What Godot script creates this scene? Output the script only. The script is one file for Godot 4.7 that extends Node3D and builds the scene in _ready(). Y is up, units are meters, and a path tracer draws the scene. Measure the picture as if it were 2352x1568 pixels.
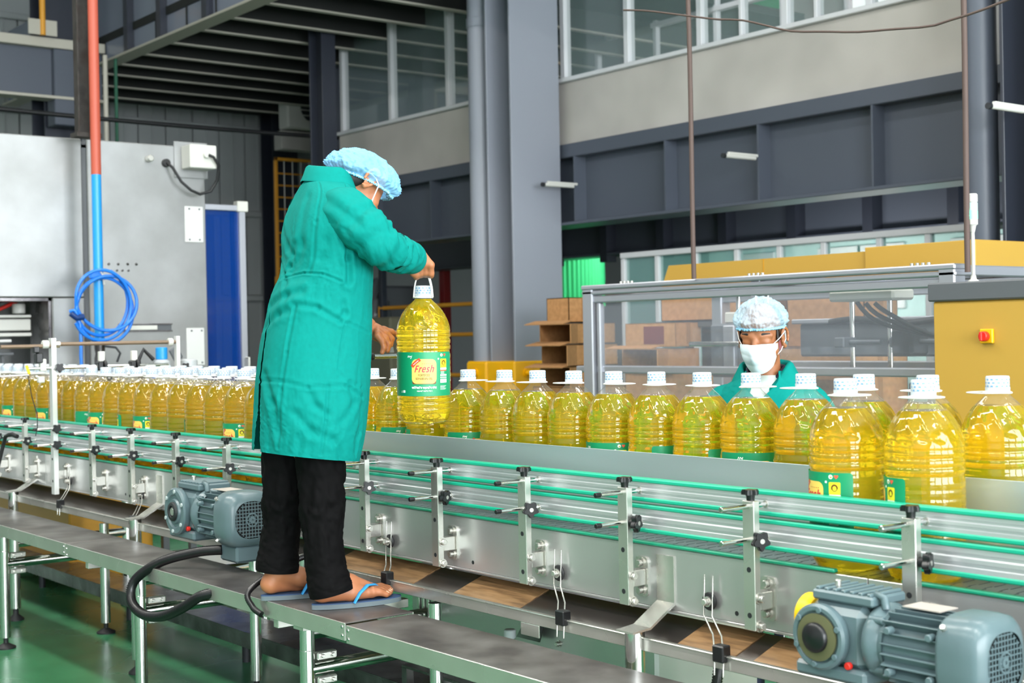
extends Node3D
# A bottling hall: a conveyor with bottles of cooking oil, two workers, machines and the mezzanine behind.
# World axes: x runs along the conveyor, z across it (towards the viewer), y up, metres.

var M := {}
var taken := {}
var rng := RandomNumberGenerator.new()

# ---------------------------------------------------------------- mesh builder
class G:
	var v := PackedVector3Array()
	var n := PackedVector3Array()
	var ix := PackedInt32Array()

	func vert(p: Vector3, q: Vector3) -> int:
		v.append(p)
		n.append(q)
		return v.size() - 1

	func face(a: int, b: int, c: int) -> void:  # counter-clockwise seen from outside
		ix.append(a)
		ix.append(c)
		ix.append(b)

	func tri(a: Vector3, b: Vector3, c: Vector3) -> void:
		var q := (b - a).cross(c - a).normalized()
		face(vert(a, q), vert(b, q), vert(c, q))

	func quad(a: Vector3, b: Vector3, c: Vector3, d: Vector3) -> void:
		var q := (c - a).cross(d - b).normalized()
		var i := vert(a, q)
		vert(b, q)
		vert(c, q)
		vert(d, q)
		face(i, i + 1, i + 2)
		face(i, i + 2, i + 3)

	func box(c: Vector3, s: Vector3, bev := 0.0, bs := Basis()) -> G:
		var h := s / 2.0
		if bev <= 0.0:
			for ax in 3:
				for sg in [-1.0, 1.0]:
					var e := Vector3.ZERO
					e[ax] = sg
					var f := Vector3.ZERO
					f[(ax + 1) % 3] = 1.0
					var g := e.cross(f)
					quad(c + bs * ((e - f - g) * h), c + bs * ((e + f - g) * h), c + bs * ((e + f + g) * h), c + bs * ((e - f + g) * h))
			return self
		bev = minf(bev, minf(h.x, minf(h.y, h.z)) * 0.98)
		var k := h - Vector3.ONE * bev
		for ax in 3:
			for sg in [-1.0, 1.0]:
				var e := Vector3.ZERO
				e[ax] = sg
				var f := Vector3.ZERO
				f[(ax + 1) % 3] = 1.0
				var g := e.cross(f)
				var o: Vector3 = e * h[ax]
				quad(c + bs * (o + (-f - g) * k), c + bs * (o + (f - g) * k), c + bs * (o + (f + g) * k), c + bs * (o + (g - f) * k))
		for ax in 3:
			var a1 := (ax + 1) % 3
			var a2 := (ax + 2) % 3
			for s1 in [-1.0, 1.0]:
				for s2 in [-1.0, 1.0]:
					var p1 := Vector3.ZERO
					p1[a1] = s1 * h[a1]
					p1[a2] = s2 * k[a2]
					var p2 := Vector3.ZERO
					p2[a1] = s1 * k[a1]
					p2[a2] = s2 * h[a2]
					var l := Vector3.ZERO
					l[ax] = k[ax]
					var cc := [bs * (p1 - l) + c, bs * (p1 + l) + c, bs * (p2 + l) + c, bs * (p2 - l) + c]
					if s1 * s2 > 0:
						quad(cc[0], cc[3], cc[2], cc[1])
					else:
						quad(cc[0], cc[1], cc[2], cc[3])
		for sx in [-1.0, 1.0]:
			for sy in [-1.0, 1.0]:
				for sz in [-1.0, 1.0]:
					var sgn := Vector3(sx, sy, sz)
					var a := c + bs * (sgn * Vector3(h.x, k.y, k.z))
					var b := c + bs * (sgn * Vector3(k.x, h.y, k.z))
					var d := c + bs * (sgn * Vector3(k.x, k.y, h.z))
					if sx * sy * sz > 0:
						tri(a, b, d)
					else:
						tri(a, d, b)
		return self

	# a box given by two opposite corners
	func span(a: Vector3, b: Vector3, bev := 0.0) -> G:
		return box((a + b) / 2.0, (b - a).abs(), bev)

	# profile points are (radius, height); runs upward on the outside so that the faces look outward
	func lathe(prof: Array, seg := 24, xf := Transform3D(), sharp := 0.6) -> G:
		var m := prof.size()
		var nn := []
		for i in m - 1:
			var d: Vector2 = prof[i + 1] - prof[i]
			nn.append(Vector2(d.y, -d.x).normalized())
		for i in m - 1:
			var n0: Vector2 = nn[i]
			var n1: Vector2 = nn[i]
			if i > 0 and nn[i - 1].dot(nn[i]) > sharp:
				n0 = (nn[i - 1] + nn[i]).normalized()
			if i < m - 2 and nn[i + 1].dot(nn[i]) > sharp:
				n1 = (nn[i + 1] + nn[i]).normalized()
			var st := v.size()
			for k in seg + 1:
				var t := TAU * k / seg
				var ct := cos(t)
				var sn := -sin(t)
				vert(xf * Vector3(prof[i].x * ct, prof[i].y, prof[i].x * sn), (xf.basis * Vector3(n0.x * ct, n0.y, n0.x * sn)).normalized())
				vert(xf * Vector3(prof[i + 1].x * ct, prof[i + 1].y, prof[i + 1].x * sn), (xf.basis * Vector3(n1.x * ct, n1.y, n1.x * sn)).normalized())
			for k in seg:
				var o := st + k * 2
				if prof[i].x > 1e-6:
					face(o, o + 2, o + 1)
				if prof[i + 1].x > 1e-6:
					face(o + 1, o + 2, o + 3)
		return self

	func cyl(a: Vector3, b: Vector3, r: float, r2 := -1.0, seg := 14, bev := 0.0) -> G:
		var re := r if r2 < 0.0 else r2
		var h := a.distance_to(b)
		var y := (b - a).normalized()
		var x := y.cross(Vector3.RIGHT if absf(y.x) < 0.9 else Vector3.UP).normalized()
		var xf := Transform3D(Basis(x, y, x.cross(y)), a)
		if bev > 0.0:
			return lathe([Vector2(0, 0), Vector2(r - bev, 0), Vector2(r, bev), Vector2(re, h - bev), Vector2(re - bev, h), Vector2(0, h)], seg, xf, 0.8)
		return lathe([Vector2(0, 0), Vector2(r, 0), Vector2(re, h), Vector2(0, h)], seg, xf)

	# sweep a circle (or an ellipse rx, ry) along points; radii may vary
	func tube(p: Array, r, seg := 10, closed := false, flat := 1.0, up := Vector3.UP) -> G:
		var m := p.size()
		var prev := Vector3.ZERO
		var st := v.size()
		for i in m:
			var a: Vector3 = p[(i - 1 + m) % m] if closed or i > 0 else p[0]
			var b: Vector3 = p[(i + 1) % m] if closed or i < m - 1 else p[m - 1]
			var t := (b - a).normalized()
			var s: Vector3
			if prev == Vector3.ZERO:
				s = t.cross(up)
				if s.length() < 0.05:
					s = t.cross(Vector3.RIGHT)
			else:
				s = prev - t * prev.dot(t)
			s = s.normalized()
			prev = s
			var w := s.cross(t)
			var rr: float = r[i] if r is Array else r
			for k in seg + 1:
				var q := TAU * k / seg
				var d := s * cos(q) + w * sin(q) * flat
				vert(p[i] + d * rr, (s * cos(q) * flat + w * sin(q)).normalized())
		for i in (m if closed else m - 1):
			var j := (i + 1) % m
			for k in seg:
				var o := st + i * (seg + 1) + k
				var u := st + j * (seg + 1) + k
				face(o, u, o + 1)
				face(o + 1, u, u + 1)
		if not closed:
			for e in [0, m - 1]:
				var t: Vector3 = (p[0] - p[1]).normalized() if e == 0 else (p[m - 1] - p[m - 2]).normalized()
				var c := vert(p[e], t)
				var f := v.size()
				for k in seg + 1:
					vert(v[st + e * (seg + 1) + k], t)
				for k in seg:
					if e == 0:
						face(c, f + k, f + k + 1)
					else:
						face(c, f + k + 1, f + k)
		return self

	# outline in the local xy plane, extruded from z = 0 to z = h
	func prism(poly: PackedVector2Array, h: float, xf := Transform3D(), smooth := false) -> G:
		if Geometry2D.is_polygon_clockwise(poly):
			poly = poly.duplicate()
			poly.reverse()
		var t := Geometry2D.triangulate_polygon(poly)
		var zt := (xf.basis.z).normalized()
		var top := v.size()
		for p in poly:
			vert(xf * Vector3(p.x, p.y, h), zt)
		var bot := v.size()
		for p in poly:
			vert(xf * Vector3(p.x, p.y, 0), -zt)
		for i in range(0, t.size(), 3):
			var a := poly[t[i]]
			var b := poly[t[i + 1]]
			var c := poly[t[i + 2]]
			var o := [t[i], t[i + 1], t[i + 2]] if (b - a).cross(c - a) > 0 else [t[i], t[i + 2], t[i + 1]]
			face(top + o[0], top + o[1], top + o[2])
			face(bot + o[0], bot + o[2], bot + o[1])
		var m := poly.size()
		for i in m:
			var a := poly[i]
			var b := poly[(i + 1) % m]
			if smooth:
				var pa := poly[(i - 1 + m) % m]
				var pb := poly[(i + 2) % m]
				var na := Vector3((b - pa).y, -(b - pa).x, 0).normalized()
				var nb := Vector3((pb - a).y, -(pb - a).x, 0).normalized()
				var q := vert(xf * Vector3(a.x, a.y, 0), xf.basis * na)
				vert(xf * Vector3(b.x, b.y, 0), xf.basis * nb)
				vert(xf * Vector3(b.x, b.y, h), xf.basis * nb)
				vert(xf * Vector3(a.x, a.y, h), xf.basis * na)
				face(q, q + 1, q + 2)
				face(q, q + 2, q + 3)
			else:
				quad(xf * Vector3(a.x, a.y, 0), xf * Vector3(b.x, b.y, 0), xf * Vector3(b.x, b.y, h), xf * Vector3(a.x, a.y, h))
		return self

	# a grid of points rows x cols joined into a smooth sheet; wrap joins the last column to the first
	func sheet(pts: PackedVector3Array, rows: int, cols: int, wrap := false, flip := false) -> G:
		var st := v.size()
		for p in pts:
			vert(p, Vector3.ZERO)
		for i in rows - 1:
			for j in (cols if wrap else cols - 1):
				var a := st + i * cols + j
				var b := st + i * cols + (j + 1) % cols
				var c := a + cols
				var d := b + cols
				var q := (v[d] - v[a]).cross(v[c] - v[b])
				if flip:
					q = -q
				n[a] += q
				n[b] += q
				n[c] += q
				n[d] += q
				if flip:
					face(a, d, b)
					face(a, c, d)
				else:
					face(a, b, d)
					face(a, d, c)
		for i in range(st, v.size()):
			n[i] = n[i].normalized()
		return self

	func add(o: G, xf := Transform3D()) -> G:
		var st := v.size()
		var nb := xf.basis.inverse().transposed()
		for i in o.v.size():
			v.append(xf * o.v[i])
			n.append((nb * o.n[i]).normalized())
		if xf.basis.determinant() > 0:
			for i in o.ix:
				ix.append(st + i)
		else:
			for i in range(0, o.ix.size(), 3):
				ix.append(st + o.ix[i])
				ix.append(st + o.ix[i + 2])
				ix.append(st + o.ix[i + 1])
		return self

	func mesh() -> ArrayMesh:
		var a := []
		a.resize(Mesh.ARRAY_MAX)
		a[Mesh.ARRAY_VERTEX] = v
		a[Mesh.ARRAY_NORMAL] = n
		a[Mesh.ARRAY_INDEX] = ix
		var m := ArrayMesh.new()
		m.add_surface_from_arrays(Mesh.PRIMITIVE_TRIANGLES, a)
		return m

# ---------------------------------------------------------------- nodes
func numbered(nm: String) -> String:
	var k: int = taken.get(nm, 0)
	taken[nm] = k + 1
	return nm if k == 0 else "%s_%03d" % [nm, k]

func tag(o: Node, label: String, cat: String, group := "") -> void:
	o.set_meta("label", label)
	o.set_meta("category", cat)
	if group:
		o.set_meta("group", group)

func thing(nm: String, label: String, cat: String, at := Vector3.ZERO, group := "") -> Node3D:
	var o := Node3D.new()
	o.name = numbered(nm)
	add_child(o)
	o.position = at
	tag(o, label, cat, group)
	return o

func part(parent: Node, nm: String, g, mat: Material, label := "", at := Vector3.ZERO) -> MeshInstance3D:
	var o := MeshInstance3D.new()
	o.name = nm
	o.mesh = g.mesh() if g is G else g
	o.material_override = mat
	parent.add_child(o, true)
	o.position = at
	if label:
		o.set_meta("label", label)
	return o

func single(nm: String, g, mat: Material, label: String, cat: String, group := "", at := Vector3.ZERO) -> MeshInstance3D:
	var o := part(self, numbered(nm), g, mat, "", at)
	tag(o, label, cat, group)
	return o

func struct(nm: String, g, mat: Material) -> MeshInstance3D:
	var o := part(self, numbered(nm), g, mat)
	o.set_meta("kind", "structure")
	return o

# ---------------------------------------------------------------- materials
func noise_tex(freq: float, ramp: Array, size := 512, oct := 4, kind := FastNoiseLite.TYPE_SIMPLEX_SMOOTH, sd := 1) -> NoiseTexture2D:
	var f := FastNoiseLite.new()
	f.noise_type = kind
	f.frequency = freq
	f.fractal_octaves = oct
	f.seed = sd
	var t := NoiseTexture2D.new()
	t.width = size
	t.height = size
	t.seamless = true
	t.noise = f
	var g := Gradient.new()
	g.offsets = PackedFloat32Array([0.0, 1.0]) if ramp.size() == 2 else PackedFloat32Array(range(ramp.size()).map(func(i): return float(i) / (ramp.size() - 1)))
	g.colors = PackedColorArray(ramp)
	t.color_ramp = g
	return t

func mat(nm: String, c: Color, rough := 0.6, metal := 0.0) -> StandardMaterial3D:
	var m := StandardMaterial3D.new()
	m.resource_name = nm
	m.albedo_color = c
	m.roughness = rough
	m.metallic = metal
	M[nm] = m
	return m

func grain(m: StandardMaterial3D, tex: Texture2D, scale: Vector3, world := true) -> StandardMaterial3D:
	m.albedo_texture = tex
	m.uv1_triplanar = true
	m.uv1_world_triplanar = world
	m.uv1_scale = scale
	return m

func hexc(s: String) -> Color:
	return Color(s)

func _ready() -> void:
	rng.seed = 7
	# ---- camera: a 49 mm lens on a full-frame body, 1.4 m above the floor
	var cam := Camera3D.new()
	cam.name = "camera"
	add_child(cam)
	cam.position = Vector3(0, 1.4, 0)
	cam.rotation_degrees = Vector3(-0.25, 51.65, -1.11)
	cam.fov = 27.54
	cam.near = 0.05
	cam.far = 200.0
	cam.current = true
	var lens := CameraAttributesPhysical.new()
	lens.frustum_focal_length = 49.0
	lens.frustum_focus_distance = 4.3
	lens.exposure_aperture = 5.0
	cam.attributes = lens
	# ---- surroundings: the hall is closed, so the sky only matters at the far door
	var env := Environment.new()
	env.background_mode = Environment.BG_COLOR
	env.background_color = Color(0.75, 0.82, 0.9)
	env.tonemap_mode = Environment.TONE_MAPPER_LINEAR
	env.tonemap_exposure = 0.53
	env.sdfgi_enabled = true
	env.ssao_enabled = true
	env.ssil_enabled = true
	var we := WorldEnvironment.new()
	we.name = "environment"
	we.environment = env
	add_child(we)
	materials()
	hall_lamps()
	daylight()
	structure()
	mezzanine()
	background_machines()
	filler_machine()
	conveyor()
	bench()
	posts_and_fittings()
	motors()
	bottles()
	workers()
	small_things()

# ---- the hall's lamps: rows of LED panels hung under the roof
func hall_lamps() -> void:
	var body := G.new().box(Vector3(0, 0.05, 0), Vector3(2.0, 0.09, 0.5), 0.01)
	var glow := G.new().box(Vector3(0, -0.002, 0), Vector3(1.92, 0.01, 0.42))
	var stem := G.new().cyl(Vector3(0, 0.09, 0), Vector3(0, 1.7, 0), 0.008)
	var bm := body.mesh()
	var gm := glow.mesh()
	var sm := stem.mesh()
	var row := ["over the aisle behind the viewer", "over the conveyor", "added as fill over the packing machine"]  # third row is added to light the column, girder and far areas
	for r in 3:
		for i in 5:
			var p := Vector3(-9.6 + 2.9 * i + r * 0.7, 5.9, [3.2, -0.6, -4.6][r])
			var t := thing("ceiling_lamp", "white LED panel under the roof %s, %s from far end" % [row[r], ordinal(i)], "lamp", p, "LED panels under the hall roof")
			part(t, "housing", bm, M.white_paint)
			part(t, "hanger", sm, M.steel_dark, "", Vector3(-0.8, 0, 0))
			part(t, "hanger", sm, M.steel_dark, "", Vector3(0.8, 0, 0))
			part(t, "light_panel", gm, M.lamp_glow)
			var a := AreaLight3D.new()
			a.name = "area"
			t.add_child(a)
			a.position = Vector3(0, -0.02, 0)
			a.rotation_degrees = Vector3(-90, 0, 0)
			a.area_size = Vector2(1.9, 0.42)
			a.light_energy = LAMP * [0.5, 0.85, 0.3][r]
			a.light_color = Color(1.0, 0.985, 0.96)
			a.shadow_enabled = true
			a.area_range = 30.0

const LAMP := 26.0

func materials() -> void:
	var wear := noise_tex(0.006, [Color(0.9, 0.9, 0.9), Color(1, 1, 1)], 512, 3)
	var smear := noise_tex(0.006, [Color(0.45, 0.45, 0.45), Color(0.68, 0.68, 0.68)], 512, 3, FastNoiseLite.TYPE_SIMPLEX_SMOOTH, 3)
	var fabric := noise_tex(0.03, [Color(0.93, 0.93, 0.93), Color(1, 1, 1)], 512, 5, FastNoiseLite.TYPE_SIMPLEX_SMOOTH, 5)
	var m: StandardMaterial3D
	m = mat("lamp_glow", Color.WHITE)
	m.emission_enabled = true
	m.emission = Color(1, 0.985, 0.96)
	m.emission_energy_multiplier = 12.0
	mat("white_paint", hexc("d2d2d0"), 0.5)
	mat("steel_dark", hexc("3a3c40"), 0.5, 0.6)
	# floor: green epoxy with scuffs
	m = grain(mat("floor_epoxy", hexc("3a7d57"), 0.22), noise_tex(0.01, [Color(0.8, 0.84, 0.8), Color(1, 1, 1)], 1024, 5), Vector3(0.35, 0.35, 0.35))
	m.roughness_texture = smear
	m.roughness = 0.5
	# painted steel of the building
	mat("paint_grey", hexc("8b8f9a"), 0.42)
	mat("paint_slate", hexc("4c525e"), 0.42)
	mat("paint_dark", hexc("2b2f3a"), 0.4)
	mat("cladding", hexc("a9adae"), 0.5)
	mat("cladding_light", hexc("c9ccce"), 0.5)
	mat("purlin", hexc("b3aea2"), 0.6)
	mat("deck", hexc("1a1c1b"), 0.7)
	grain(mat("plaster", hexc("bfbab5"), 0.8), wear, Vector3(0.4, 0.4, 0.4))
	mat("alu_white", hexc("cfd0d4"), 0.4)
	mat("alu", hexc("b9bbc4"), 0.36, 0.7)
	mat("alu_brushed", hexc("dcdde0"), 0.34, 0.75)
	# stainless steels
	m = grain(mat("stainless", hexc("d4d2cc"), 0.5, 0.8), noise_tex(0.008, [Color(0.9, 0.9, 0.89), Color(1, 1, 1)], 512, 3, FastNoiseLite.TYPE_SIMPLEX_SMOOTH, 11), Vector3(0.8, 0.8, 0.8))
	m.roughness_texture = smear
	grain(mat("stainless_sheet", hexc("d2d1d0"), 0.3, 0.72), noise_tex(0.01, [Color(0.88, 0.88, 0.88), Color(1, 1, 1)], 256, 2), Vector3(0.4, 0.8, 0.8))
	mat("stainless_polished", hexc("d0d0cd"), 0.12, 1.0)
	m = grain(mat("stainless_dark", hexc("8b898b"), 0.5, 0.9), noise_tex(0.012, [Color(0.6, 0.58, 0.58), Color(1, 1, 1)], 512, 5, FastNoiseLite.TYPE_SIMPLEX_SMOOTH, 9), Vector3(0.9, 0.9, 0.9))
	m.roughness_texture = smear
	grain(mat("silver_panel", hexc("a2a3a4"), 0.38, 0.55), noise_tex(0.008, [Color(0.88, 0.88, 0.87), Color(1, 1, 1)], 512, 5, FastNoiseLite.TYPE_SIMPLEX_SMOOTH, 21), Vector3(0.5, 0.5, 0.5))
	mat("black_plastic", hexc("141416"), 0.32)
	mat("black_rubber", hexc("1b1b1d"), 0.55)
	mat("teal_strip", hexc("11a786"), 0.38)
	mat("slat_chain", hexc("7b8a8a"), 0.34, 0.85)
	grain(mat("reflection_brown", hexc("ffffff"), 0.3), noise_tex(0.02, [hexc("5a4430"), hexc("93714e"), hexc("a88763")], 512, 4), Vector3(0.5, 4, 4))  # brown of the tray's reflections, put into a colour
	grain(mat("cardboard", hexc("c08f5f"), 0.85), noise_tex(0.02, [Color(0.86, 0.84, 0.8), Color(1, 1, 1)], 512, 4), Vector3(2, 2, 2))
	mat("cardboard_inside", hexc("9b7046"), 0.9)
	mat("print_maroon", hexc("6c2a2c"), 0.8)
	mat("ochre", hexc("b8913c"), 0.45)
	mat("ochre_dark", hexc("c18a1e"), 0.45)
	mat("yellow_paint", hexc("f0b000"), 0.42)
	mat("yellow_cap", hexc("f5c000"), 0.4)
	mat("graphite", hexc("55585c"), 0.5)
	mat("motor_grey", hexc("5a6d72"), 0.3)
	mat("motor_dark", hexc("1c2022"), 0.6)
	mat("red_plastic", hexc("d0281e"), 0.4)
	mat("red_paint", hexc("b0503c"), 0.5)
	mat("blue_pipe", hexc("1f8fd6"), 0.35)
	mat("blue_hose", hexc("1d74d8"), 0.3)
	mat("blue_dark", hexc("12356e"), 0.4)
	mat("green_sheet", hexc("35c078"), 0.5)
	mat("red_steel", hexc("a3262a"), 0.5)
	mat("orange_steel", hexc("d8962a"), 0.5)
	mat("off_white", hexc("cac9c3"), 0.5)
	mat("grey_machine", hexc("6c7178"), 0.45, 0.3)
	mat("rust_rod", hexc("5c4c47"), 0.7, 0.3)
	mat("cable_black", hexc("101114"), 0.5)
	m = mat("glass", Color(0.75, 0.85, 0.85, 0.12), 0.03)
	m.transparency = BaseMaterial3D.TRANSPARENCY_ALPHA
	m = mat("acrylic", Color(0.78, 0.8, 0.86, 0.1), 0.04)
	m.transparency = BaseMaterial3D.TRANSPARENCY_ALPHA
	m = mat("blue_film", Color(0.05, 0.24, 0.55, 0.6), 0.06)
	m.transparency = BaseMaterial3D.TRANSPARENCY_ALPHA
	m = mat("pet", Color(1, 1, 1, 0.03), 0.04)
	m.transparency = BaseMaterial3D.TRANSPARENCY_ALPHA
	m = mat("oil", Color(1.0, 0.87, 0.17, 0.15), 0.02)
	m.transparency = BaseMaterial3D.TRANSPARENCY_ALPHA
	m.refraction_enabled = true
	m.refraction_scale = 0.05
	m = mat("window_glow", Color.WHITE)
	m.emission_enabled = true
	m.emission = Color(0.95, 1.0, 0.98)
	m.emission_energy_multiplier = 1.6
	m = mat("glass_teal", Color(0.5, 0.72, 0.7, 0.3), 0.04)
	m.transparency = BaseMaterial3D.TRANSPARENCY_ALPHA
	m = mat("signal_green", hexc("9df5d6"), 0.3)
	m.emission_enabled = true
	m.emission = Color(0.3, 1.0, 0.7)
	m.emission_energy_multiplier = 1.6
	mat("lens_pale", hexc("bfe0d8"), 0.25)
	grain(mat("divider", hexc("d0dadc"), 0.3, 0.65), noise_tex(0.01, [Color(0.9, 0.9, 0.9), Color(1, 1, 1)], 256, 2), Vector3(0.3, 3, 3))
	mat("tray_steel", hexc("9a938f"), 0.22, 0.95)
	m = grain(mat("bench_top", hexc("837f7d"), 0.7, 0.6), noise_tex(0.008, [Color(0.55, 0.52, 0.53), Color(0.8, 0.79, 0.78), Color(1, 1, 1)], 512, 5, FastNoiseLite.TYPE_SIMPLEX_SMOOTH, 31), Vector3(0.9, 0.9, 0.9))
	m.roughness_texture = smear
	grain(mat("hanger", hexc("6e6b69"), 0.8, 0.3), noise_tex(0.02, [hexc("5a5654"), hexc("9a9794"), hexc("7a6a62")], 256, 5, FastNoiseLite.TYPE_SIMPLEX_SMOOTH, 13), Vector3(1, 1, 1))
	mat("stainless_bright", hexc("e4e4e2"), 0.35, 0.6)
	mat("bar_brown", hexc("7d6a58"), 0.4, 0.5)
	mat("bowl_grey", hexc("b9bcbe"), 0.4)
	mat("olive", hexc("5a5a3c"), 0.6)
	mat("motor_light", hexc("a9b4b4"), 0.4)
	mat("plate_grey", hexc("b3aaa2"), 0.5)
	mat("label_ink", hexc("3a2a08"), 0.5)
	mat("label_coral", hexc("e0573f"), 0.5)
	mat("label_seal", hexc("a8a83a"), 0.5)
	mat("label_faint", hexc("5aa98a"), 0.5)
	m = mat("day_glow", Color.WHITE)
	m.emission_enabled = true
	m.emission = Color(0.96, 0.98, 1.0)
	m.emission_energy_multiplier = 6.0
	mat("teal_dark", hexc("0c8f6d"), 0.38)
	mat("teal_board", hexc("b5d2cd"), 0.7)
	mat("paint_gloss", hexc("7a8090"), 0.18)
	mat("green_dark", hexc("15503a"), 0.5)
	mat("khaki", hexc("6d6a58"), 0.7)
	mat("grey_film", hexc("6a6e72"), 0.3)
	mat("cap_white", hexc("cdd3d8"), 0.35)
	mat("cap_print", hexc("4a98d4"), 0.5)
	mat("handle_white", hexc("dcdcd8"), 0.4)
	mat("label_green", hexc("0b8a5c"), 0.4)
	mat("label_yellow", hexc("f7c860"), 0.4)
	mat("label_gold", hexc("e8dc2a"), 0.45)
	mat("label_red", hexc("d8283c"), 0.4)
	mat("label_ribbon", hexc("c4401f"), 0.4)
	mat("label_brown", hexc("6b3a12"), 0.4)
	mat("label_white", hexc("f0f2ee"), 0.5)
	# clothing and skin
	m = grain(mat("coat_teal", hexc("007f77"), 0.8), fabric, Vector3(3, 3, 3), false)
	m.metallic_specular = 0.25
	m = grain(mat("trousers_black", hexc("0b0a0b"), 0.75), fabric, Vector3(3, 3, 3), false)
	m.metallic_specular = 0.2
	m = mat("trousers_navy", hexc("232a3f"), 0.7)
	mat("skin_light", hexc("a86a47"), 0.5)
	mat("skin_dark", hexc("96603f"), 0.48)
	mat("hair_black", hexc("120e0d"), 0.5)
	m = mat("net_blue", Color(0.55, 0.8, 0.96, 0.58), 0.6)
	m.transparency = BaseMaterial3D.TRANSPARENCY_ALPHA
	m = mat("net_white", Color(0.74, 0.86, 0.93, 0.42), 0.6)
	m.transparency = BaseMaterial3D.TRANSPARENCY_ALPHA
	mat("net_thread", hexc("8fcdf0"), 0.6)
	mat("mask_blue", hexc("d5e7f0"), 0.75)
	mat("mask_loop", hexc("f2f5f6"), 0.7)
	mat("polo_navy", hexc("1d1b33"), 0.7)
	mat("shirt_white", hexc("b4bfba"), 0.8)
	mat("nail", hexc("e8b89a"), 0.35)
	mat("nail_orange", hexc("ec6a1e"), 0.35)
	mat("sandal_sole", hexc("5f6b70"), 0.7)
	mat("sandal_top", hexc("2a4468"), 0.7)
	mat("strap_blue", hexc("2a8fce"), 0.45)

# ---------------------------------------------------------------- the hall itself
# daylight: the band of tall windows in the end wall behind the viewer's right shoulder
func daylight() -> void:
	for k in 4:
		var z := -7.2 + 3.7 * k
		var w := struct("window_%d" % (11 + k), G.new().span(Vector3(7.9, 0.3, z - 1.6), Vector3(8.0, 0.4, z + 1.6), 0.01), M.alu_white)
		part(w, "head_rail", G.new().span(Vector3(7.9, 5.4, z - 1.6), Vector3(8.0, 5.5, z + 1.6), 0.01), M.alu_white)
		for q in 3:
			part(w, "mullion", G.new().span(Vector3(7.88, 0.4, z - 1.6 + 1.56 * q), Vector3(8.0, 5.4, z - 1.52 + 1.56 * q), 0.01), M.alu_white)
		for q in 2:
			part(w, "window_glow", G.new().span(Vector3(7.95, 0.4, z - 1.52 + 1.56 * q), Vector3(7.97, 5.4, z - 0.04 + 1.56 * q)), M.day_glow)
		var a := AreaLight3D.new()
		a.name = "daylight"
		w.add_child(a)
		a.position = Vector3(7.85, 2.9, z)
		a.rotation_degrees = Vector3(0, 90, 0)
		a.area_size = Vector2(3.1, 5.0)
		a.light_energy = DAY
		a.light_color = Color(0.96, 0.98, 1.0)
		a.shadow_enabled = true
		a.area_range = 40.0

const DAY := 125.0

func structure() -> void:
	# the floor with thickness, then the outer walls and the roof
	struct("floor", G.new().span(Vector3(-18, -0.2, -16), Vector3(8, 0, 8)), M.floor_epoxy)
	struct("wall_right", G.new().span(Vector3(8, 0, -16), Vector3(8.2, 8, 8)), M.cladding_light)
	struct("wall_front", G.new().span(Vector3(-18, 0, 8), Vector3(8, 8, 8.2)), M.cladding_light)
	struct("wall_back", G.new().span(Vector3(-18, 0, -16.2), Vector3(8, 8, -16)), M.cladding)
	struct("ceiling", G.new().span(Vector3(-18.2, 7.6, -16.2), Vector3(8.2, 7.8, 8.2)), M.cladding_light)
	# far end wall: rows of standing-seam cladding panels
	var w := struct("wall_left", G.new().span(Vector3(-18.2, 0, -16), Vector3(-18, 8, 8)), M.cladding)
	var pan := G.new()
	pan.span(Vector3(0, 0, -0.19), Vector3(0.03, 1.18, 0.19), 0.004)
	pan.span(Vector3(0.03, 0.0, -0.012), Vector3(0.055, 1.18, 0.012), 0.005)
	var pm := pan.mesh()
	for r in 4:
		for k in 14:
			part(w, "panel", pm, M.cladding, "", Vector3(-17.97, 0.85 + 1.2 * r, -4.8 - 0.4 * k))
	for r in 5:
		part(w, "girt", G.new().span(Vector3(-17.97, 0.76 + 1.2 * r, -11), Vector3(-17.86, 0.84 + 1.2 * r, -2.0), 0.01), M.cladding)

# an H-shaped steel column: flanges across x, web between them
func h_column(x0: float, x1: float, z0: float, z1: float, h: float, y0 := 0.0) -> G:
	var zm := (z0 + z1) / 2.0
	return G.new().span(Vector3(x0, y0, z0), Vector3(x0 + 0.022, h, z1), 0.003).span(Vector3(x1 - 0.022, y0, z0), Vector3(x1, h, z1), 0.003).span(Vector3(x0 + 0.02, y0, zm - 0.008), Vector3(x1 - 0.02, h, zm + 0.008))

func hexbolt(g: G, at: Vector3, dir: Vector3, r: float, h: float) -> void:
	var y := dir.normalized()
	var x := y.cross(Vector3.UP if absf(y.y) < 0.9 else Vector3.RIGHT).normalized()
	var xf := Transform3D(Basis(x, y, x.cross(y)), at)
	g.lathe([Vector2(0, 0), Vector2(r * 1.45, 0), Vector2(r * 1.45, h * 0.22), Vector2(r, h * 0.22)], 14, xf)
	g.lathe([Vector2(r, h * 0.2), Vector2(r, h * 0.9), Vector2(r * 0.82, h), Vector2(0, h)], 6, xf, 0.95)

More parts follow.
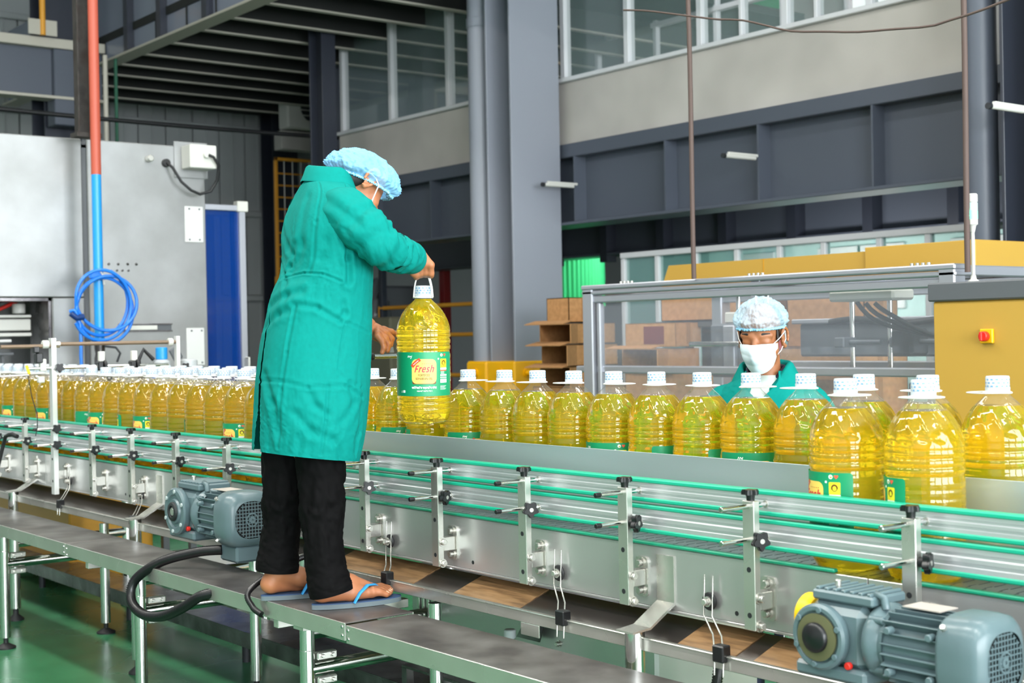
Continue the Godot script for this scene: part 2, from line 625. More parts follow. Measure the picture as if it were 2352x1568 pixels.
func mezzanine() -> void:
	# main column with its down-pipe and yellow foot
	var c := struct("column", G.new().span(Vector3(-9.25, 0, -7.368), Vector3(-8.95, 7.6, -7.352)), M.paint_grey)
	part(c, "flange", G.new().span(Vector3(-9.27, 0, -7.62), Vector3(-9.248, 7.6, -7.1), 0.003), M.paint_grey)
	part(c, "flange", G.new().span(Vector3(-8.952, 0, -7.62), Vector3(-8.93, 7.6, -7.1), 0.003), M.paint_grey)
	part(c, "down_pipe", G.new().cyl(Vector3(-9.466, 1.15, -7.194), Vector3(-9.466, 7.6, -7.194), 0.1, -1, 28), M.paint_grey)
	part(c, "pipe_collar", G.new().cyl(Vector3(-9.466, 4.02, -7.194), Vector3(-9.466, 4.1, -7.194), 0.108, -1, 28, 0.004), M.paint_grey)
	part(c, "foot_cladding", G.new().span(Vector3(-9.28, 0, -7.64), Vector3(-8.912, 1.187, -7.07), 0.012), M.yellow_paint)
	part(c, "pipe_sleeve", G.new().span(Vector3(-9.58, 0, -7.31), Vector3(-9.29, 1.187, -7.07), 0.02), M.yellow_paint)
	for p in [Vector3(-8.912, 1.09, -7.2), Vector3(-8.912, 1.09, -7.48)]:
		var b := G.new()
		hexbolt(b, p, Vector3.RIGHT, 0.026, 0.05)
		part(c, "bolt", b, M.yellow_paint)
	for p in [Vector3(-9.44, 1.09, -7.07), Vector3(-9.09, 1.09, -7.07)]:
		var b := G.new()
		hexbolt(b, p, Vector3.BACK, 0.026, 0.05)
		part(c, "bolt", b, M.yellow_paint)
	var d := struct("column", h_column(-4.47, -4.07, -7.62, -7.1, 7.6), M.paint_dark)
	part(d, "down_pipe", G.new().cyl(Vector3(-4.667, 0, -7.213), Vector3(-4.667, 7.6, -7.213), 0.095, -1, 28), M.paint_slate)
	struct("column", h_column(-12.165, -11.91, -7.26, -7.1, 7.6), M.paint_dark)
	struct("column", h_column(-17.75, -17.4, -9.95, -9.55, 7.6), M.paint_dark)
	# parapet wall and the plate girder under it
	struct("wall_parapet", G.new().span(Vector3(-12.62, 3.0, -7.92), Vector3(-4.9, 3.53, -7.72), 0.004), M.plaster)
	var g := struct("trim_girder", G.new().span(Vector3(-13.5, 2.34, -7.79), Vector3(-3.0, 2.9, -7.775)), M.paint_slate)
	part(g, "top_flange", G.new().span(Vector3(-13.5, 2.885, -7.95), Vector3(-3.0, 3.0, -7.66), 0.006), M.paint_slate)
	part(g, "bottom_flange", G.new().span(Vector3(-13.5, 2.315, -7.95), Vector3(-3.0, 2.34, -7.62), 0.004), M.paint_slate)
	var st := G.new().span(Vector3(-0.008, 2.34, -7.775), Vector3(0.008, 2.885, -7.65)).mesh()
	for x in [-11.9, -10.88, -9.2, -8.79, -7.72, -6.77, -5.77, -5.05]:
		part(g, "stiffener", st, M.paint_slate, "", Vector3(x, 0, 0))
	# second girder deeper in, the soffit and the floor slab of the offices
	var g2 := struct("trim_girder", G.new().span(Vector3(-13.5, 2.19, -9.35), Vector3(-3.0, 2.8, -9.33)), M.paint_slate)
	part(g2, "bottom_flange", G.new().span(Vector3(-13.5, 2.165, -9.48), Vector3(-3.0, 2.19, -9.2), 0.004), M.paint_slate)
	var s2 := G.new().span(Vector3(-0.05, 2.1, -9.33), Vector3(0.05, 2.8, -9.2)).mesh()
	for k in 9:
		part(g2, "stiffener", s2, M.paint_dark, "", Vector3(-10.95 + 0.79 * k, 0, 0))
	struct("ceiling", G.new().span(Vector3(-13.5, 2.8, -15.9), Vector3(-3.0, 2.88, -7.8)), M.paint_dark)
	struct("floor", G.new().span(Vector3(-13.5, 2.9, -15.9), Vector3(-3.0, 3.0, -7.95)), M.plaster)
	# upper windows: sill, mullions, transom and panes
	var w := struct("window_1", G.new().span(Vector3(-12.62, 3.53, -7.86), Vector3(-4.9, 3.565, -7.68), 0.005), M.alu_white)
	var xs := [-12.6, -11.68, -10.7, -9.7, -9.02, -8.23, -7.42, -7.0, -6.58, -6.3, -5.85, -5.4, -4.95]
	for x in xs:
		var wd := 0.03 if x in [-7.0, -6.3] else 0.055
		part(w, "mullion", G.new().span(Vector3(x - wd / 2, 3.56, -7.82), Vector3(x + wd / 2, 6.0, -7.74), 0.004), M.alu_white)
	part(w, "transom", G.new().span(Vector3(-12.6, 4.83, -7.81), Vector3(-4.95, 4.88, -7.75), 0.004), M.alu_white)
	for i in xs.size() - 1:
		part(w, "pane", G.new().span(Vector3(xs[i] + 0.02, 3.56, -7.783), Vector3(xs[i + 1] - 0.02, 4.83, -7.777)), M.glass)
		part(w, "pane", G.new().span(Vector3(xs[i] + 0.02, 4.88, -7.783), Vector3(xs[i + 1] - 0.02, 6.0, -7.777)), M.glass)
	struct("wall_office", G.new().span(Vector3(-12.62, 6.0, -7.92), Vector3(-4.9, 7.6, -7.72)), M.plaster)
	# inside the upper offices: back wall with daylit windows, partition, ceiling
	var wb := struct("wall_office", G.new().span(Vector3(-13.5, 3.0, -12.2), Vector3(-3.0, 6.1, -12.0)), M.plaster)
	part(wb, "column_cover", G.new().span(Vector3(-13.4, 3.0, -12.0), Vector3(-12.6, 6.0, -11.4)), M.paint_slate)
	struct("ceiling", G.new().span(Vector3(-13.5, 5.6, -12.0), Vector3(-3.0, 5.7, -7.95)), M.deck)
	struct("wall_office", G.new().span(Vector3(-13.5, 3.0, -12.0), Vector3(-13.4, 6.0, -7.95)), M.paint_slate)
	var ws := struct("window_2", G.new().span(Vector3(-13.0, 3.5, -10.2), Vector3(-4.9, 3.55, -10.12), 0.004), M.alu_white)
	for x in [-12.9, -12.1, -11.25, -10.35, -9.5, -8.65, -7.9, -7.1, -6.2]:
		part(ws, "mullion", G.new().span(Vector3(x - 0.025, 3.0, -10.2), Vector3(x + 0.025, 5.6, -10.14), 0.003), M.alu_white)
	part(ws, "head_rail", G.new().span(Vector3(-13.0, 4.55, -10.2), Vector3(-4.9, 4.6, -10.13), 0.003), M.alu_white)
	for k in 4:
		var x: float = [-10.5, -9.0, -8.2, -7.2][k]
		var fr := struct("window_%d" % (3 + k), G.new().span(Vector3(x - 0.36, 3.4, -12.0), Vector3(x + 0.36, 5.2, -11.96), 0.01), M.alu_white)
		part(fr, "window_glow", G.new().span(Vector3(x - 0.31, 3.45, -11.97), Vector3(x + 0.31, 5.15, -11.95)), M.window_glow if k > 0 else M.green_sheet)
	# steel brackets with tube lamps, switched off, on the girder
	var lamp_at := [Vector3(-11.9, 2.78, -7.65), Vector3(-8.78, 2.66, -7.65), Vector3(-6.78, 2.67, -7.65), Vector3(-4.3, 2.62, -7.07)]
	var lamp_says := ["left of the main column", "just right of the main column", "above the window strip", "and dark column at the right edge"]
	for k in 4:
		var t := thing("tube_lamp", "unlit tube lamp standing out of the girder " + lamp_says[k], "lamp", lamp_at[k], "unlit tube lamps on the girder")
		part(t, "arm", G.new().span(Vector3(-0.012, -0.02, -0.02), Vector3(0.012, 0.0, 0.3), 0.003), M.off_white)
		part(t, "tube", G.new().cyl(Vector3(0, -0.03, 0.02), Vector3(0, -0.03, 0.34), 0.014), M.off_white)
		part(t, "end_cap", G.new().cyl(Vector3(0, -0.03, 0.335), Vector3(0, -0.03, 0.36), 0.018), M.steel_dark)
	# hidden lamps added to brighten the tank, the boards and the upper office
	var spots := [Vector3(-10.1, 2.72, -9.95), Vector3(-6.8, 1.72, -8.15), Vector3(-9.0, 5.5, -9.2)]
	var lsay := ["under the mezzanine beside the green tank", "washing the boards behind the lower window strip", "in the upper office"]
	for k in 3:
		var t := thing("fill_lamp", "added LED fill panel hidden from view " + lsay[k], "lamp", spots[k], "added fill lamps")
		t.rotation_degrees.x = [0.0, 75.0, 0.0][k]
		part(t, "housing", G.new().span(Vector3(-0.6, 0.01, -0.15), Vector3(0.6, 0.06, 0.15), 0.008), M.white_paint)
		part(t, "light_panel", G.new().span(Vector3(-0.57, 0.0, -0.13), Vector3(0.57, 0.01, 0.13)), M.lamp_glow)
		if k == 1:
			part(t, "stand", G.new().cyl(Vector3(0, 0.04, 0.0), Vector3(0, 0.04 - 1.74 * cos(deg_to_rad(75.0)), 1.74 * sin(deg_to_rad(75.0))), 0.015), M.steel_dark)
		var a := AreaLight3D.new()
		a.name = "area"
		t.add_child(a)
		a.position = Vector3(0, -0.02, 0)
		a.rotation_degrees = Vector3(-90, 0, 0)
		a.area_size = Vector2(1.14, 0.26)
		a.light_energy = [8.0, 4.0, 4.0][k]
		a.shadow_enabled = true
		a.area_range = 30.0
	# ceiling cassette and duct in the upper office
	var ac := thing("ceiling_cassette", "white ceiling air conditioner inside the upper left office window", "air conditioner", Vector3(-13.4, 4.95, -9.2))
	part(ac, "casing", G.new().prism(PackedVector2Array([Vector2(0, 0.3), Vector2(0.12, 0.02), Vector2(1.6, -0.02), Vector2(1.6, 0.34), Vector2(0, 0.34)]), 0.7, Transform3D(Basis(), Vector3(0, 0, -0.35))), M.off_white)
	for q in 2:
		part(ac, "louvre", G.new().span(Vector3(0.5 + 0.5 * q, 0.1, 0.35), Vector3(0.9 + 0.5 * q, 0.2, 0.36), 0.004), M.graphite)
	for q in 2:
		part(ac, "hanger_rod", G.new().cyl(Vector3(0.2 + 1.2 * q, 0.34, 0), Vector3(0.2 + 1.2 * q, 0.65, 0), 0.01), M.steel_dark)
	upper_left()
	under_mezzanine()
	# lower window strip of the ground-floor office
	var lw := struct("window_7", G.new().span(Vector3(-8.52, 2.02, -7.98), Vector3(-5.05, 2.065, -7.9), 0.004), M.alu_white)
	var lx := [-8.5, -8.1, -7.68, -7.24, -6.82, -6.41, -5.93, -5.54, -5.12]
	for i in lx.size():
		part(lw, "mullion", G.new().span(Vector3(lx[i] - 0.022, 0.9, -7.97), Vector3(lx[i] + 0.022, 2.02, -7.91), 0.004), M.alu_white)
		if i < lx.size() - 1:
			part(lw, "pane", G.new().span(Vector3(lx[i] + 0.02, 0.9, -7.943), Vector3(lx[i + 1] - 0.02, 2.02, -7.937)), M.glass_teal)
	struct("wall_office", G.new().span(Vector3(-8.52, 0, -8.0), Vector3(-5.05, 0.9, -7.9)), M.plaster)
	var lit := struct("wall_office", G.new().span(Vector3(-8.6, 0, -9.15), Vector3(-5.0, 2.1, -9.05)), M.teal_board)
	for x in [-8.05, -7.15, -6.75, -5.9]:
		part(lit, "notice_board", G.new().span(Vector3(x - 0.22, 1.55, -9.05), Vector3(x + 0.22, 2.06, -9.02), 0.006), M.white_paint)

func upper_left() -> void:
	# intermediate roof deck with purlins, carried by a deep beam along x
	var dk := struct("ceiling", G.new().span(Vector3(-17.9, 4.62, -11.5), Vector3(-9.5, 4.7, -5.9)), M.deck)
	for x in [-16.4, -15.7, -15.0, -14.4, -13.77, -13.1, -12.4, -11.78, -11.1, -10.4]:
		part(dk, "purlin", G.new().span(Vector3(x - 0.03, 4.4, -11.4), Vector3(x + 0.03, 4.415, -5.9)), M.purlin)
		part(dk, "purlin_web", G.new().span(Vector3(x - 0.006, 4.415, -11.4), Vector3(x + 0.006, 4.62, -5.9)), M.deck)
	var b := struct("trim_beam", G.new().span(Vector3(-17.5, 4.4, -5.93), Vector3(-6.0, 5.3, -5.915)), M.paint_gloss)
	part(b, "bottom_flange", G.new().span(Vector3(-17.5, 4.375, -6.02), Vector3(-6.0, 4.4, -5.83), 0.004), M.purlin)
	for x in [-14.9, -13.7, -12.9, -11.9]:
		part(b, "stiffener", G.new().span(Vector3(x - 0.05, 4.4, -5.915), Vector3(x + 0.05, 5.3, -5.84)), M.paint_dark)
	var cb := struct("trim_beam", G.new().span(Vector3(-14.5, 4.0, -5.9), Vector3(-14.48, 4.5, -2.0)), M.paint_slate)
	part(cb, "bottom_flange", G.new().span(Vector3(-14.6, 3.97, -5.9), Vector3(-14.38, 4.0, -2.0), 0.004), M.purlin)
	part(cb, "top_flange", G.new().span(Vector3(-14.6, 4.5, -5.9), Vector3(-14.38, 4.6, -2.0), 0.004), M.purlin)
	part(cb, "gusset", G.new().span(Vector3(-14.62, 3.7, -5.7), Vector3(-14.4, 4.5, -5.35), 0.01), M.paint_slate)
	struct("column", h_column(-15.1, -14.7, -5.75, -5.35, 7.6), M.paint_dark)
	for k in 2:
		single("wall_pipe", G.new().cyl(Vector3(-14.0, 0, -5.62 - 0.12 * k), Vector3(-14.0, 4.4, -5.62 - 0.12 * k), 0.025), M.purlin, ["cream vertical pipe rising behind the silver machine, the left one", "cream vertical pipe rising behind the silver machine, the right one"][k], "pipe", "cream wall pipes")
	single("corner_post", G.new().span(Vector3(-14.02, 0, -5.87), Vector3(-13.99, 4.4, -5.84), 0.004), M.green_dark, "dark green steel post beside the cream pipes", "post")
	var rl := thing("guard_rail", "orange guard rail of the upper platform, top left corner", "railing", Vector3(-14.3, 4.6, -3.0))
	for z in [-2.2, -0.4, 1.0]:
		part(rl, "post", G.new().cyl(Vector3(0, 0, z), Vector3(0, 0.9, z), 0.03), M.orange_steel)
	part(rl, "rail", G.new().cyl(Vector3(0, 0.45, -2.2), Vector3(0, 0.45, 1.0), 0.022), M.orange_steel)
	part(rl, "rail", G.new().cyl(Vector3(0, 0.9, -2.2), Vector3(0, 0.9, 1.0), 0.025), M.orange_steel)
	part(rl, "kick_plate", G.new().span(Vector3(-0.01, 0.0, -2.35), Vector3(0.01, 0.16, -2.05), 0.003), M.purlin)
	var pts := []
	for i in 25:
		var t := i / 24.0
		pts.append(Vector3(-12.8, 3.53 + 0.12 * pow(t - 0.5, 2.0), -3.6 - 5.0 * t))
	single("overhead_cable", G.new().tube(pts, 0.022, 8), M.cable_black, "thick black cable strung across in front of the grey cladding", "cable")
	# the gap between the end wall and the navy column: air conditioner, block of wall and yellow cage
	struct("wall_block", G.new().span(Vector3(-16.1, 3.86, -10.6), Vector3(-15.9, 4.1, -8.86), 0.006), M.plaster)
	var ac := thing("air_conditioner", "white outdoor air conditioner unit high up beside the navy column", "air conditioner", Vector3(-15.8, 4.12, -9.2))
	part(ac, "casing", G.new().span(Vector3(-0.25, 0, -0.3), Vector3(0, 0.55, 0.3), 0.02), M.off_white)
	part(ac, "fan_grille", G.new().cyl(Vector3(0, 0.28, -0.08), Vector3(0.02, 0.28, -0.08), 0.19, -1, 20), M.motor_dark)
	for k in 6:
		part(ac, "grille_bar", G.new().span(Vector3(0.02, 0.1 + 0.07 * k, -0.28), Vector3(0.03, 0.11 + 0.07 * k, 0.12)), M.off_white)
	var cg := thing("mesh_cage", "yellow wire mesh safety panel beside the navy column", "fence", Vector3(-15.6, 2.2, -8.6))
	part(cg, "support", G.new().span(Vector3(-0.03, -2.2, -0.03), Vector3(0.03, 0.0, 0.03), 0.004), M.orange_steel)
	part(cg, "frame", G.new().span(Vector3(-0.02, 0, -0.02), Vector3(0.02, 1.5, 0.02), 0.004).span(Vector3(-0.02, 1.46, -0.9), Vector3(0.02, 1.5, 0.02), 0.004).span(Vector3(-0.02, 0, -0.9), Vector3(0.02, 1.5, -0.86), 0.004), M.orange_steel)
	for k in 9:
		part(cg, "bar", G.new().cyl(Vector3(0, 0.15 * k + 0.1, -0.88), Vector3(0, 0.15 * k + 0.1, 0), 0.009, -1, 6), M.orange_steel)
	for k in 7:
		part(cg, "bar", G.new().cyl(Vector3(0, 0.02, -0.12 - 0.12 * k), Vector3(0, 1.48, -0.12 - 0.12 * k), 0.007, -1, 6), M.off_white)

func under_mezzanine() -> void:
	# green corrugated tank behind the main column
	var g := G.new()
	var pts := PackedVector3Array()
	var cols := 78 * 8
	for r in 2:
		for j in cols:
			var t := TAU * j / cols
			var rad := 0.7 + 0.012 * cos(t * 78)
			pts.append(Vector3(rad * cos(t), 1.7 + 1.08 * r, -rad * sin(t)))
	g.sheet(pts, 2, cols, true)
	var tk := thing("green_tank", "round green corrugated tank behind the grey main column", "tank", Vector3(-11.75, 0, -9.7))
	part(tk, "shell", g, M.green_sheet)
	part(tk, "cone", G.new().lathe([Vector2(0.1, 0.7), Vector2(0.69, 1.7)], 48), M.graphite)
	for k in 4:
		part(tk, "leg", G.new().cyl(Vector3(0.5 * cos(k * PI / 2 + 0.4), 0, 0.5 * sin(k * PI / 2 + 0.4)), Vector3(0.5 * cos(k * PI / 2 + 0.4), 1.4, 0.5 * sin(k * PI / 2 + 0.4)), 0.04), M.graphite)
	single("red_post", G.new().span(Vector3(-13.3, 0, -9.55), Vector3(-13.2, 2.8, -9.45), 0.006), M.red_steel, "dark red steel post beside the green tank, left of the main column", "post")
	single("grey_post", G.new().span(Vector3(-13.1, 0, -8.55), Vector3(-13.03, 2.3, -8.48), 0.006), M.paint_dark, "dark square steel post left of the red post", "post")
	var rl := thing("guard_rail", "orange guard rail in front of the green tank", "railing", Vector3(-11.0, 0, -8.5))
	for y in [1.0, 1.42, 1.73]:
		part(rl, "rail", G.new().cyl(Vector3(-2.1, y, 0), Vector3(0.9, y, 0), 0.022), M.orange_steel)
	for x in [-2.1, -1.0, 0.1]:
		part(rl, "post", G.new().cyl(Vector3(x, 0, 0), Vector3(x, 1.75, 0), 0.024), M.orange_steel)
	# clutter standing in the dark under the mezzanine
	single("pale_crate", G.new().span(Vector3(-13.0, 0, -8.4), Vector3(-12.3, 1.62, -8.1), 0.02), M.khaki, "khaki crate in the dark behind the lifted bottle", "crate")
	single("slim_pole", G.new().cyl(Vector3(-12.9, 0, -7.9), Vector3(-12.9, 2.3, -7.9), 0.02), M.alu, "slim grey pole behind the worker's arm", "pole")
	var sk := thing("plastic_sack", "crumpled clear grey plastic sack heaped behind the worker", "sack", Vector3(-13.6, 1.3, -8.5))
	var p := PackedVector3Array()
	var nz := FastNoiseLite.new()
	nz.seed = 4
	nz.frequency = 2.6
	for i in 21:
		for j in 28:
			var a := PI * 0.5 * i / 20.0
			var t := TAU * j / 28
			var d := Vector3(cos(t) * sin(PI / 2 - a + 0.02), sin(a), -sin(t) * sin(PI / 2 - a + 0.02))
			p.append(d * Vector3(0.5, 0.75, 0.35) * (1.0 + 0.55 * nz.get_noise_3dv(d * 1.6)))
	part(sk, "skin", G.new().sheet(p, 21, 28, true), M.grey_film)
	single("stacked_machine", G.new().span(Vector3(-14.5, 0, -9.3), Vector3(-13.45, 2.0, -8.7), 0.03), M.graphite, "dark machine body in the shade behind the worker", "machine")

# a corrugated carton: four walls, a floor, and flaps where it is open
func carton(label: String, at: Vector3, s: Vector3, turn := 0.0, open := "", print_side := false) -> Node3D:
	var t := thing("cardboard_box", label, "box", at, "cardboard boxes behind the conveyor")
	t.rotation.y = turn
	var h := s / 2.0
	var e := 0.006
	var g := G.new()
	g.span(Vector3(-h.x, 0, -h.z), Vector3(h.x, e, h.z))
	g.span(Vector3(-h.x, 0, -h.z), Vector3(h.x, s.y, -h.z + e))
	g.span(Vector3(-h.x, 0, -h.z), Vector3(-h.x + e, s.y, h.z))
	g.span(Vector3(h.x - e, 0, -h.z), Vector3(h.x, s.y, h.z))
	if open != "front":
		g.span(Vector3(-h.x, 0, h.z - e), Vector3(h.x, s.y, h.z))
	if open != "top":
		g.span(Vector3(-h.x, s.y - e, -h.z), Vector3(h.x, s.y, h.z))
	part(t, "walls", g, M.cardboard)
	if open == "front":
		var f := G.new().box(Vector3.ZERO, Vector3(s.x * 0.45, s.y * 0.96, e))
		var p := part(t, "flap", f, M.cardboard, "", Vector3(h.x + s.x * 0.1, s.y / 2, h.z + s.x * 0.18))
		p.rotation.y = -1.05
		var q := part(t, "flap", G.new().box(Vector3.ZERO, Vector3(s.x, s.z * 0.3, e)), M.cardboard, "", Vector3(0, s.y + 0.01, h.z + 0.1))
		q.rotation.x = -1.35
	else:
		part(t, "tape", G.new().span(Vector3(-h.x - 0.001, s.y * 0.1, -0.02), Vector3(h.x + 0.001, s.y + 0.001, 0.02)), M.cardboard_inside)
	if print_side:
		part(t, "printed_panel", G.new().span(Vector3(-h.x * 0.25, s.y * 0.12, h.z), Vector3(h.x * 0.55, s.y * 0.86, h.z + 0.002)), M.print_maroon)
	return t

func background_machines() -> void:
	# packing machine: aluminium frame with clear guards
	var t := thing("packing_machine", "packing machine in an aluminium frame with clear guards behind the masked worker", "machine", Vector3(-4.5, 0, -5.5))
	var al := func(a: Vector3, b: Vector3, nm := "profile"):
		part(t, nm, G.new().span(a, b, 0.006), M.alu)
	for x in [-1.115, 1.115]:
		for z in [-0.5, 0.5]:
			al.call(Vector3(x - 0.04, 0, z - 0.04), Vector3(x + 0.04, 1.66, z + 0.04), "post")
	for z in [-0.5, 0.5]:
		al.call(Vector3(-1.16, 1.635, z - 0.045), Vector3(1.16, 1.66, z + 0.045))
		al.call(Vector3(-1.16, 1.608, z - 0.04), Vector3(1.16, 1.63, z + 0.04))
		al.call(Vector3(-1.08, 1.565, z - 0.03), Vector3(1.08, 1.602, z + 0.03))
		al.call(Vector3(-1.08, 1.19, z - 0.03), Vector3(1.08, 1.23, z + 0.01), "rail")
	for x in [-1.12, 0.04, 1.12]:
		al.call(Vector3(x - 0.03, 1.61, -0.5), Vector3(x + 0.03, 1.655, 0.5), "cross_bar")
	al.call(Vector3(0.03, 0.2, 0.48), Vector3(0.07, 1.57, 0.525), "mid_post")
	al.call(Vector3(-1.06, 0.2, 0.49), Vector3(-1.03, 1.565, 0.525), "door_stile")
	part(t, "guard_pane", G.new().span(Vector3(-1.03, 0.2, 0.503), Vector3(0.03, 1.566, 0.509)), M.acrylic, "clear guard pane")
	part(t, "guard_pane", G.new().span(Vector3(0.07, 0.2, 0.503), Vector3(1.07, 1.566, 0.509)), M.acrylic, "clear guard pane")
	for x in [-0.92, -0.02, 0.9]:
		var b := G.new()
		for k in 4:
			hexbolt(b, Vector3(x + 0.028 * k, 1.66, 0.47), Vector3.UP, 0.008, 0.014)
		part(t, "bolt_row", b, M.stainless)
	# the mechanism behind the guards
	part(t, "side_arm", G.new().span(Vector3(-1.32, 1.19, 0.4), Vector3(-1.16, 1.225, 0.45), 0.006), M.alu)
	part(t, "drive_block", G.new().span(Vector3(-0.62, 1.16, -0.1), Vector3(-0.32, 1.44, 0.12), 0.012), M.grey_machine)
	part(t, "block_cover", G.new().span(Vector3(-0.5, 1.2, 0.12), Vector3(-0.42, 1.43, 0.15), 0.006), M.alu)
	part(t, "shaft", G.new().cyl(Vector3(-0.72, 1.335, 0.16), Vector3(-0.18, 1.335, 0.16), 0.014), M.stainless_polished)
	part(t, "red_knob", G.new().cyl(Vector3(-0.18, 1.335, 0.16), Vector3(-0.1, 1.335, 0.16), 0.034, -1, 16, 0.006), M.red_plastic)
	part(t, "bearing", G.new().span(Vector3(-0.58, 1.44, -0.06), Vector3(-0.47, 1.5, 0.05), 0.008), M.off_white)
	part(t, "bearing", G.new().span(Vector3(-0.36, 1.45, -0.06), Vector3(-0.24, 1.49, 0.05), 0.008), M.off_white)
	for x in [-0.54, -0.34, 0.2, 0.42]:
		part(t, "guide_rod", G.new().cyl(Vector3(x, 1.2, -0.02), Vector3(x, 1.61, -0.02), 0.013), M.stainless_polished)
	part(t, "bridge", G.new().span(Vector3(-0.3, 1.26, -0.3), Vector3(1.05, 1.43, -0.22), 0.01), M.grey_machine)
	part(t, "bridge_cap", G.new().span(Vector3(-0.32, 1.43, -0.32), Vector3(1.06, 1.455, -0.18), 0.005), M.alu)
	part(t, "valve_bank", G.new().span(Vector3(0.36, 1.525, 0.2), Vector3(0.72, 1.575, 0.36), 0.01), M.off_white)
	for k in 3:
		var pts := []
		for i in 14:
			var u := i / 13.0
			pts.append(Vector3(0.46 + 0.05 * k + 0.06 * sin(u * 3.0) + u * u * 0.5, 1.525 - 0.16 * sin(minf(u * 2.2, 1.57)) - 0.01 * sin(u * 9.0 + k), 0.28 - 0.2 * u))
		part(t, "cable", G.new().tube(pts, 0.011, 7), M.cable_black)
	var pts2 := []
	for i in 20:
		var u := i / 19.0
		pts2.append(Vector3(0.0 + u * 1.05, 1.435 + 0.012 * sin(u * 11.0), -0.1))
	part(t, "cable", G.new().tube(pts2, 0.016, 8), M.cable_black)
	for x in [0.3, 0.62]:
		part(t, "clamp", G.new().cyl(Vector3(x - 0.1, 1.335, 0.05), Vector3(x + 0.12, 1.335, 0.05), 0.012).span(Vector3(x - 0.12, 1.31, 0.0), Vector3(x - 0.06, 1.36, 0.1), 0.006), M.grey_machine)
	part(t, "dark_gripper", G.new().span(Vector3(0.52, 1.27, -0.02), Vector3(0.64, 1.4, 0.12), 0.015), M.motor_dark)
	part(t, "lift_column", G.new().span(Vector3(0.72, 0.3, -0.15), Vector3(0.86, 1.1, 0.0), 0.01).span(Vector3(0.6, 1.08, -0.2), Vector3(1.0, 1.15, 0.1), 0.01), M.graphite)
	part(t, "base_cabinet", G.new().span(Vector3(-1.05, 0, -0.45), Vector3(1.05, 0.75, 0.42), 0.01), M.graphite)
	# ochre hood of the next machine
	var h := thing("ochre_hood", "long ochre sheet-metal hood above the packing machine", "machine", Vector3(0, 0, -6.3))
	part(h, "long_cover", G.new().prism(PackedVector2Array([Vector2(-6.42, 1.66), Vector2(-4.8, 1.66), Vector2(-4.8, 1.825), Vector2(-6.34, 1.825)]), 0.5, Transform3D(Basis(), Vector3(0, 0, -0.5))), M.ochre)
	part(h, "raised_cover", G.new().span(Vector3(-4.8, 1.66, -0.5), Vector3(-4.11, 1.845, 0.02), 0.004), M.ochre)
	part(h, "seam", G.new().span(Vector3(-5.55, 1.66, 0.0), Vector3(-5.545, 1.825, 0.003)), M.ochre_dark)
	for x in [-6.4, -4.25]:
		part(h, "frame_post", G.new().span(Vector3(x, 0, -0.45), Vector3(x + 0.1, 1.66, -0.35)), M.graphite)
	# ochre control cabinet
	var c := thing("control_cabinet", "ochre control cabinet with a dark grey top and a red switch", "cabinet", Vector3(-2.4, 0, -5.1))
	part(c, "body", G.new().span(Vector3(-0.87, 0, -0.4), Vector3(0.9, 1.5, 0.4), 0.006), M.ochre)
	part(c, "top_band", G.new().span(Vector3(-0.885, 1.5, -0.41), Vector3(0.915, 1.573, 0.415), 0.006), M.graphite)
	var sw := part(c, "switch_plate", G.new().span(Vector3(-0.655, 1.335, 0.4), Vector3(-0.6, 1.39, 0.415), 0.003), M.yellow_paint)
	part(sw, "rotary_knob", G.new().cyl(Vector3(-0.628, 1.362, 0.415), Vector3(-0.628, 1.362, 0.44), 0.019, -1, 18, 0.003).box(Vector3(-0.628, 1.362, 0.446), Vector3(0.011, 0.034, 0.014), 0.002), M.red_plastic)
	part(c, "red_strip", G.new().span(Vector3(-0.45, 1.573, -0.2), Vector3(0.9, 1.59, -0.1), 0.003), M.red_plastic)
	var lt := thing("signal_tower", "slim signal lamp tower with a glowing green segment", "signal light", Vector3(-3.27, 1.573, -4.98))
	part(lt, "foot", G.new().lathe([Vector2(0.026, 0), Vector2(0.026, 0.008), Vector2(0.012, 0.02), Vector2(0.01, 0.035)], 16), M.off_white)
	part(lt, "pole", G.new().cyl(Vector3(0, 0.02, 0), Vector3(0, 0.23, 0), 0.0075), M.off_white)
	part(lt, "socket", G.new().lathe([Vector2(0.009, 0.21), Vector2(0.014, 0.235), Vector2(0.021, 0.24), Vector2(0.021, 0.262)], 20), M.off_white)
	part(lt, "green_light", G.new().cyl(Vector3(0, 0.262, 0), Vector3(0, 0.297, 0), 0.0215, -1, 20, 0.001), M.signal_green, "glowing green lens")
	part(lt, "clear_lens", G.new().cyl(Vector3(0, 0.297, 0), Vector3(0, 0.328, 0), 0.0215, -1, 20, 0.001), M.lens_pale)
	part(lt, "lens_cap", G.new().cyl(Vector3(0, 0.328, 0), Vector3(0, 0.365, 0), 0.0215, -1, 20, 0.004), M.off_white)
	var gl := OmniLight3D.new()
	gl.name = "glow"
	lt.add_child(gl)
	gl.position = Vector3(0, 0.28, 0)
	gl.light_color = Color(0.3, 1.0, 0.7)
	gl.light_energy = 0.04
	gl.light_size = 0.01
	gl.shadow_enabled = true
	gl.omni_range = 30.0
	# hanging steel rods
	for k in 2:
		var a: Vector3 = [Vector3(-4.845, 7.6, -4.92), Vector3(-3.29, 7.6, -4.92)][k]
		var b: Vector3 = [Vector3(-4.8, 1.66, -4.95), Vector3(-3.27, 1.62, -4.95)][k]
		var m := [] 
		for i in 40:
			var u := i / 39.0
			m.append(a.lerp(b, u) + Vector3(0.004 * sin(u * 17.0), 0, 0.004 * cos(u * 13.0)))
		single("hanger_rod", G.new().tube(m, 0.012, 9), M.rust_rod, ["brownish steel rod hanging over the middle of the packing machine", "brownish steel rod hanging beside the signal tower"][k], "rod", "hanging rods")
	var cp := []
	var wp := Curve3D.new()
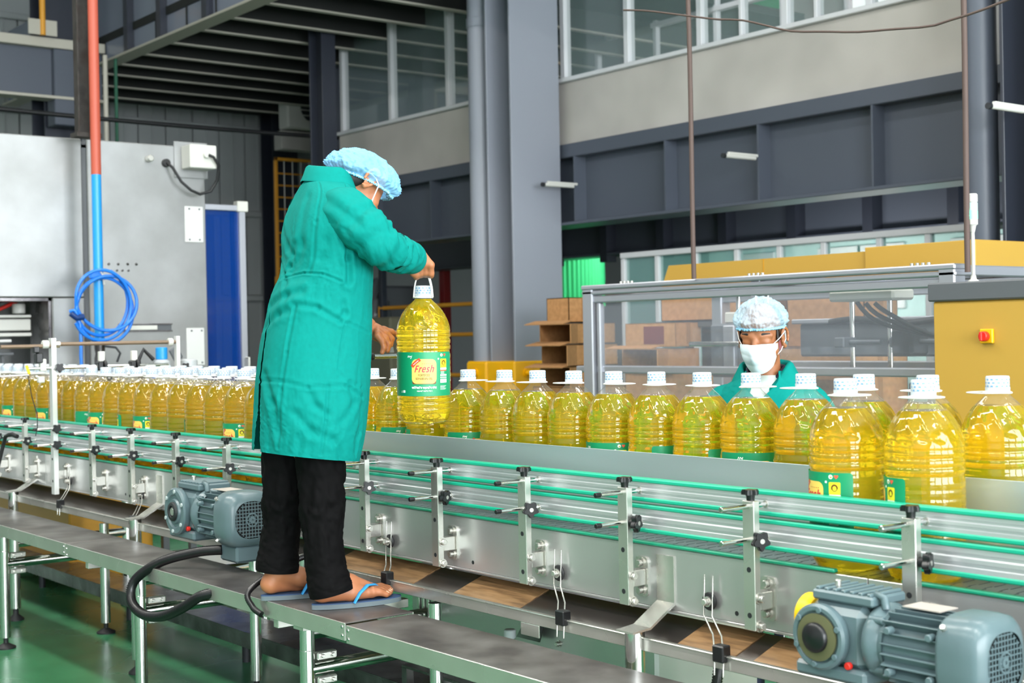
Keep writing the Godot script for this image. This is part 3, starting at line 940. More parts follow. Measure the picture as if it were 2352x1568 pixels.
	for q in [Vector3(-4.9, 2.95, -4.6), Vector3(-4.15, 2.76, -4.6), Vector3(-3.87, 2.66, -4.6), Vector3(-3.53, 2.595, -4.6), Vector3(-3.19, 2.555, -4.6), Vector3(-2.99, 2.57, -4.6), Vector3(-2.79, 2.6, -4.6), Vector3(-2.2, 2.75, -4.6)]:
		wp.add_point(q, Vector3(-0.08, 0, 0), Vector3(0.08, 0, 0))
	for i in 40:
		cp.append(wp.sample_baked(wp.get_baked_length() * i / 39.0, true))
	single("slack_wire", G.new().tube(cp, 0.005, 6), M.rust_rod, "thin slack wire sagging across the top right corner", "wire")
	# cartons to the right of the main column
	carton("plain closed carton on top of the stack beside the main column", Vector3(-8.15, 1.49, -7.05), Vector3(0.26, 0.19, 0.3))
	carton("open carton lying on its side, first below the closed one beside the main column", Vector3(-8.1, 1.33, -7.05), Vector3(0.42, 0.15, 0.4), 0.05, "front")
	carton("open carton lying on its side, second below the closed one beside the main column", Vector3(-8.08, 1.165, -7.05), Vector3(0.43, 0.155, 0.4), -0.04, "front")
	carton("open carton lying on its side, third below the closed one beside the main column", Vector3(-8.1, 1.0, -7.05), Vector3(0.43, 0.155, 0.4), 0.03, "front")
	carton("big base carton of the stack beside the main column", Vector3(-8.1, 0, -7.1), Vector3(0.6, 1.0, 0.5))
	# cartons seen through the clear guards
	carton("wide brown carton seen high up through the left clear guard", Vector3(-5.95, 1.47, -6.45), Vector3(0.95, 0.17, 0.28), 0.0)
	carton("tilted carton with a maroon printed panel seen through the clear guard", Vector3(-6.3, 1.31, -6.2), Vector3(0.4, 0.15, 0.26), 0.12, "", true)
	carton("open carton under the one with the maroon panel", Vector3(-6.33, 1.15, -6.2), Vector3(0.44, 0.15, 0.26), -0.06, "front")
	carton("tall brown carton behind the masked worker's shoulder", Vector3(-5.1, 1.3, -6.45), Vector3(0.55, 0.3, 0.3), 0.0)
	carton("large base carton under the boxes behind the guards", Vector3(-6.1, 0, -6.4), Vector3(0.9, 1.15, 0.6))
	carton("broad carton behind the lower rail of the packing machine", Vector3(-5.2, 0, -6.4), Vector3(0.8, 1.3, 0.5))
	single("carton_table", G.new().span(Vector3(-6.5, 1.43, -6.62), Vector3(-5.45, 1.468, -6.32), 0.004).span(Vector3(-6.48, 0, -6.62), Vector3(-6.44, 1.43, -6.58)).span(Vector3(-5.5, 0, -6.62), Vector3(-5.46, 1.43, -6.58)), M.graphite, "narrow dark shelf carrying the wide brown carton", "shelf")


# ---------------------------------------------------------------- the silver filling machine on the left and its pipes
func filler_machine() -> void:
	var t := thing("filling_machine", "tall silver sheet-metal filling machine on the left", "machine", Vector3(-9.5, 0, -3.7))
	part(t, "carcass", G.new().span(Vector3(-2.2, 0.0, -0.92), Vector3(-0.95, 2.8, 2.2), 0.01), M.silver_panel)
	part(t, "roof", G.new().span(Vector3(-2.2, 2.77, -0.93), Vector3(-0.02, 2.8, 2.2), 0.004), M.silver_panel)
	part(t, "front_panel", G.new().span(Vector3(-0.03, 0.1, -0.945), Vector3(0, 2.832, -0.05), 0.006), M.silver_panel)
	part(t, "front_panel", G.new().span(Vector3(-0.03, 1.725, -0.01), Vector3(0, 2.832, 2.2), 0.006), M.silver_panel)
	part(t, "front_panel", G.new().span(Vector3(-0.03, 0.1, -0.01), Vector3(0, 1.72, 0.215), 0.006), M.silver_panel)
	part(t, "seam_channel", G.new().span(Vector3(-0.06, 0.1, -0.05), Vector3(-0.02, 2.82, -0.01)), M.graphite)
	part(t, "side_panel", G.new().span(Vector3(-0.95, 0.1, -0.945), Vector3(-0.03, 2.8, -0.92)), M.silver_panel)
	# inside the opening
	part(t, "opening_reveal", G.new().span(Vector3(-0.4, 0.8, 0.215), Vector3(-0.03, 1.72, 0.235)).span(Vector3(-0.4, 1.7, 0.215), Vector3(-0.03, 1.72, 2.2)), M.stainless_dark)
	part(t, "white_rail", G.new().span(Vector3(-0.3, 1.5, 0.28), Vector3(-0.25, 1.58, 2.2), 0.006).span(Vector3(-0.3, 1.59, 0.28), Vector3(-0.24, 1.61, 2.2), 0.004).span(Vector3(-0.28, 1.46, 0.28), Vector3(-0.24, 1.485, 2.2), 0.004), M.off_white)
	part(t, "white_tray", G.new().span(Vector3(-0.3, 1.42, 0.42), Vector3(-0.24, 1.44, 2.2), 0.004), M.white_paint)
	part(t, "filling_valve", G.new().cyl(Vector3(-0.35, 1.62, 0.33), Vector3(-0.35, 1.69, 0.33), 0.045, -1, 18, 0.006), M.off_white)
	part(t, "red_cable_bundle", G.new().tube([Vector3(-0.4, 1.72, 0.3), Vector3(-0.36, 1.67, 0.42), Vector3(-0.4, 1.62, 0.52), Vector3(-0.38, 1.7, 0.6)], 0.014, 7), M.red_plastic)
	part(t, "domed_cover", G.new().lathe([Vector2(0.16, 0), Vector2(0.14, 0.05), Vector2(0.08, 0.085), Vector2(0, 0.095)], 24, Transform3D(Basis(), Vector3(-0.38, 1.61, 0.62))), M.grey_machine)
	part(t, "rear_panel", G.new().span(Vector3(-0.95, 0.8, 0.2), Vector3(-0.9, 1.72, 2.2)), M.silver_panel)
	part(t, "inner_bracket", G.new().span(Vector3(-0.25, 1.33, 0.42), Vector3(-0.2, 1.35, 0.55), 0.003).span(Vector3(-0.25, 1.2, 0.48), Vector3(-0.22, 1.34, 0.5), 0.003), M.graphite)
	# fittings on the front
	part(t, "plate", G.new().span(Vector3(0, 2.13, -0.921), Vector3(0.008, 2.395, -0.775), 0.003), M.white_paint, "small white cover plate, upper")
	part(t, "plate", G.new().span(Vector3(0, 1.225, -0.912), Vector3(0.008, 1.5, -0.77), 0.003), M.white_paint, "small white cover plate, lower")
	for y in [2.15, 2.375, 1.245, 1.48]:
		for z in [-0.89, -0.81]:
			part(t, "screw", G.new().cyl(Vector3(0.006, y, z), Vector3(0.012, y, z), 0.007, -1, 8), M.graphite)
	part(t, "slot_frame", G.new().span(Vector3(0, 1.478, -0.66), Vector3(0.012, 1.486, -0.25)).span(Vector3(0, 1.528, -0.66), Vector3(0.012, 1.536, -0.25)), M.stainless_dark)
	part(t, "slot", G.new().span(Vector3(0, 1.486, -0.655), Vector3(0.004, 1.528, -0.255)), M.graphite)
	part(t, "slot_latch", G.new().span(Vector3(0.004, 1.49, -0.54), Vector3(0.02, 1.522, -0.3), 0.003), M.off_white)
	for z in [-0.19, -0.26, -0.33, -0.395]:
		part(t, "stud", G.new().cyl(Vector3(0, 1.96 - (z + 0.19) * 0.02, z), Vector3(0.012, 1.96, z), 0.009, -1, 10, 0.002), M.stainless_dark)
	for z in [-0.25, -0.29, -0.335]:
		part(t, "stud", G.new().cyl(Vector3(0, 1.915, z), Vector3(0.012, 1.915, z), 0.008, -1, 10, 0.002), M.stainless_dark)
	part(t, "knob", G.new().cyl(Vector3(0, 2.722, -0.5), Vector3(0.06, 2.722, -0.5), 0.024, -1, 16, 0.005), M.stainless)
	part(t, "cable_gland", G.new().cyl(Vector3(0, 2.7, -0.635), Vector3(0.03, 2.7, -0.635), 0.03, -1, 16, 0.004), M.black_rubber)
	part(t, "box_backing", G.new().span(Vector3(0, 2.6, -0.965), Vector3(0.01, 2.865, -0.7), 0.003), M.silver_panel)
	var jb := part(t, "junction_box", G.new().span(Vector3(0.01, 2.66, -0.965), Vector3(0.16, 2.83, -0.755), 0.006), M.off_white)
	part(jb, "box_gland", G.new().cyl(Vector3(0.16, 2.755, -0.875), Vector3(0.19, 2.755, -0.875), 0.022, -1, 14, 0.004), M.off_white)
	part(t, "box_cable", G.new().tube([Vector3(0.03, 2.7, -0.635), Vector3(0.07, 2.66, -0.66), Vector3(0.1, 2.56, -0.71), Vector3(0.11, 2.5, -0.78), Vector3(0.11, 2.475, -0.85), Vector3(0.12, 2.5, -0.93), Vector3(0.15, 2.58, -0.97), Vector3(0.19, 2.68, -0.965), Vector3(0.2, 2.74, -0.92), Vector3(0.19, 2.755, -0.885)], 0.011, 8), M.cable_black)
	# blue guard door beside it
	var d := thing("tinted_door", "deep blue tinted guard door in an aluminium frame beside the silver machine", "door", Vector3(-9.62, 0, -4.85))
	part(d, "tinted_pane", G.new().span(Vector3(-0.005, 0.1, -0.12), Vector3(0.005, 2.4, 0.2)), M.blue_film)
	part(d, "stile", G.new().span(Vector3(-0.03, 0, -0.17), Vector3(0.03, 2.45, -0.12), 0.005), M.alu)
	part(d, "head_rail", G.new().span(Vector3(-0.025, 2.385, -0.12), Vector3(0.025, 2.43, 0.2), 0.005), M.alu)
	part(d, "corner_bracket", G.new().span(Vector3(-0.035, 2.38, -0.19), Vector3(0.04, 2.46, -0.1), 0.006), M.off_white)
	part(d, "inner_stile", G.new().span(Vector3(-0.04, 0.1, -0.1), Vector3(-0.015, 2.38, -0.07), 0.003), M.blue_dark)
	part(d, "pull_handle", G.new().tube([Vector3(0.03, 1.17, -0.15), Vector3(0.08, 1.17, -0.15), Vector3(0.08, 1.27, -0.15), Vector3(0.03, 1.27, -0.15)], 0.008, 7), M.off_white)
	part(d, "back_liner", G.new().span(Vector3(-0.5, 0.1, -0.16), Vector3(-0.48, 2.4, 0.2)), M.blue_dark)
	# pipe: red above, blue below
	var p := thing("service_pipe", "vertical service pipe painted red above and blue below in front of the silver machine", "pipe", Vector3(-9.2, 0, -3.693))
	part(p, "red_length", G.new().cyl(Vector3(0, 2.55, 0), Vector3(0.0, 7.6, 0), 0.034, -1, 16), M.red_paint)
	part(p, "blue_length", G.new().cyl(Vector3(0, 1.42, 0), Vector3(0, 2.55, 0), 0.033, -1, 16), M.blue_pipe)
	part(p, "valve_body", G.new().lathe([Vector2(0.03, 1.22), Vector2(0.038, 1.25), Vector2(0.038, 1.3), Vector2(0.03, 1.33), Vector2(0.036, 1.36), Vector2(0.036, 1.42)], 14), M.stainless_dark)
	part(p, "drain_pipe", G.new().cyl(Vector3(0, 0, 0), Vector3(0, 1.22, 0), 0.022), M.stainless_dark)
	part(p, "valve_lever", G.new().tube([Vector3(0.03, 1.38, -0.02), Vector3(0.06, 1.37, -0.09), Vector3(0.06, 1.33, -0.12), Vector3(0.05, 1.27, -0.1)], 0.008, 7), M.steel_dark)
	part(p, "hose_clip", G.new().box(Vector3(0.03, 1.86, 0.03), Vector3(0.04, 0.05, 0.09), 0.01), M.blue_hose)
	part(p, "cable_tie", G.new().tube([Vector3(0.05, 1.9, 0.01), Vector3(0.06, 1.86, -0.01), Vector3(0.05, 1.8, -0.02)], 0.007, 6), M.off_white)
	single("steel_hanger", G.new().span(Vector3(-9.33, 2.835, -3.735), Vector3(-9.31, 7.6, -3.6), 0.003).span(Vector3(-9.33, 2.835, -3.61), Vector3(-9.26, 7.6, -3.6)).span(Vector3(-9.36, 2.81, -3.76), Vector3(-9.24, 2.84, -3.58)), M.hanger, "weathered grey steel channel hanging behind the red pipe", "channel")
	# coiled hose
	var h := thing("hose_coil", "coiled bright blue air hose hung on the blue pipe", "hose", Vector3(-9.12, 1.665, -3.69))
	var pts := []
	for i in 140:
		var u := i / 139.0
		var a := TAU * 3.6 * u + 2.0
		var k := floorf(a / TAU)
		var rr: float = 0.2 + 0.02 * sin(a * 0.62) + 0.008 * sin(a * 1.7)
		var off := Vector3(0.012 * sin(a * 1.3) + 0.012 * k, 0.03 * sin(a * 0.38 + 0.4), 0.034 * sin(a * 0.29 + 1.0))
		pts.append(Vector3(0, rr * sin(a), rr * cos(a)) + off + Vector3(0, -0.012 * (1.0 - sin(a)), 0.0))
	part(h, "loops", G.new().tube(pts, 0.0115, 9), M.blue_hose)
	part(h, "tail", G.new().tube([Vector3(0.01, -0.08, 0.19), Vector3(0.02, -0.13, 0.17), Vector3(0.02, -0.24, 0.165), Vector3(0.02, -0.34, 0.168), Vector3(0.02, -0.46, 0.165), Vector3(0.02, -0.6, 0.16)], 0.0115, 9), M.blue_hose)
	part(h, "wrap", G.new().tube([Vector3(0.03, -0.06, 0.235), Vector3(0.035, -0.09, 0.2), Vector3(0.03, -0.085, 0.15)], 0.022, 9), M.blue_dark)
	part(h, "knot", G.new().tube([Vector3(0.02, -0.05, 0.235), Vector3(0.045, -0.04, 0.215), Vector3(0.03, -0.08, 0.19)], 0.014, 8), M.blue_hose)

# ---------------------------------------------------------------- conveyor
func conveyor() -> void:
	var t := thing("bottle_conveyor", "long stainless bottle conveyor with teal-edged guide rails", "conveyor")
	# side plates in lengths, with a thin joint between them
	var cuts := [-9.3, -7.0, -4.45, -1.93, 0.3]
	for i in 4:
		part(t, "side_plate", G.new().span(Vector3(cuts[i] + 0.001, 0.692, -2.52), Vector3(cuts[i + 1] - 0.001, 0.848, -2.515), 0.0015), M.stainless_sheet)
		part(t, "plate_lip", G.new().span(Vector3(cuts[i] + 0.001, 0.686, -2.56), Vector3(cuts[i + 1] - 0.001, 0.692, -2.512), 0.001), M.stainless_sheet)
	part(t, "back_plate", G.new().span(Vector3(-9.3, 0.7, -3.075), Vector3(0.3, 0.848, -3.07)), M.stainless_sheet)
	part(t, "wear_strip", G.new().span(Vector3(-9.3, 0.849, -2.528), Vector3(-2.02, 0.8585, -2.511), 0.003), M.teal_dark)
	part(t, "wear_strip", G.new().span(Vector3(-1.84, 0.849, -2.528), Vector3(0.3, 0.8585, -2.511), 0.003), M.teal_dark)
	part(t, "bed", G.new().span(Vector3(-9.3, 0.815, -3.065), Vector3(0.3, 0.832, -2.522)), M.stainless_dark)
	part(t, "added_return_board", G.new().span(Vector3(-9.3, 0.72, -3.06), Vector3(0.3, 0.73, -2.525)), M.reflection_brown)  # unseen board added so that the tray mirrors brown
	for k in 12:
		part(t, "cross_member", G.new().span(Vector3(-9.0 + 0.8 * k, 0.73, -3.07), Vector3(-8.96 + 0.8 * k, 0.815, -2.52)), M.stainless_dark)
	# slat chain of the front lane: hinged plates, each with knuckles
	var poly := PackedVector2Array()
	var zs := [0.0, 0.03, 0.03, 0.075, 0.075, 0.105, 0.105, 0.15, 0.15, 0.178]
	for i in zs.size():
		poly.append(Vector2(-0.0172 + (0.006 if (i / 2) % 2 == 1 else 0.0), zs[i]))
	for i in range(zs.size() - 1, -1, -1):
		poly.append(Vector2(0.0172 + (0.006 if (i / 2) % 2 == 1 else 0.0), zs[i]))
	var sm := G.new().prism(poly, 0.006, Transform3D(Basis(Vector3.RIGHT, Vector3.FORWARD, Vector3.UP), Vector3.ZERO)).mesh()
	for k in 96:
		part(t, "slat", sm, M.slat_chain, "", Vector3(-4.5 + 0.0381 * k, 0.839, -2.531))
	var rest := G.new()
	var sg := G.new().span(Vector3(-0.0172, 0, -0.178), Vector3(0.0172, 0.006, 0))
	for k in 126:
		rest.add(sg, Transform3D(Basis(), Vector3(-9.3 + 0.0381 * k, 0.839, -2.531)))
	for k in 252:
		rest.add(sg, Transform3D(Basis().scaled(Vector3(1, 1, 1.8)), Vector3(-9.3 + 0.0381 * k, 0.839, -2.738)))
	part(t, "chain_under_bottles", rest, M.slat_chain).set_meta("kind", "stuff")
	# lane divider plate
	part(t, "divider_plate", G.new().span(Vector3(-4.48, 0.848, -2.7225), Vector3(0.3, 1.064, -2.7195), 0.001), M.divider)
	for k in 5:
		part(t, "divider_foot", G.new().span(Vector3(-4.2 + k * 0.9, 0.845, -2.735), Vector3(-4.16 + k * 0.9, 0.9, -2.7225)), M.stainless)
	# guide rails: grooved aluminium profiles between teal strips
	for r in [[0.9735, 1.011], [0.8936, 0.9432]]:
		var a: float = r[0]
		var b: float = r[1]
		var h := b - a
		var prof := PackedVector2Array()
		for q in [[0, 0.0], [4, 0.0], [4, 0.2], [1.5, 0.24], [1.5, 0.36], [5, 0.42], [5, 0.58], [1.5, 0.64], [1.5, 0.76], [4, 0.8], [4, 1.0], [0, 1.0]]:
			prof.append(Vector2(q[0] * 0.001 + 0.009, a + q[1] * h))
		prof.append(Vector2(0, b))
		prof.append(Vector2(0, a))
		part(t, "guide_rail", G.new().prism(prof, 9.6, Transform3D(Basis(Vector3.BACK, Vector3.UP, Vector3.LEFT), Vector3(0.3, 0, -2.52))), M.alu_brushed)
		part(t, "rail_strip", G.new().span(Vector3(-9.3, b, -2.532), Vector3(0.3, b + 0.0115, -2.504), 0.003), M.teal_strip)
		part(t, "rail_strip", G.new().span(Vector3(-9.3, a - 0.0115, -2.532), Vector3(0.3, a, -2.504), 0.003), M.teal_strip)
	part(t, "back_rail", G.new().span(Vector3(-9.3, 0.93, -3.07), Vector3(0.3, 0.975, -3.06), 0.002), M.alu_brushed)
	part(t, "back_rail_strip", G.new().span(Vector3(-9.3, 0.975, -3.072), Vector3(0.3, 0.986, -3.05), 0.003), M.teal_strip)
	for k in 9:
		part(t, "back_post", G.new().span(Vector3(-8.9 + 1.1 * k, 0.72, -3.1), Vector3(-8.865 + 1.1 * k, 1.0, -3.078), 0.003), M.stainless)
	for p in [Vector3(-3.39, 0.715, -2.515), Vector3(-2.32, 0.715, -2.515), Vector3(-5.1, 0.72, -2.515), Vector3(-6.0, 0.72, -2.515)]:
		part(t, "drain_hole", G.new().cyl(p, p + Vector3(0, 0, 0.0006), 0.006, -1, 12), M.motor_dark)
	# legs on the near side, each with a bent flat bracket, and legs on the far side
	for x in [-7.15, -5.63, -4.2, -2.56, -1.0]:
		part(t, "leg", G.new().cyl(Vector3(x, 0.06, -2.4), Vector3(x, 0.655, -2.4), 0.0255, -1, 20), M.stainless_polished)
		part(t, "far_leg", G.new().cyl(Vector3(x, 0.06, -3.0), Vector3(x, 0.7, -3.0), 0.0255, -1, 20), M.stainless_polished)
		part(t, "foot", G.new().lathe([Vector2(0.04, 0), Vector2(0.04, 0.008), Vector2(0.014, 0.03), Vector2(0.014, 0.06)], 16, Transform3D(Basis(), Vector3(x, 0, -2.4))), M.black_rubber)
		part(t, "foot", G.new().lathe([Vector2(0.04, 0), Vector2(0.04, 0.008), Vector2(0.014, 0.03), Vector2(0.014, 0.06)], 16, Transform3D(Basis(), Vector3(x, 0, -3.0))), M.black_rubber)
		var o := PackedVector2Array([Vector2(0, 0.83), Vector2(0.005, 0.83), Vector2(0.005, 0.712), Vector2(0.09, 0.662), Vector2(0.15, 0.657), Vector2(0.15, 0.652), Vector2(0.088, 0.656), Vector2(0.0, 0.706)])
		part(t, "leg_bracket", G.new().prism(o, 0.062, Transform3D(Basis(Vector3.BACK, Vector3.UP, Vector3.LEFT), Vector3(x + 0.031, 0, -2.515))), M.stainless)
		part(t, "leg_tie", G.new().cyl(Vector3(x, 0.39, -3.0), Vector3(x, 0.39, -2.4), 0.022, -1, 16), M.stainless_polished)
	# drip tray hung below, its lip and added brown strips standing for reflections in it
	var tr := thing("drip_tray", "long stainless drip tray below the conveyor edge", "tray")
	part(tr, "tray_floor", G.new().prism(PackedVector2Array([Vector2(0, 0.664), Vector2(0.16, 0.608), Vector2(0.16, 0.604), Vector2(0, 0.66)]), 9.0, Transform3D(Basis(Vector3.BACK, Vector3.UP, Vector3.LEFT), Vector3(-0.1, 0, -2.575))), M.tray_steel)
	part(tr, "tray_lip", G.new().span(Vector3(-9.1, 0.603, -2.418), Vector3(-0.1, 0.637, -2.412), 0.0015), M.stainless)
	part(tr, "lip_fold", G.new().span(Vector3(-9.1, 0.633, -2.424), Vector3(-0.1, 0.638, -2.408), 0.0015), M.stainless)
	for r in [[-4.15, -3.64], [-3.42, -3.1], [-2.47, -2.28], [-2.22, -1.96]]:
		part(tr, "tray_reflection", G.new().prism(PackedVector2Array([Vector2(0.004, 0.665), Vector2(0.15, 0.6135), Vector2(0.15, 0.6115), Vector2(0.004, 0.663)]), r[1] - r[0], Transform3D(Basis(Vector3.BACK, Vector3.UP, Vector3.LEFT), Vector3(r[1], 0, -2.575))), M.reflection_brown, "brown strip standing for a reflection")
	for x in [-4.22, -2.98, -1.6]:
		part(tr, "tray_tab", G.new().span(Vector3(x - 0.05, 0.57, -2.412), Vector3(x + 0.03, 0.604, -2.408), 0.001), M.stainless)
	# clips of bent wire with a black block, holding the tray to the side plate
	for x in [-3.83, -2.975, -2.4, -4.52, -5.8, -6.65]:
		var c := thing("wire_clip", {-3.83: "bent wire clip with black roller just right of the worker's feet", -2.975: "bent wire clip with black roller in the middle of the conveyor side", -2.4: "bent wire clip with black block left of the large motor", -4.52: "bent wire clip with black block behind the smaller motor", -5.8: "bent wire clip with black block left of the smaller motor", -6.65: "bent wire clip with black block at the far left of the conveyor"}[x], "clip", Vector3(x, 0, 0), "wire clips under the conveyor edge")
		for s in [-0.014, 0.014]:
			part(c, "wire", G.new().tube([Vector3(s, 0.8, -2.503), Vector3(s, 0.7, -2.498), Vector3(s + 0.08, 0.672, -2.445), Vector3(s + 0.125, 0.645, -2.403), Vector3(s + 0.125, 0.59, -2.4)], 0.0022, 6), M.stainless)
		part(c, "roller", G.new().lathe([Vector2(0.008, 0), Vector2(0.021, 0.002), Vector2(0.023, 0.006), Vector2(0.021, 0.01), Vector2(0.008, 0.012)], 18, Transform3D(Basis(Vector3.RIGHT, Vector3.BACK, Vector3.DOWN), Vector3(0, 0.735, -2.51))), M.black_rubber)
		var b := G.new()
		hexbolt(b, Vector3(0, 0.735, -2.498), Vector3.BACK, 0.009, 0.016)
		part(c, "roller_bolt", b, M.stainless)
		part(c, "block", G.new().span(Vector3(0.107, 0.622, -2.425), Vector3(0.143, 0.662, -2.396), 0.003), M.black_plastic)
	# tank and the low channel seen under the conveyor
	var tk := thing("drain_tank", "stainless drain tank under the conveyor", "tank", Vector3(-3.75, 0, -2.95))
	part(tk, "tank_shell", G.new().span(Vector3(-0.55, 0.24, -0.4), Vector3(0.75, 0.56, 0.05), 0.01), M.stainless_sheet)
	for k in 5:
		part(tk, "side_rib", G.new().span(Vector3(-0.5 + 0.03 * k, 0.26, 0.05), Vector3(-0.485 + 0.03 * k, 0.54, 0.058), 0.003), M.stainless)
	for p in [Vector3(0.0, 0.47, 0.05), Vector3(0.3, 0.4, 0.05), Vector3(0.45, 0.5, 0.05)]:
		var b := G.new()
		hexbolt(b, p, Vector3.BACK, 0.008, 0.014)
		part(tk, "tank_bolt", b, M.stainless)
	part(tk, "scoop", G.new().prism(PackedVector2Array([Vector2(0, 0), Vector2(0.09, 0.12), Vector2(0.13, 0.14), Vector2(0.16, 0.1), Vector2(0.12, 0.0)]), 0.004, Transform3D(Basis(), Vector3(0.12, 0.4, 0.08))), M.stainless_dark)
	for x in [-0.5, 0.7]:
		part(tk, "tank_leg", G.new().cyl(Vector3(x, 0, -0.1), Vector3(x, 0.25, -0.1), 0.02), M.stainless_dark)
	var ch := thing("low_channel", "low stainless channel running along the floor under the conveyor", "channel")
	part(ch, "channel_web", G.new().span(Vector3(-8.5, 0.1, -2.76), Vector3(-3.9, 0.165, -2.752), 0.001), M.stainless_dark)
	part(ch, "channel_top", G.new().span(Vector3(-8.5, 0.16, -2.95), Vector3(-3.9, 0.168, -2.75), 0.001), M.stainless_dark)
	for k in 4:
		part(ch, "stand", G.new().cyl(Vector3(-8.0 + 1.25 * k, 0, -2.84), Vector3(-8.0 + 1.25 * k, 0.16, -2.84), 0.018), M.steel_dark)
	single("yellow_drive_box", G.new().span(Vector3(-9.3, 0.06, -3.4), Vector3(-7.72, 0.66, -2.9), 0.01).span(Vector3(-9.2, 0, -3.3), Vector3(-9.1, 0.07, -3.2)).span(Vector3(-7.9, 0, -3.1), Vector3(-7.8, 0.07, -3.0)), M.ochre_dark, "ochre drive housing under the far left of the conveyor", "housing")
	single("white_sack", G.new().box(Vector3(-6.5, 0.13, -3.3), Vector3(0.9, 0.26, 0.35), 0.09), M.off_white, "white sack on the floor under the conveyor", "sack")

# ---------------------------------------------------------------- bench the worker stands on
func bench() -> void:
	var t := thing("step_bench", "long stainless step bench in front of the conveyor", "bench")
	var ps := [[-7.9, -5.66, 0.0], [-5.655, -3.468, 0.0], [-3.46, -0.9, -0.005]]
	for p in ps:
		var y: float = 0.578 + p[2]
		part(t, "tread_plate", G.new().span(Vector3(p[0], y - 0.004, -2.345), Vector3(p[1], y, -2.108), 0.001), M.bench_top)
		part(t, "front_rim", G.new().span(Vector3(p[0], y - 0.052, -2.112), Vector3(p[1], y, -2.106), 0.0012), M.stainless)
		part(t, "rear_rim", G.new().span(Vector3(p[0], y - 0.052, -2.348), Vector3(p[1], y - 0.001, -2.344), 0.001), M.stainless)
	for x in [-5.657, -3.464]:
		for s in [[-0.018, -0.013], [0.014, -0.019], [-0.018, -0.038], [0.016, -0.044]]:
			part(t, "screw", G.new().lathe([Vector2(0.0055, 0), Vector2(0.005, 0.002), Vector2(0.002, 0.003), Vector2(0, 0.003)], 10, Transform3D(Basis(Vector3.RIGHT, Vector3.BACK, Vector3.DOWN), Vector3(x + s[0], 0.578 + s[1], -2.106))), M.stainless_polished)
	for x in [-6.52, -4.99, -3.745, -2.2]:
		part(t, "leg", G.new().cyl(Vector3(x, 0.05, -2.14), Vector3(x, 0.53, -2.14), 0.0225, -1, 20), M.stainless_polished)
		part(t, "leg_collar", G.new().cyl(Vector3(x, 0.33, -2.14), Vector3(x, 0.45, -2.14), 0.0235, -1, 20, 0.001), M.stainless_polished)
		part(t, "cross_pipe", G.new().tube([Vector3(x, 0.39, -2.14), Vector3(x, 0.39, -2.3), Vector3(x, 0.39, -2.62)], 0.022, 18), M.stainless_polished)
		part(t, "rear_leg", G.new().cyl(Vector3(x, 0.05, -2.62), Vector3(x, 0.53, -2.62), 0.0225, -1, 20), M.stainless_polished)
		for z in [-2.14, -2.62]:
			part(t, "foot", G.new().lathe([Vector2(0.045, 0), Vector2(0.045, 0.007), Vector2(0.02, 0.02), Vector2(0.011, 0.025), Vector2(0.011, 0.05), Vector2(0.0225, 0.05)], 18, Transform3D(Basis(), Vector3(x, 0, z))), M.black_rubber)
		for s in [-1.0, 1.0]:
			var pl := part(t, "clamp_plate", G.new().span(Vector3(x - 0.004, 0.39 + s * 0.038 - 0.012, -2.235), Vector3(x + 0.02, 0.39 + s * 0.038 + 0.012, -2.165), 0.004), M.stainless)
			for z in [-2.182, -2.218]:
				var b := G.new()
				hexbolt(b, Vector3(x + 0.02, 0.39 + s * 0.038, z), Vector3.RIGHT, 0.006, 0.009)
				part(pl, "clamp_bolt", b, M.stainless)
		part(t, "top_gusset", G.new().span(Vector3(x - 0.03, 0.515, -2.345), Vector3(x + 0.03, 0.526, -2.11), 0.001), M.stainless)
	for x in [-5.45, -3.9]:
		part(t, "angle_support", G.new().span(Vector3(x, 0.5, -2.6), Vector3(x + 0.03, 0.53, -2.11), 0.002), M.stainless)


# five-lobed star knob, axis along local +y, with a bored hub
func star_knob(r: float, hub: float, stem: float) -> G:
	var poly := PackedVector2Array()
	for k in 50:
		var a := TAU * k / 50
		var q := r * (0.84 + 0.16 * cos(a * 5))
		poly.append(Vector2(q * cos(a), q * sin(a)))
	var g := G.new()
	var xf := Transform3D(Basis(Vector3.RIGHT, Vector3.FORWARD, Vector3.UP), Vector3(0, stem, 0))
	g.prism(poly, hub * 0.75, xf, true)
	var inner := PackedVector2Array()
	for p in poly:
		inner.append(p * 0.9)
	g.prism(inner, hub, xf, true)
	g.lathe([Vector2(r * 0.42, 0), Vector2(r * 0.5, stem)], 16)
	return g

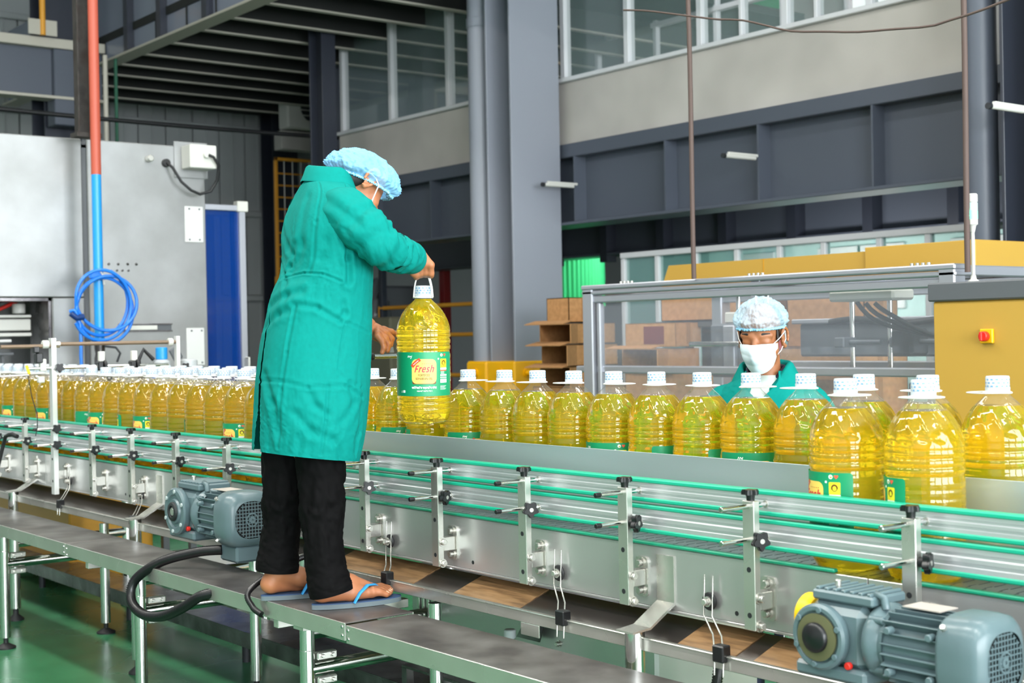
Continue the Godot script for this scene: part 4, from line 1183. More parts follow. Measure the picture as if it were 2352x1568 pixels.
func posts_and_fittings() -> void:
	var top := star_knob(0.022, 0.012, 0.014).mesh()
	var side := star_knob(0.024, 0.014, 0.012).mesh()
	var hole := G.new().cyl(Vector3.ZERO, Vector3(0, 0, 0.0006), 0.0065, -1, 16).mesh()
	var tube := G.new().span(Vector3(-0.018, 0.7, -0.01), Vector3(0.018, 1.003, 0.01), 0.0015).mesh()
	var rod := G.new().cyl(Vector3(0, 0, -0.065), Vector3(0, 0, 0.085), 0.0058, -1, 12).mesh()
	var tip := G.new().cyl(Vector3(0, 0, 0.085), Vector3(0, 0, 0.103), 0.0068, -1, 12, 0.0015).mesh()
	var nut := G.new().cyl(Vector3(0, 0, -0.066), Vector3(0, 0, -0.05), 0.009, -1, 8).mesh()
	var arm := G.new().span(Vector3(-0.016, 0.745, -0.0545), Vector3(0.016, 0.787, -0.01), 0.002).mesh()
	var bo := PackedVector2Array()
	for k in 24:
		var a := TAU * k / 24
		bo.append(Vector2(0.023 * signf(cos(a)) * pow(absf(cos(a)), 0.4), 0.052 * signf(sin(a)) * pow(absf(sin(a)), 0.25)))
	var plate := G.new().prism(bo, 0.006, Transform3D(Basis(), Vector3(0, 0.766, -0.0605))).mesh()
	var bg := G.new()
	hexbolt(bg, Vector3.ZERO, Vector3.BACK, 0.0095, 0.014)
	var bolt := bg.mesh()
	var xs := [-7.565, -7.122, -6.708, -6.23, -5.79, -5.338, -4.884, -4.39, -3.9, -3.487, -3.061, -2.646, -2.215, -1.771, -1.33]
	var where := ["second from the far left, half out of frame", "at the far left edge", "", "second right of the tall sensor post", "third right of the tall sensor post", "above the smaller motor's gearbox", "above the smaller motor's fan end", "hidden behind the worker's legs", "immediately right of the worker's legs", "second right of the worker", "third right of the worker", "fourth right of the worker", "left of the large motor", "above the large motor", "at the right edge"]
	for i in xs.size():
		if i == 2:
			continue
		var t := thing("rail_post", "stainless rail post with black star knobs, " + where[i], "post", Vector3(xs[i], 0, -2.455), "guide rail posts along the conveyor")
		part(t, "square_tube", tube, M.stainless)
		part(t, "top_knob", top, M.black_plastic, "", Vector3(0, 1.003, 0))
		for y in [0.99, 0.912]:
			part(t, "clamp_rod", rod, M.stainless_polished, "", Vector3(0, y, 0))
			part(t, "rod_tip", tip, M.black_plastic if i < 12 else M.stainless_polished, "", Vector3(0, y, 0))
			part(t, "rod_nut", nut, M.stainless, "", Vector3(0, y, 0))
		var sk := part(t, "side_knob", side, M.black_plastic, "", Vector3(0.018, 0.912, 0))
		sk.rotation_degrees = Vector3(0, 20.0 * sin(i * 3.0), -90)
		part(sk, "knob_insert", G.new().cyl(Vector3(0, 0.02, 0), Vector3(0, 0.0268, 0), 0.006, -1, 12), M.stainless)
		for y in [0.842, 0.735]:
			part(t, "tube_hole", hole, M.motor_dark, "", Vector3(0, y, 0.01))
		part(t, "arm", arm, M.stainless)
		part(t, "mount_plate", plate, M.stainless)
		for y in [0.802, 0.731]:
			part(t, "bolt", bolt, M.stainless, "", Vector3(0, y, -0.0545))
		for y in [0.775, 0.71]:
			part(t, "side_bolt", bolt, M.stainless, "", Vector3(0.018, y, -0.004)).rotation_degrees = Vector3(0, 90, 0)
	# tall sensor post with its cross bars
	var s := thing("sensor_stand", "tall square post carrying cross bars and black clamps over the bottles", "stand", Vector3(-6.708, 0, -2.455))
	part(s, "tall_post", G.new().span(Vector3(-0.02, 0.67, -0.012), Vector3(0.02, 1.43, 0.012), 0.0015), M.stainless_bright)
	for y in [0.99, 0.912]:
		part(s, "clamp_rod", rod, M.stainless_polished, "", Vector3(0, y, 0))
		part(s, "rod_tip", tip, M.black_plastic, "", Vector3(0, y, 0))
		part(s, "side_knob", side, M.black_plastic, "", Vector3(0.02, y, 0)).rotation_degrees = Vector3(0, 0, -90)
	for y in [0.842, 0.735]:
		part(s, "tube_hole", hole, M.motor_dark, "", Vector3(0, y, 0.012))
	part(s, "arm", arm, M.stainless)
	part(s, "mount_plate", plate, M.stainless)
	for y in [0.802, 0.731]:
		part(s, "bolt", bolt, M.stainless, "", Vector3(0, y, -0.0545))
	# the bridge runs across the lane, towards the far side
	part(s, "upper_bar", G.new().cyl(Vector3(0, 1.4, 0.0), Vector3(0, 1.4, -0.66), 0.0095), M.bar_brown)
	part(s, "upper_bar", G.new().cyl(Vector3(0, 1.392, 0.0), Vector3(0, 1.392, 0.25), 0.0095), M.bar_brown)
	part(s, "far_post", G.new().span(Vector3(-0.016, 0.72, -0.66), Vector3(0.016, 1.43, -0.64), 0.002), M.stainless_bright)
	part(s, "lower_bar", G.new().cyl(Vector3(0, 1.285, 0.12), Vector3(0, 1.285, -0.6), 0.0078), M.stainless_polished)
	part(s, "bar_collar", G.new().cyl(Vector3(0, 1.4, -0.625), Vector3(0, 1.4, -0.6), 0.02, -1, 14, 0.003), M.off_white)
	part(s, "bar_collar", G.new().cyl(Vector3(0, 1.4, 0.05), Vector3(0, 1.4, 0.02), 0.02, -1, 14, 0.003), M.off_white)
	part(s, "bar_nut", G.new().cyl(Vector3(0, 1.4, -0.012), Vector3(0, 1.4, -0.035), 0.017, -1, 6), M.stainless)
	part(s, "side_knob", side, M.black_plastic, "", Vector3(0.02, 1.285, -0.02)).rotation_degrees = Vector3(0, 0, -90)
	part(s, "side_knob", side, M.black_plastic, "", Vector3(0.016, 1.27, -0.68)).rotation_degrees = Vector3(0, 0, -90)
	for z in [-0.25, -0.42]:
		part(s, "clamp_disc", G.new().cyl(Vector3(-0.0, 1.285, z), Vector3(0, 1.285, z - 0.016), 0.034, -1, 18, 0.004), M.black_plastic)
		part(s, "clamp_block", G.new().span(Vector3(-0.018, 1.265, z), Vector3(0.02, 1.31, z + 0.03), 0.005), M.black_plastic)
		part(s, "white_tab", G.new().span(Vector3(-0.012, 1.31, z - 0.01), Vector3(0.012, 1.36, z + 0.02), 0.003), M.off_white)
		part(s, "brush_blade", G.new().box(Vector3(0, 1.24, z - 0.03), Vector3(0.008, 0.08, 0.025), 0.002, Basis(Vector3.RIGHT, 0.35)), M.black_rubber)
	part(s, "sensor_head", G.new().box(Vector3(0.0, 1.335, 0.07), Vector3(0.04, 0.05, 0.035), 0.005).box(Vector3(0.01, 1.375, 0.085), Vector3(0.03, 0.03, 0.03), 0.004), M.black_plastic)
	part(s, "sensor_clamp", G.new().box(Vector3(0, 1.3, 0.05), Vector3(0.03, 0.06, 0.03), 0.004).box(Vector3(0, 1.23, 0.06), Vector3(0.03, 0.03, 0.03), 0.004), M.off_white)
	part(s, "yellow_flag", G.new().box(Vector3(0.01, 1.28, 0.125), Vector3(0.006, 0.045, 0.014), 0.002, Basis(Vector3.RIGHT, 0.3)), M.yellow_cap)
	part(s, "sensor_rod", G.new().cyl(Vector3(0, 1.255, 0.12), Vector3(0, 1.25, 0.45), 0.006), M.stainless_polished)
	part(s, "sensor_wire", G.new().tube([Vector3(0.01, 1.25, 0.125), Vector3(0.012, 1.15, 0.11), Vector3(0.012, 1.06, 0.085), Vector3(0.01, 1.0, 0.085), Vector3(0.01, 0.96, 0.095)], 0.0022, 6), M.cable_black)
	# cable with a black plug hanging from the sensor
	var cb := thing("sensor_cable", "black cable drooping from the rail beside the tall post", "cable", Vector3(-6.95, 0, -2.3))
	part(cb, "plug", G.new().tube([Vector3(0.14, 0.955, -0.01), Vector3(0.1, 0.965, 0), Vector3(0.05, 0.96, 0.0)], 0.011, 9), M.black_rubber)
	part(cb, "cord", G.new().tube([Vector3(0.06, 0.962, 0), Vector3(0.0, 0.95, 0.0), Vector3(-0.04, 0.9, 0.0), Vector3(-0.06, 0.8, 0.02), Vector3(-0.09, 0.72, 0.03), Vector3(-0.2, 0.62, 0.05), Vector3(-0.4, 0.585, 0.03)], 0.0095, 9), M.black_rubber)
	# filter regulators standing behind the bottles by the silver machine
	for k in 2:
		var f := thing("air_filter", ["air filter with a blue cap and grey bowl behind the bottles on the left", "grey air filter bowl with a dark gauge beside the blue-capped one"][k], "air filter", Vector3(-7.6, 0, -3.42 - 0.17 * k), "air filters")
		part(f, "stand", G.new().span(Vector3(-0.02, 0, -0.02), Vector3(0.02, 1.1, 0.02), 0.003), M.graphite)
		part(f, "bowl", G.new().lathe([Vector2(0.012, 1.1), Vector2(0.032, 1.13), Vector2(0.036, 1.22), Vector2(0.036, 1.25)], 18), M.bowl_grey)
		part(f, "head", G.new().lathe([Vector2(0.036, 1.25), Vector2(0.05, 1.255), Vector2(0.05, 1.29), Vector2(0.03, 1.3)], 18), M.bowl_grey)
		if k == 0:
			part(f, "blue_cap", G.new().cyl(Vector3(0, 1.3, 0), Vector3(0, 1.37, 0), 0.034, -1, 18, 0.004), M.blue_pipe)
			part(f, "dark_gauge", G.new().box(Vector3(0.03, 1.33, -0.075), Vector3(0.015, 0.08, 0.06), 0.006, Basis(Vector3.RIGHT, 0.5)), M.graphite)
			part(f, "air_hose", G.new().tube([Vector3(0, 1.3, 0.05), Vector3(0.0, 1.36, 0.11), Vector3(0, 1.3, 0.14), Vector3(0, 1.15, 0.13)], 0.012, 8), M.black_rubber)
		part(f, "blue_tube", G.new().tube([Vector3(0.02, 1.2, 0.06 - 0.15 * k), Vector3(0.02, 1.1, 0.07 - 0.18 * k)], 0.012, 8), M.blue_hose)

# ---------------------------------------------------------------- geared motors; local +x runs from the gearbox to the fan
func cowl_ring(x: float, r: float, e: float, cnt: int) -> PackedVector3Array:
	var p := PackedVector3Array()
	for k in cnt:
		var a := TAU * k / cnt
		var c := cos(a)
		var s := sin(a)
		var q := r / pow(pow(absf(c), e) + pow(absf(s), e), 1.0 / e)
		p.append(Vector3(x, q * s, q * c))
	return p

func geared_motor(label: String, at: Vector3, big: bool) -> void:
	var t := thing("geared_motor", label, "motor", at, "geared motors on the conveyor")
	t.scale = Vector3.ONE * (0.86 if big else 1.0)
	var mg: Material = M.motor_grey
	var fr := 0.079 if big else 0.088
	# gear housing: ribbed box with a round flange towards the viewer
	part(t, "gear_housing", G.new().box(Vector3(0, 0.0, -0.02), Vector3(0.19, 0.17, 0.15), 0.03).box(Vector3(-0.01, -0.085, -0.01), Vector3(0.21, 0.035, 0.15), 0.008), mg)
	part(t, "top_cover", G.new().box(Vector3(0.015, 0.094, -0.02), Vector3(0.18, 0.024, 0.13), 0.005), mg)
	for k in 7:
		part(t, "cover_rib", G.new().box(Vector3(-0.06 + 0.025 * k, 0.109, -0.02), Vector3(0.012, 0.008, 0.12), 0.002), mg)
	part(t, "flange", G.new().lathe([Vector2(0.0, 0.0), Vector2(fr - 0.004, 0.0), Vector2(fr, 0.006), Vector2(fr, 0.022), Vector2(fr - 0.006, 0.028), Vector2(0.064, 0.028), Vector2(0.058, 0.022), Vector2(0.048, 0.022), Vector2(0.044, 0.03), Vector2(0.03, 0.03), Vector2(0.03, 0.018), Vector2(0, 0.018)], 40, Transform3D(Basis(Vector3.RIGHT, Vector3.BACK, Vector3.DOWN), Vector3(-0.03, 0, 0.055)), 0.75), mg)
	if big:
		part(t, "seal_ring", G.new().lathe([Vector2(0.035, 0.018), Vector2(0.055, 0.02), Vector2(0.057, 0.031), Vector2(0.034, 0.033)], 32, Transform3D(Basis(Vector3.RIGHT, Vector3.BACK, Vector3.DOWN), Vector3(-0.03, 0, 0.055))), M.olive)
		part(t, "hub_cap", G.new().lathe([Vector2(0.036, 0.02), Vector2(0.036, 0.04), Vector2(0.03, 0.046), Vector2(0, 0.048)], 28, Transform3D(Basis(Vector3.RIGHT, Vector3.BACK, Vector3.DOWN), Vector3(-0.03, 0, 0.055))), M.black_plastic)
		part(t, "yellow_cover", G.new().cyl(Vector3(-0.13, 0.03, 0.0), Vector3(-0.09, 0.03, 0.0), 0.055, -1, 28, 0.008), M.yellow_cap)
	else:
		part(t, "hub_ring", G.new().lathe([Vector2(0.02, 0.02), Vector2(0.036, 0.02), Vector2(0.036, 0.036), Vector2(0.032, 0.04), Vector2(0.022, 0.04), Vector2(0.02, 0.028)], 28, Transform3D(Basis(Vector3.RIGHT, Vector3.BACK, Vector3.DOWN), Vector3(-0.03, 0, 0.055))), M.motor_dark)
		part(t, "shaft_end", G.new().cyl(Vector3(-0.03, 0, 0.06), Vector3(-0.03, 0, 0.092), 0.016, -1, 18, 0.002), M.stainless)
	for k in 6:
		var a := TAU * k / 6 + 0.4
		var br := fr - 0.013
		part(t, "flange_bolt", G.new().cyl(Vector3(-0.03 + br * cos(a), br * sin(a), 0.082), Vector3(-0.03 + br * cos(a), br * sin(a), 0.0875), 0.0075, -1, 10, 0.001), M.motor_light if not big else mg)
	part(t, "breather", G.new().cyl(Vector3(-0.03, 0.105, 0.0), Vector3(-0.03, 0.128, 0.0), 0.008, -1, 10, 0.002), M.stainless)
	part(t, "oil_plug", G.new().cyl(Vector3(0.045, -0.06, 0.055), Vector3(0.045, -0.06, 0.068), 0.009, -1, 14, 0.002), M.red_plastic, "red oil plug")
	part(t, "lifting_lug", G.new().tube([Vector3(0.08, 0.085, 0.02), Vector3(0.1, 0.112, 0.02), Vector3(0.12, 0.105, 0.02), Vector3(0.125, 0.08, 0.02)], 0.01, 8), mg)
	part(t, "adapter", G.new().lathe([Vector2(0.075, 0.0), Vector2(0.088, 0.012), Vector2(0.09, 0.03), Vector2(0.076, 0.045), Vector2(0.08, 0.06)], 36, Transform3D(Basis(Vector3.UP, Vector3.RIGHT, Vector3.FORWARD), Vector3(0.085, 0, -0.01))), mg)
	for k in 4:
		var a := PI / 4 + PI / 2 * k
		part(t, "adapter_bolt", G.new().cyl(Vector3(0.1, 0.082 * sin(a), -0.01 + 0.082 * cos(a)), Vector3(0.14, 0.082 * sin(a), -0.01 + 0.082 * cos(a)), 0.01, -1, 10, 0.002), mg)
	# finned stator
	part(t, "stator", G.new().cyl(Vector3(0.14, 0, -0.01), Vector3(0.31, 0, -0.01), 0.074, -1, 36), mg)
	for k in 22:
		var a := TAU * (k + 0.5) / 22
		var rr := 0.084 + 0.012 * pow(absf(sin(2.0 * a)), 3.0)
		part(t, "fin", G.new().box(Vector3(0.225, (rr - 0.012) * sin(a), -0.01 + (rr - 0.012) * cos(a)), Vector3(0.16, 0.0035, 0.03), 0.001, Basis(Vector3.RIGHT, -a)), mg)
	for yy in [-0.05, 0.045]:
		for xx in [0.17, 0.28]:
			part(t, "fin_boss", G.new().cyl(Vector3(xx, yy, 0.06), Vector3(xx, yy, 0.083), 0.009, -1, 12, 0.002), mg)
	part(t, "name_plate", G.new().span(Vector3(0.17, 0.092, -0.05), Vector3(0.27, 0.0945, 0.02)), M.plate_grey)
	# fan cowl with an eight-sided grille
	var rows := []
	for q in [[0.298, 0.085, 3.2], [0.3, 0.094, 3.2], [0.31, 0.099, 3.4], [0.36, 0.1, 3.4], [0.39, 0.098, 3.2], [0.405, 0.088, 3.0], [0.413, 0.073, 2.8], [0.414, 0.066, 2.6]]:
		rows.append(cowl_ring(q[0], q[1], q[2], 48))
	var pts := PackedVector3Array()
	for r in rows:
		for p in r:
			pts.append(p + Vector3(0, 0, -0.01))
	part(t, "fan_cowl", G.new().sheet(pts, rows.size(), 48, true, true), mg)
	part(t, "cowl_inside", G.new().cyl(Vector3(0.392, 0, -0.01), Vector3(0.395, 0, -0.01), 0.068, -1, 24), M.motor_dark)
	var gr := G.new()
	for k in 11:
		var y := -0.06 + 0.012 * k
		var half := minf(0.064, 0.064 * 1.42 - absf(y))
		gr.box(Vector3(0.413, y, -0.01), Vector3(0.002, 0.0028, 2.0 * half))
		gr.box(Vector3(0.4125, 0, -0.01 + y), Vector3(0.002, 2.0 * half, 0.0028))
	gr.lathe([Vector2(0.004, 0.0), Vector2(0.012, 0), Vector2(0.012, 0.003), Vector2(0.004, 0.003)], 20, Transform3D(Basis(Vector3.UP, Vector3.RIGHT, Vector3.FORWARD), Vector3(0.4125, 0, -0.01)))
	gr.lathe([Vector2(0.02, 0.0), Vector2(0.024, 0), Vector2(0.024, 0.003), Vector2(0.02, 0.003)], 24, Transform3D(Basis(Vector3.UP, Vector3.RIGHT, Vector3.FORWARD), Vector3(0.4125, 0, -0.01)))
	part(t, "fan_grille", gr, mg)
	for s in [[0.07, 0.07], [-0.07, 0.07]]:
		part(t, "cowl_screw", G.new().cyl(Vector3(0.32, s[0], 0.075), Vector3(0.32, s[0] * 1.12, 0.085), 0.007, -1, 10, 0.001), M.stainless)
	part(t, "terminal_box", G.new().box(Vector3(0.33, -0.122, -0.01), Vector3(0.13, 0.06, 0.11), 0.008), mg)
	part(t, "mount_arm", G.new().box(Vector3(0.0, 0.0, -0.13), Vector3(0.12, 0.12, 0.1), 0.01), M.graphite)

func motors() -> void:
	geared_motor("smaller grey geared motor left of the standing worker's legs", Vector3(-4.86, 0.765, -2.32), false)
	geared_motor("large grey geared motor with a yellow cover in the lower right corner", Vector3(-1.838, 0.768, -2.33), true)
	# corrugated cable conduits
	var ribs := func(path: Array, r: float) -> G:
		var cv := Curve3D.new()
		for i in path.size():
			var a: Vector3 = path[maxi(i - 1, 0)]
			var b: Vector3 = path[mini(i + 1, path.size() - 1)]
			cv.add_point(path[i], -(b - a) / 6.0, (b - a) / 6.0)
		var L := cv.get_baked_length()
		var n := int(L / 0.0022)
		var ps := []
		var rs := []
		for i in n + 1:
			ps.append(cv.sample_baked(L * i / n, true))
			rs.append(r * (1.0 + 0.11 * (1.0 if i % 3 != 0 else -0.6)))
		return G.new().tube(ps, rs, 12)
	single("conduit", ribs.call([Vector3(-4.58, 0.65, -2.28), Vector3(-4.66, 0.64, -2.22), Vector3(-4.78, 0.6, -2.13), Vector3(-4.87, 0.53, -2.07), Vector3(-4.86, 0.46, -2.05), Vector3(-4.76, 0.425, -2.05), Vector3(-4.6, 0.44, -2.05), Vector3(-4.45, 0.49, -2.06), Vector3(-4.37, 0.535, -2.085), Vector3(-4.33, 0.55, -2.118)], 0.0165), M.black_plastic, "thick black corrugated conduit looping from the smaller motor to the bench", "conduit", "", Vector3.ZERO)
	single("conduit", ribs.call([Vector3(-4.0, 0.72, -2.4), Vector3(-4.02, 0.66, -2.2), Vector3(-4.02, 0.6, -2.09), Vector3(-3.99, 0.555, -2.085), Vector3(-3.95, 0.535, -2.095)], 0.009), M.black_plastic, "slim black corrugated conduit beside the worker's left heel", "conduit")
	single("conduit", ribs.call([Vector3(-2.5, 0.6, -2.65), Vector3(-2.49, 0.5, -2.62), Vector3(-2.52, 0.38, -2.62), Vector3(-2.45, 0.3, -2.6)], 0.013), M.black_plastic, "black conduit hanging down behind the conveyor leg", "conduit")

# ---------------------------------------------------------------- oil bottles (base at the origin, 0.44 m tall, 0.174 m wide)
const BR := 0.087
var bottle_proto: Node3D

func body_profile() -> Array:
	# radius by height: petal foot, rings, label panel, rings, dome
	var p := [Vector2(0.0, 0.012), Vector2(0.03, 0.012), Vector2(0.045, 0.004), Vector2(0.066, 0.0), Vector2(0.078, 0.006), Vector2(0.083, 0.018), Vector2(0.0845, 0.032)]
	for y in [0.042, 0.06, 0.078]:
		p.append_array([Vector2(0.087, y - 0.006), Vector2(0.087, y + 0.004), Vector2(0.0842, y + 0.008)])
	for k in 7:
		var y := 0.096 + 0.0195 * k
		p.append_array([Vector2(0.0868, y - 0.006), Vector2(0.0868, y + 0.006), Vector2(0.0852, y + 0.0098)])
	for y in [0.238, 0.257, 0.276]:
		p.append_array([Vector2(0.084, y - 0.005), Vector2(0.087, y - 0.001), Vector2(0.087, y + 0.008)])
	p.append_array([Vector2(0.0855, 0.289), Vector2(0.087, 0.294), Vector2(0.0855, 0.306), Vector2(0.0828, 0.319), Vector2(0.0785, 0.332), Vector2(0.0725, 0.345), Vector2(0.065, 0.357), Vector2(0.056, 0.368), Vector2(0.046, 0.378), Vector2(0.036, 0.387), Vector2(0.029, 0.394), Vector2(0.0245, 0.4005), Vector2(0.0235, 0.41)])
	return p

func dense(p: Array, step: float) -> Array:
	var o := []
	for i in p.size() - 1:
		var n := maxi(1, int(ceil(p[i].distance_to(p[i + 1]) / step)))
		for k in n:
			o.append(p[i].lerp(p[i + 1], float(k) / n))
	o.append(p[-1])
	return o

# flutes pressed into the dome, slanting as they rise
func fluted(q: Vector2, a: float) -> float:
	var y := q.y
	if y < 0.298 or y > 0.4:
		if y < 0.03:
			return q.x * (1.0 - 0.07 * pow(absf(sin(a * 2.5)), 2.0) * clampf((0.03 - y) / 0.02, 0, 1) * (1.0 if q.x > 0.02 else 0.0))
		return q.x
	var env := smoothstep(0.298, 0.312, y) * (1.0 - smoothstep(0.388, 0.4, y))
	var w := a + (y - 0.3) * 5.5
	var f := pow(absf(cos(w * 7.0)), 5.0)
	return q.x * (1.0 - 0.036 * env * (1.0 - f) * 0.9)

func turned(prof: Array, seg: int) -> G:
	var g := G.new()
	var pts := PackedVector3Array()
	for q in prof:
		for k in seg:
			var a := TAU * k / seg
			var r := fluted(q, a)
			pts.append(Vector3(r * cos(a), q.y, -r * sin(a)))
	g.sheet(pts, prof.size(), seg, true)
	return g

# bend flat label art (x across, y up, z out) round the bottle
func bend(g: G, r := 0.0876) -> G:
	for i in g.v.size():
		var p := g.v[i]
		var a := p.x / r
		var q := g.n[i]
		var rr := r + p.z
		g.v[i] = Vector3(rr * sin(a), p.y, rr * cos(a))
		g.n[i] = Vector3(q.x * cos(a) + q.z * sin(a), q.y, q.z * cos(a) - q.x * sin(a))
	return g

# a rounded rectangle in label space as a fan of narrow columns
func rrect(g: G, x0: float, x1: float, y0: float, y1: float, r: float, z: float) -> G:
	var n := maxi(2, int(ceil((x1 - x0) / 0.004)))
	var xs := []
	for i in n + 1:
		xs.append(lerpf(x0, x1, float(i) / n))
	if r > 0.0:
		for k in 5:
			var d := r * (1.0 - cos(PI / 2 * (k + 0.5) / 5.0))
			xs.append(x0 + d)
			xs.append(x1 - d)
	xs.sort()
	var cut := func(x: float) -> float:
		var d := minf(x - x0, x1 - x)
		if d >= r or r <= 0.0:
			return 0.0
		return r - sqrt(maxf(0.0, r * r - (r - d) * (r - d)))
	for i in xs.size() - 1:
		var c0: float = cut.call(xs[i])
		var c1: float = cut.call(xs[i + 1])
		g.quad(Vector3(xs[i], y0 + c0, z), Vector3(xs[i + 1], y0 + c1, z), Vector3(xs[i + 1], y1 - c1, z), Vector3(xs[i], y1 - c0, z))
	return g

func lettering(g: G, txt: String, x0: float, x1: float, y0: float, y1: float, z: float, font := "Droid Sans", bold := true, slant := 0.0) -> void:
	var tm := TextMesh.new()
	var f := SystemFont.new()
	f.font_names = PackedStringArray([font])
	f.font_weight = 700 if bold else 400
	tm.font = f
	tm.text = txt
	tm.font_size = 48
	tm.pixel_size = 0.01
	tm.depth = 0.0
	tm.curve_step = 2.0
	var a := tm.surface_get_arrays(0) if tm.get_surface_count() > 0 else []
	if a.is_empty():
		return
	var v: PackedVector3Array = a[Mesh.ARRAY_VERTEX]
	var ix: PackedInt32Array = a[Mesh.ARRAY_INDEX]
	var lo := v[0]
	var hi := v[0]
	for p in v:
		lo = lo.min(p)
		hi = hi.max(p)
	var st := g.v.size()
	for p in v:
		var u := (p.x - lo.x) / (hi.x - lo.x)
		var w := (p.y - lo.y) / (hi.y - lo.y)
		g.vert(Vector3(lerpf(x0, x1, u) + slant * (w - 0.5) * (y1 - y0), lerpf(y0, y1, w), z), Vector3.BACK)
	for i in range(0, ix.size(), 3):
		var A := g.v[st + ix[i]]
		var B := g.v[st + ix[i + 1]]
		var C := g.v[st + ix[i + 2]]
		if (B - A).cross(C - A).z > 0:
			g.face(st + ix[i], st + ix[i + 1], st + ix[i + 2])
		else:
			g.face(st + ix[i], st + ix[i + 2], st + ix[i + 1])

func stroke(g: G, pts: Array, w: float, z: float) -> void:
	for i in pts.size() - 1:
		var a: Vector2 = pts[i]
		var b: Vector2 = pts[i + 1]
		var d := (b - a).normalized() * w * 0.5
		var s := Vector2(-d.y, d.x)
		a -= d
		b += d
		g.quad(Vector3(a.x - s.x, a.y - s.y, z), Vector3(b.x - s.x, b.y - s.y, z), Vector3(b.x + s.x, b.y + s.y, z), Vector3(a.x + s.x, a.y + s.y, z))

# script with a running head-line, letter by letter: each letter is a list of strokes in a unit box
func headline_script(g: G, letters: Array, x0: float, x1: float, y0: float, y1: float, w: float, z: float) -> void:
	var total := 0.0
	for l in letters:
		total += l[0]
	var x := x0
	var k := (x1 - x0) / total
	for l in letters:
		for s in l[1]:
			var pp := []
			for q in s:
				pp.append(Vector2(x + q.x * k * 0.9, lerpf(y0, y1, q.y)))
			stroke(g, pp, w, z)
		x += l[0] * k

func bangla() -> Array:
	var bar := func(wd: float) -> Array: return [Vector2(0, 0.72), Vector2(wd, 0.72)]
	var pho := [1.0, [bar.call(1.0), [Vector2(0.15, 0.72), Vector2(0.1, 0.3), Vector2(0.45, 0.1), Vector2(0.6, 0.4), Vector2(0.6, 0.72)], [Vector2(0.6, 0.4), Vector2(0.95, 0.35), Vector2(0.9, 0.05)]]]
	var ta := [0.9, [bar.call(0.9), [Vector2(0.3, 0.72), Vector2(0.15, 0.35), Vector2(0.5, 0.1), Vector2(0.75, 0.3)], [Vector2(0.3, 0.72), Vector2(0.5, 1.0), Vector2(0.8, 0.85)]]]
	var ii := [0.8, [bar.call(0.8), [Vector2(0.2, 0.0), Vector2(0.2, 0.72), Vector2(0.35, 1.0), Vector2(0.75, 0.9)]]]
	var aa := [0.5, [bar.call(0.5), [Vector2(0.3, 0.72), Vector2(0.3, 0.0)]]]
	var da := [0.9, [bar.call(0.9), [Vector2(0.2, 0.72), Vector2(0.55, 0.5), Vector2(0.2, 0.3), Vector2(0.6, 0.05), Vector2(0.8, 0.3)]]]
	var sa := [1.0, [bar.call(1.0), [Vector2(0.75, 0.72), Vector2(0.75, 0.0)], [Vector2(0.2, 0.72), Vector2(0.15, 0.25), Vector2(0.45, 0.3), Vector2(0.75, 0.35)]]]
	var ya := [1.0, [bar.call(1.0), [Vector2(0.8, 0.72), Vector2(0.8, 0.0)], [Vector2(0.15, 0.6), Vector2(0.1, 0.3), Vector2(0.5, 0.1), Vector2(0.8, 0.15)], [Vector2(0.45, -0.12), Vector2(0.52, -0.12)]]]
	var ba := [0.9, [bar.call(0.9), [Vector2(0.75, 0.72), Vector2(0.75, 0.0), Vector2(0.15, 0.38), Vector2(0.75, 0.7)]]]
	var na := [0.9, [bar.call(0.9), [Vector2(0.75, 0.72), Vector2(0.75, 0.0)], [Vector2(0.15, 0.5), Vector2(0.3, 0.25), Vector2(0.75, 0.4)]]]
	var ee := [0.5, [[Vector2(0.35, 0.72), Vector2(0.1, 0.4), Vector2(0.35, 0.05), Vector2(0.45, 0.2)], bar.call(0.5)]]
	var la := [1.1, [bar.call(1.1), [Vector2(0.95, 0.72), Vector2(0.95, 0.0)], [Vector2(0.1, 0.5), Vector2(0.3, 0.15), Vector2(0.5, 0.5), Vector2(0.7, 0.15), Vector2(0.95, 0.45)]]]
	var gap := [0.45, []]
	return [pho, ta, ii, pho, aa, ii, da, gap, sa, ya, aa, ba, ii, na, gap, ee, ta, la]

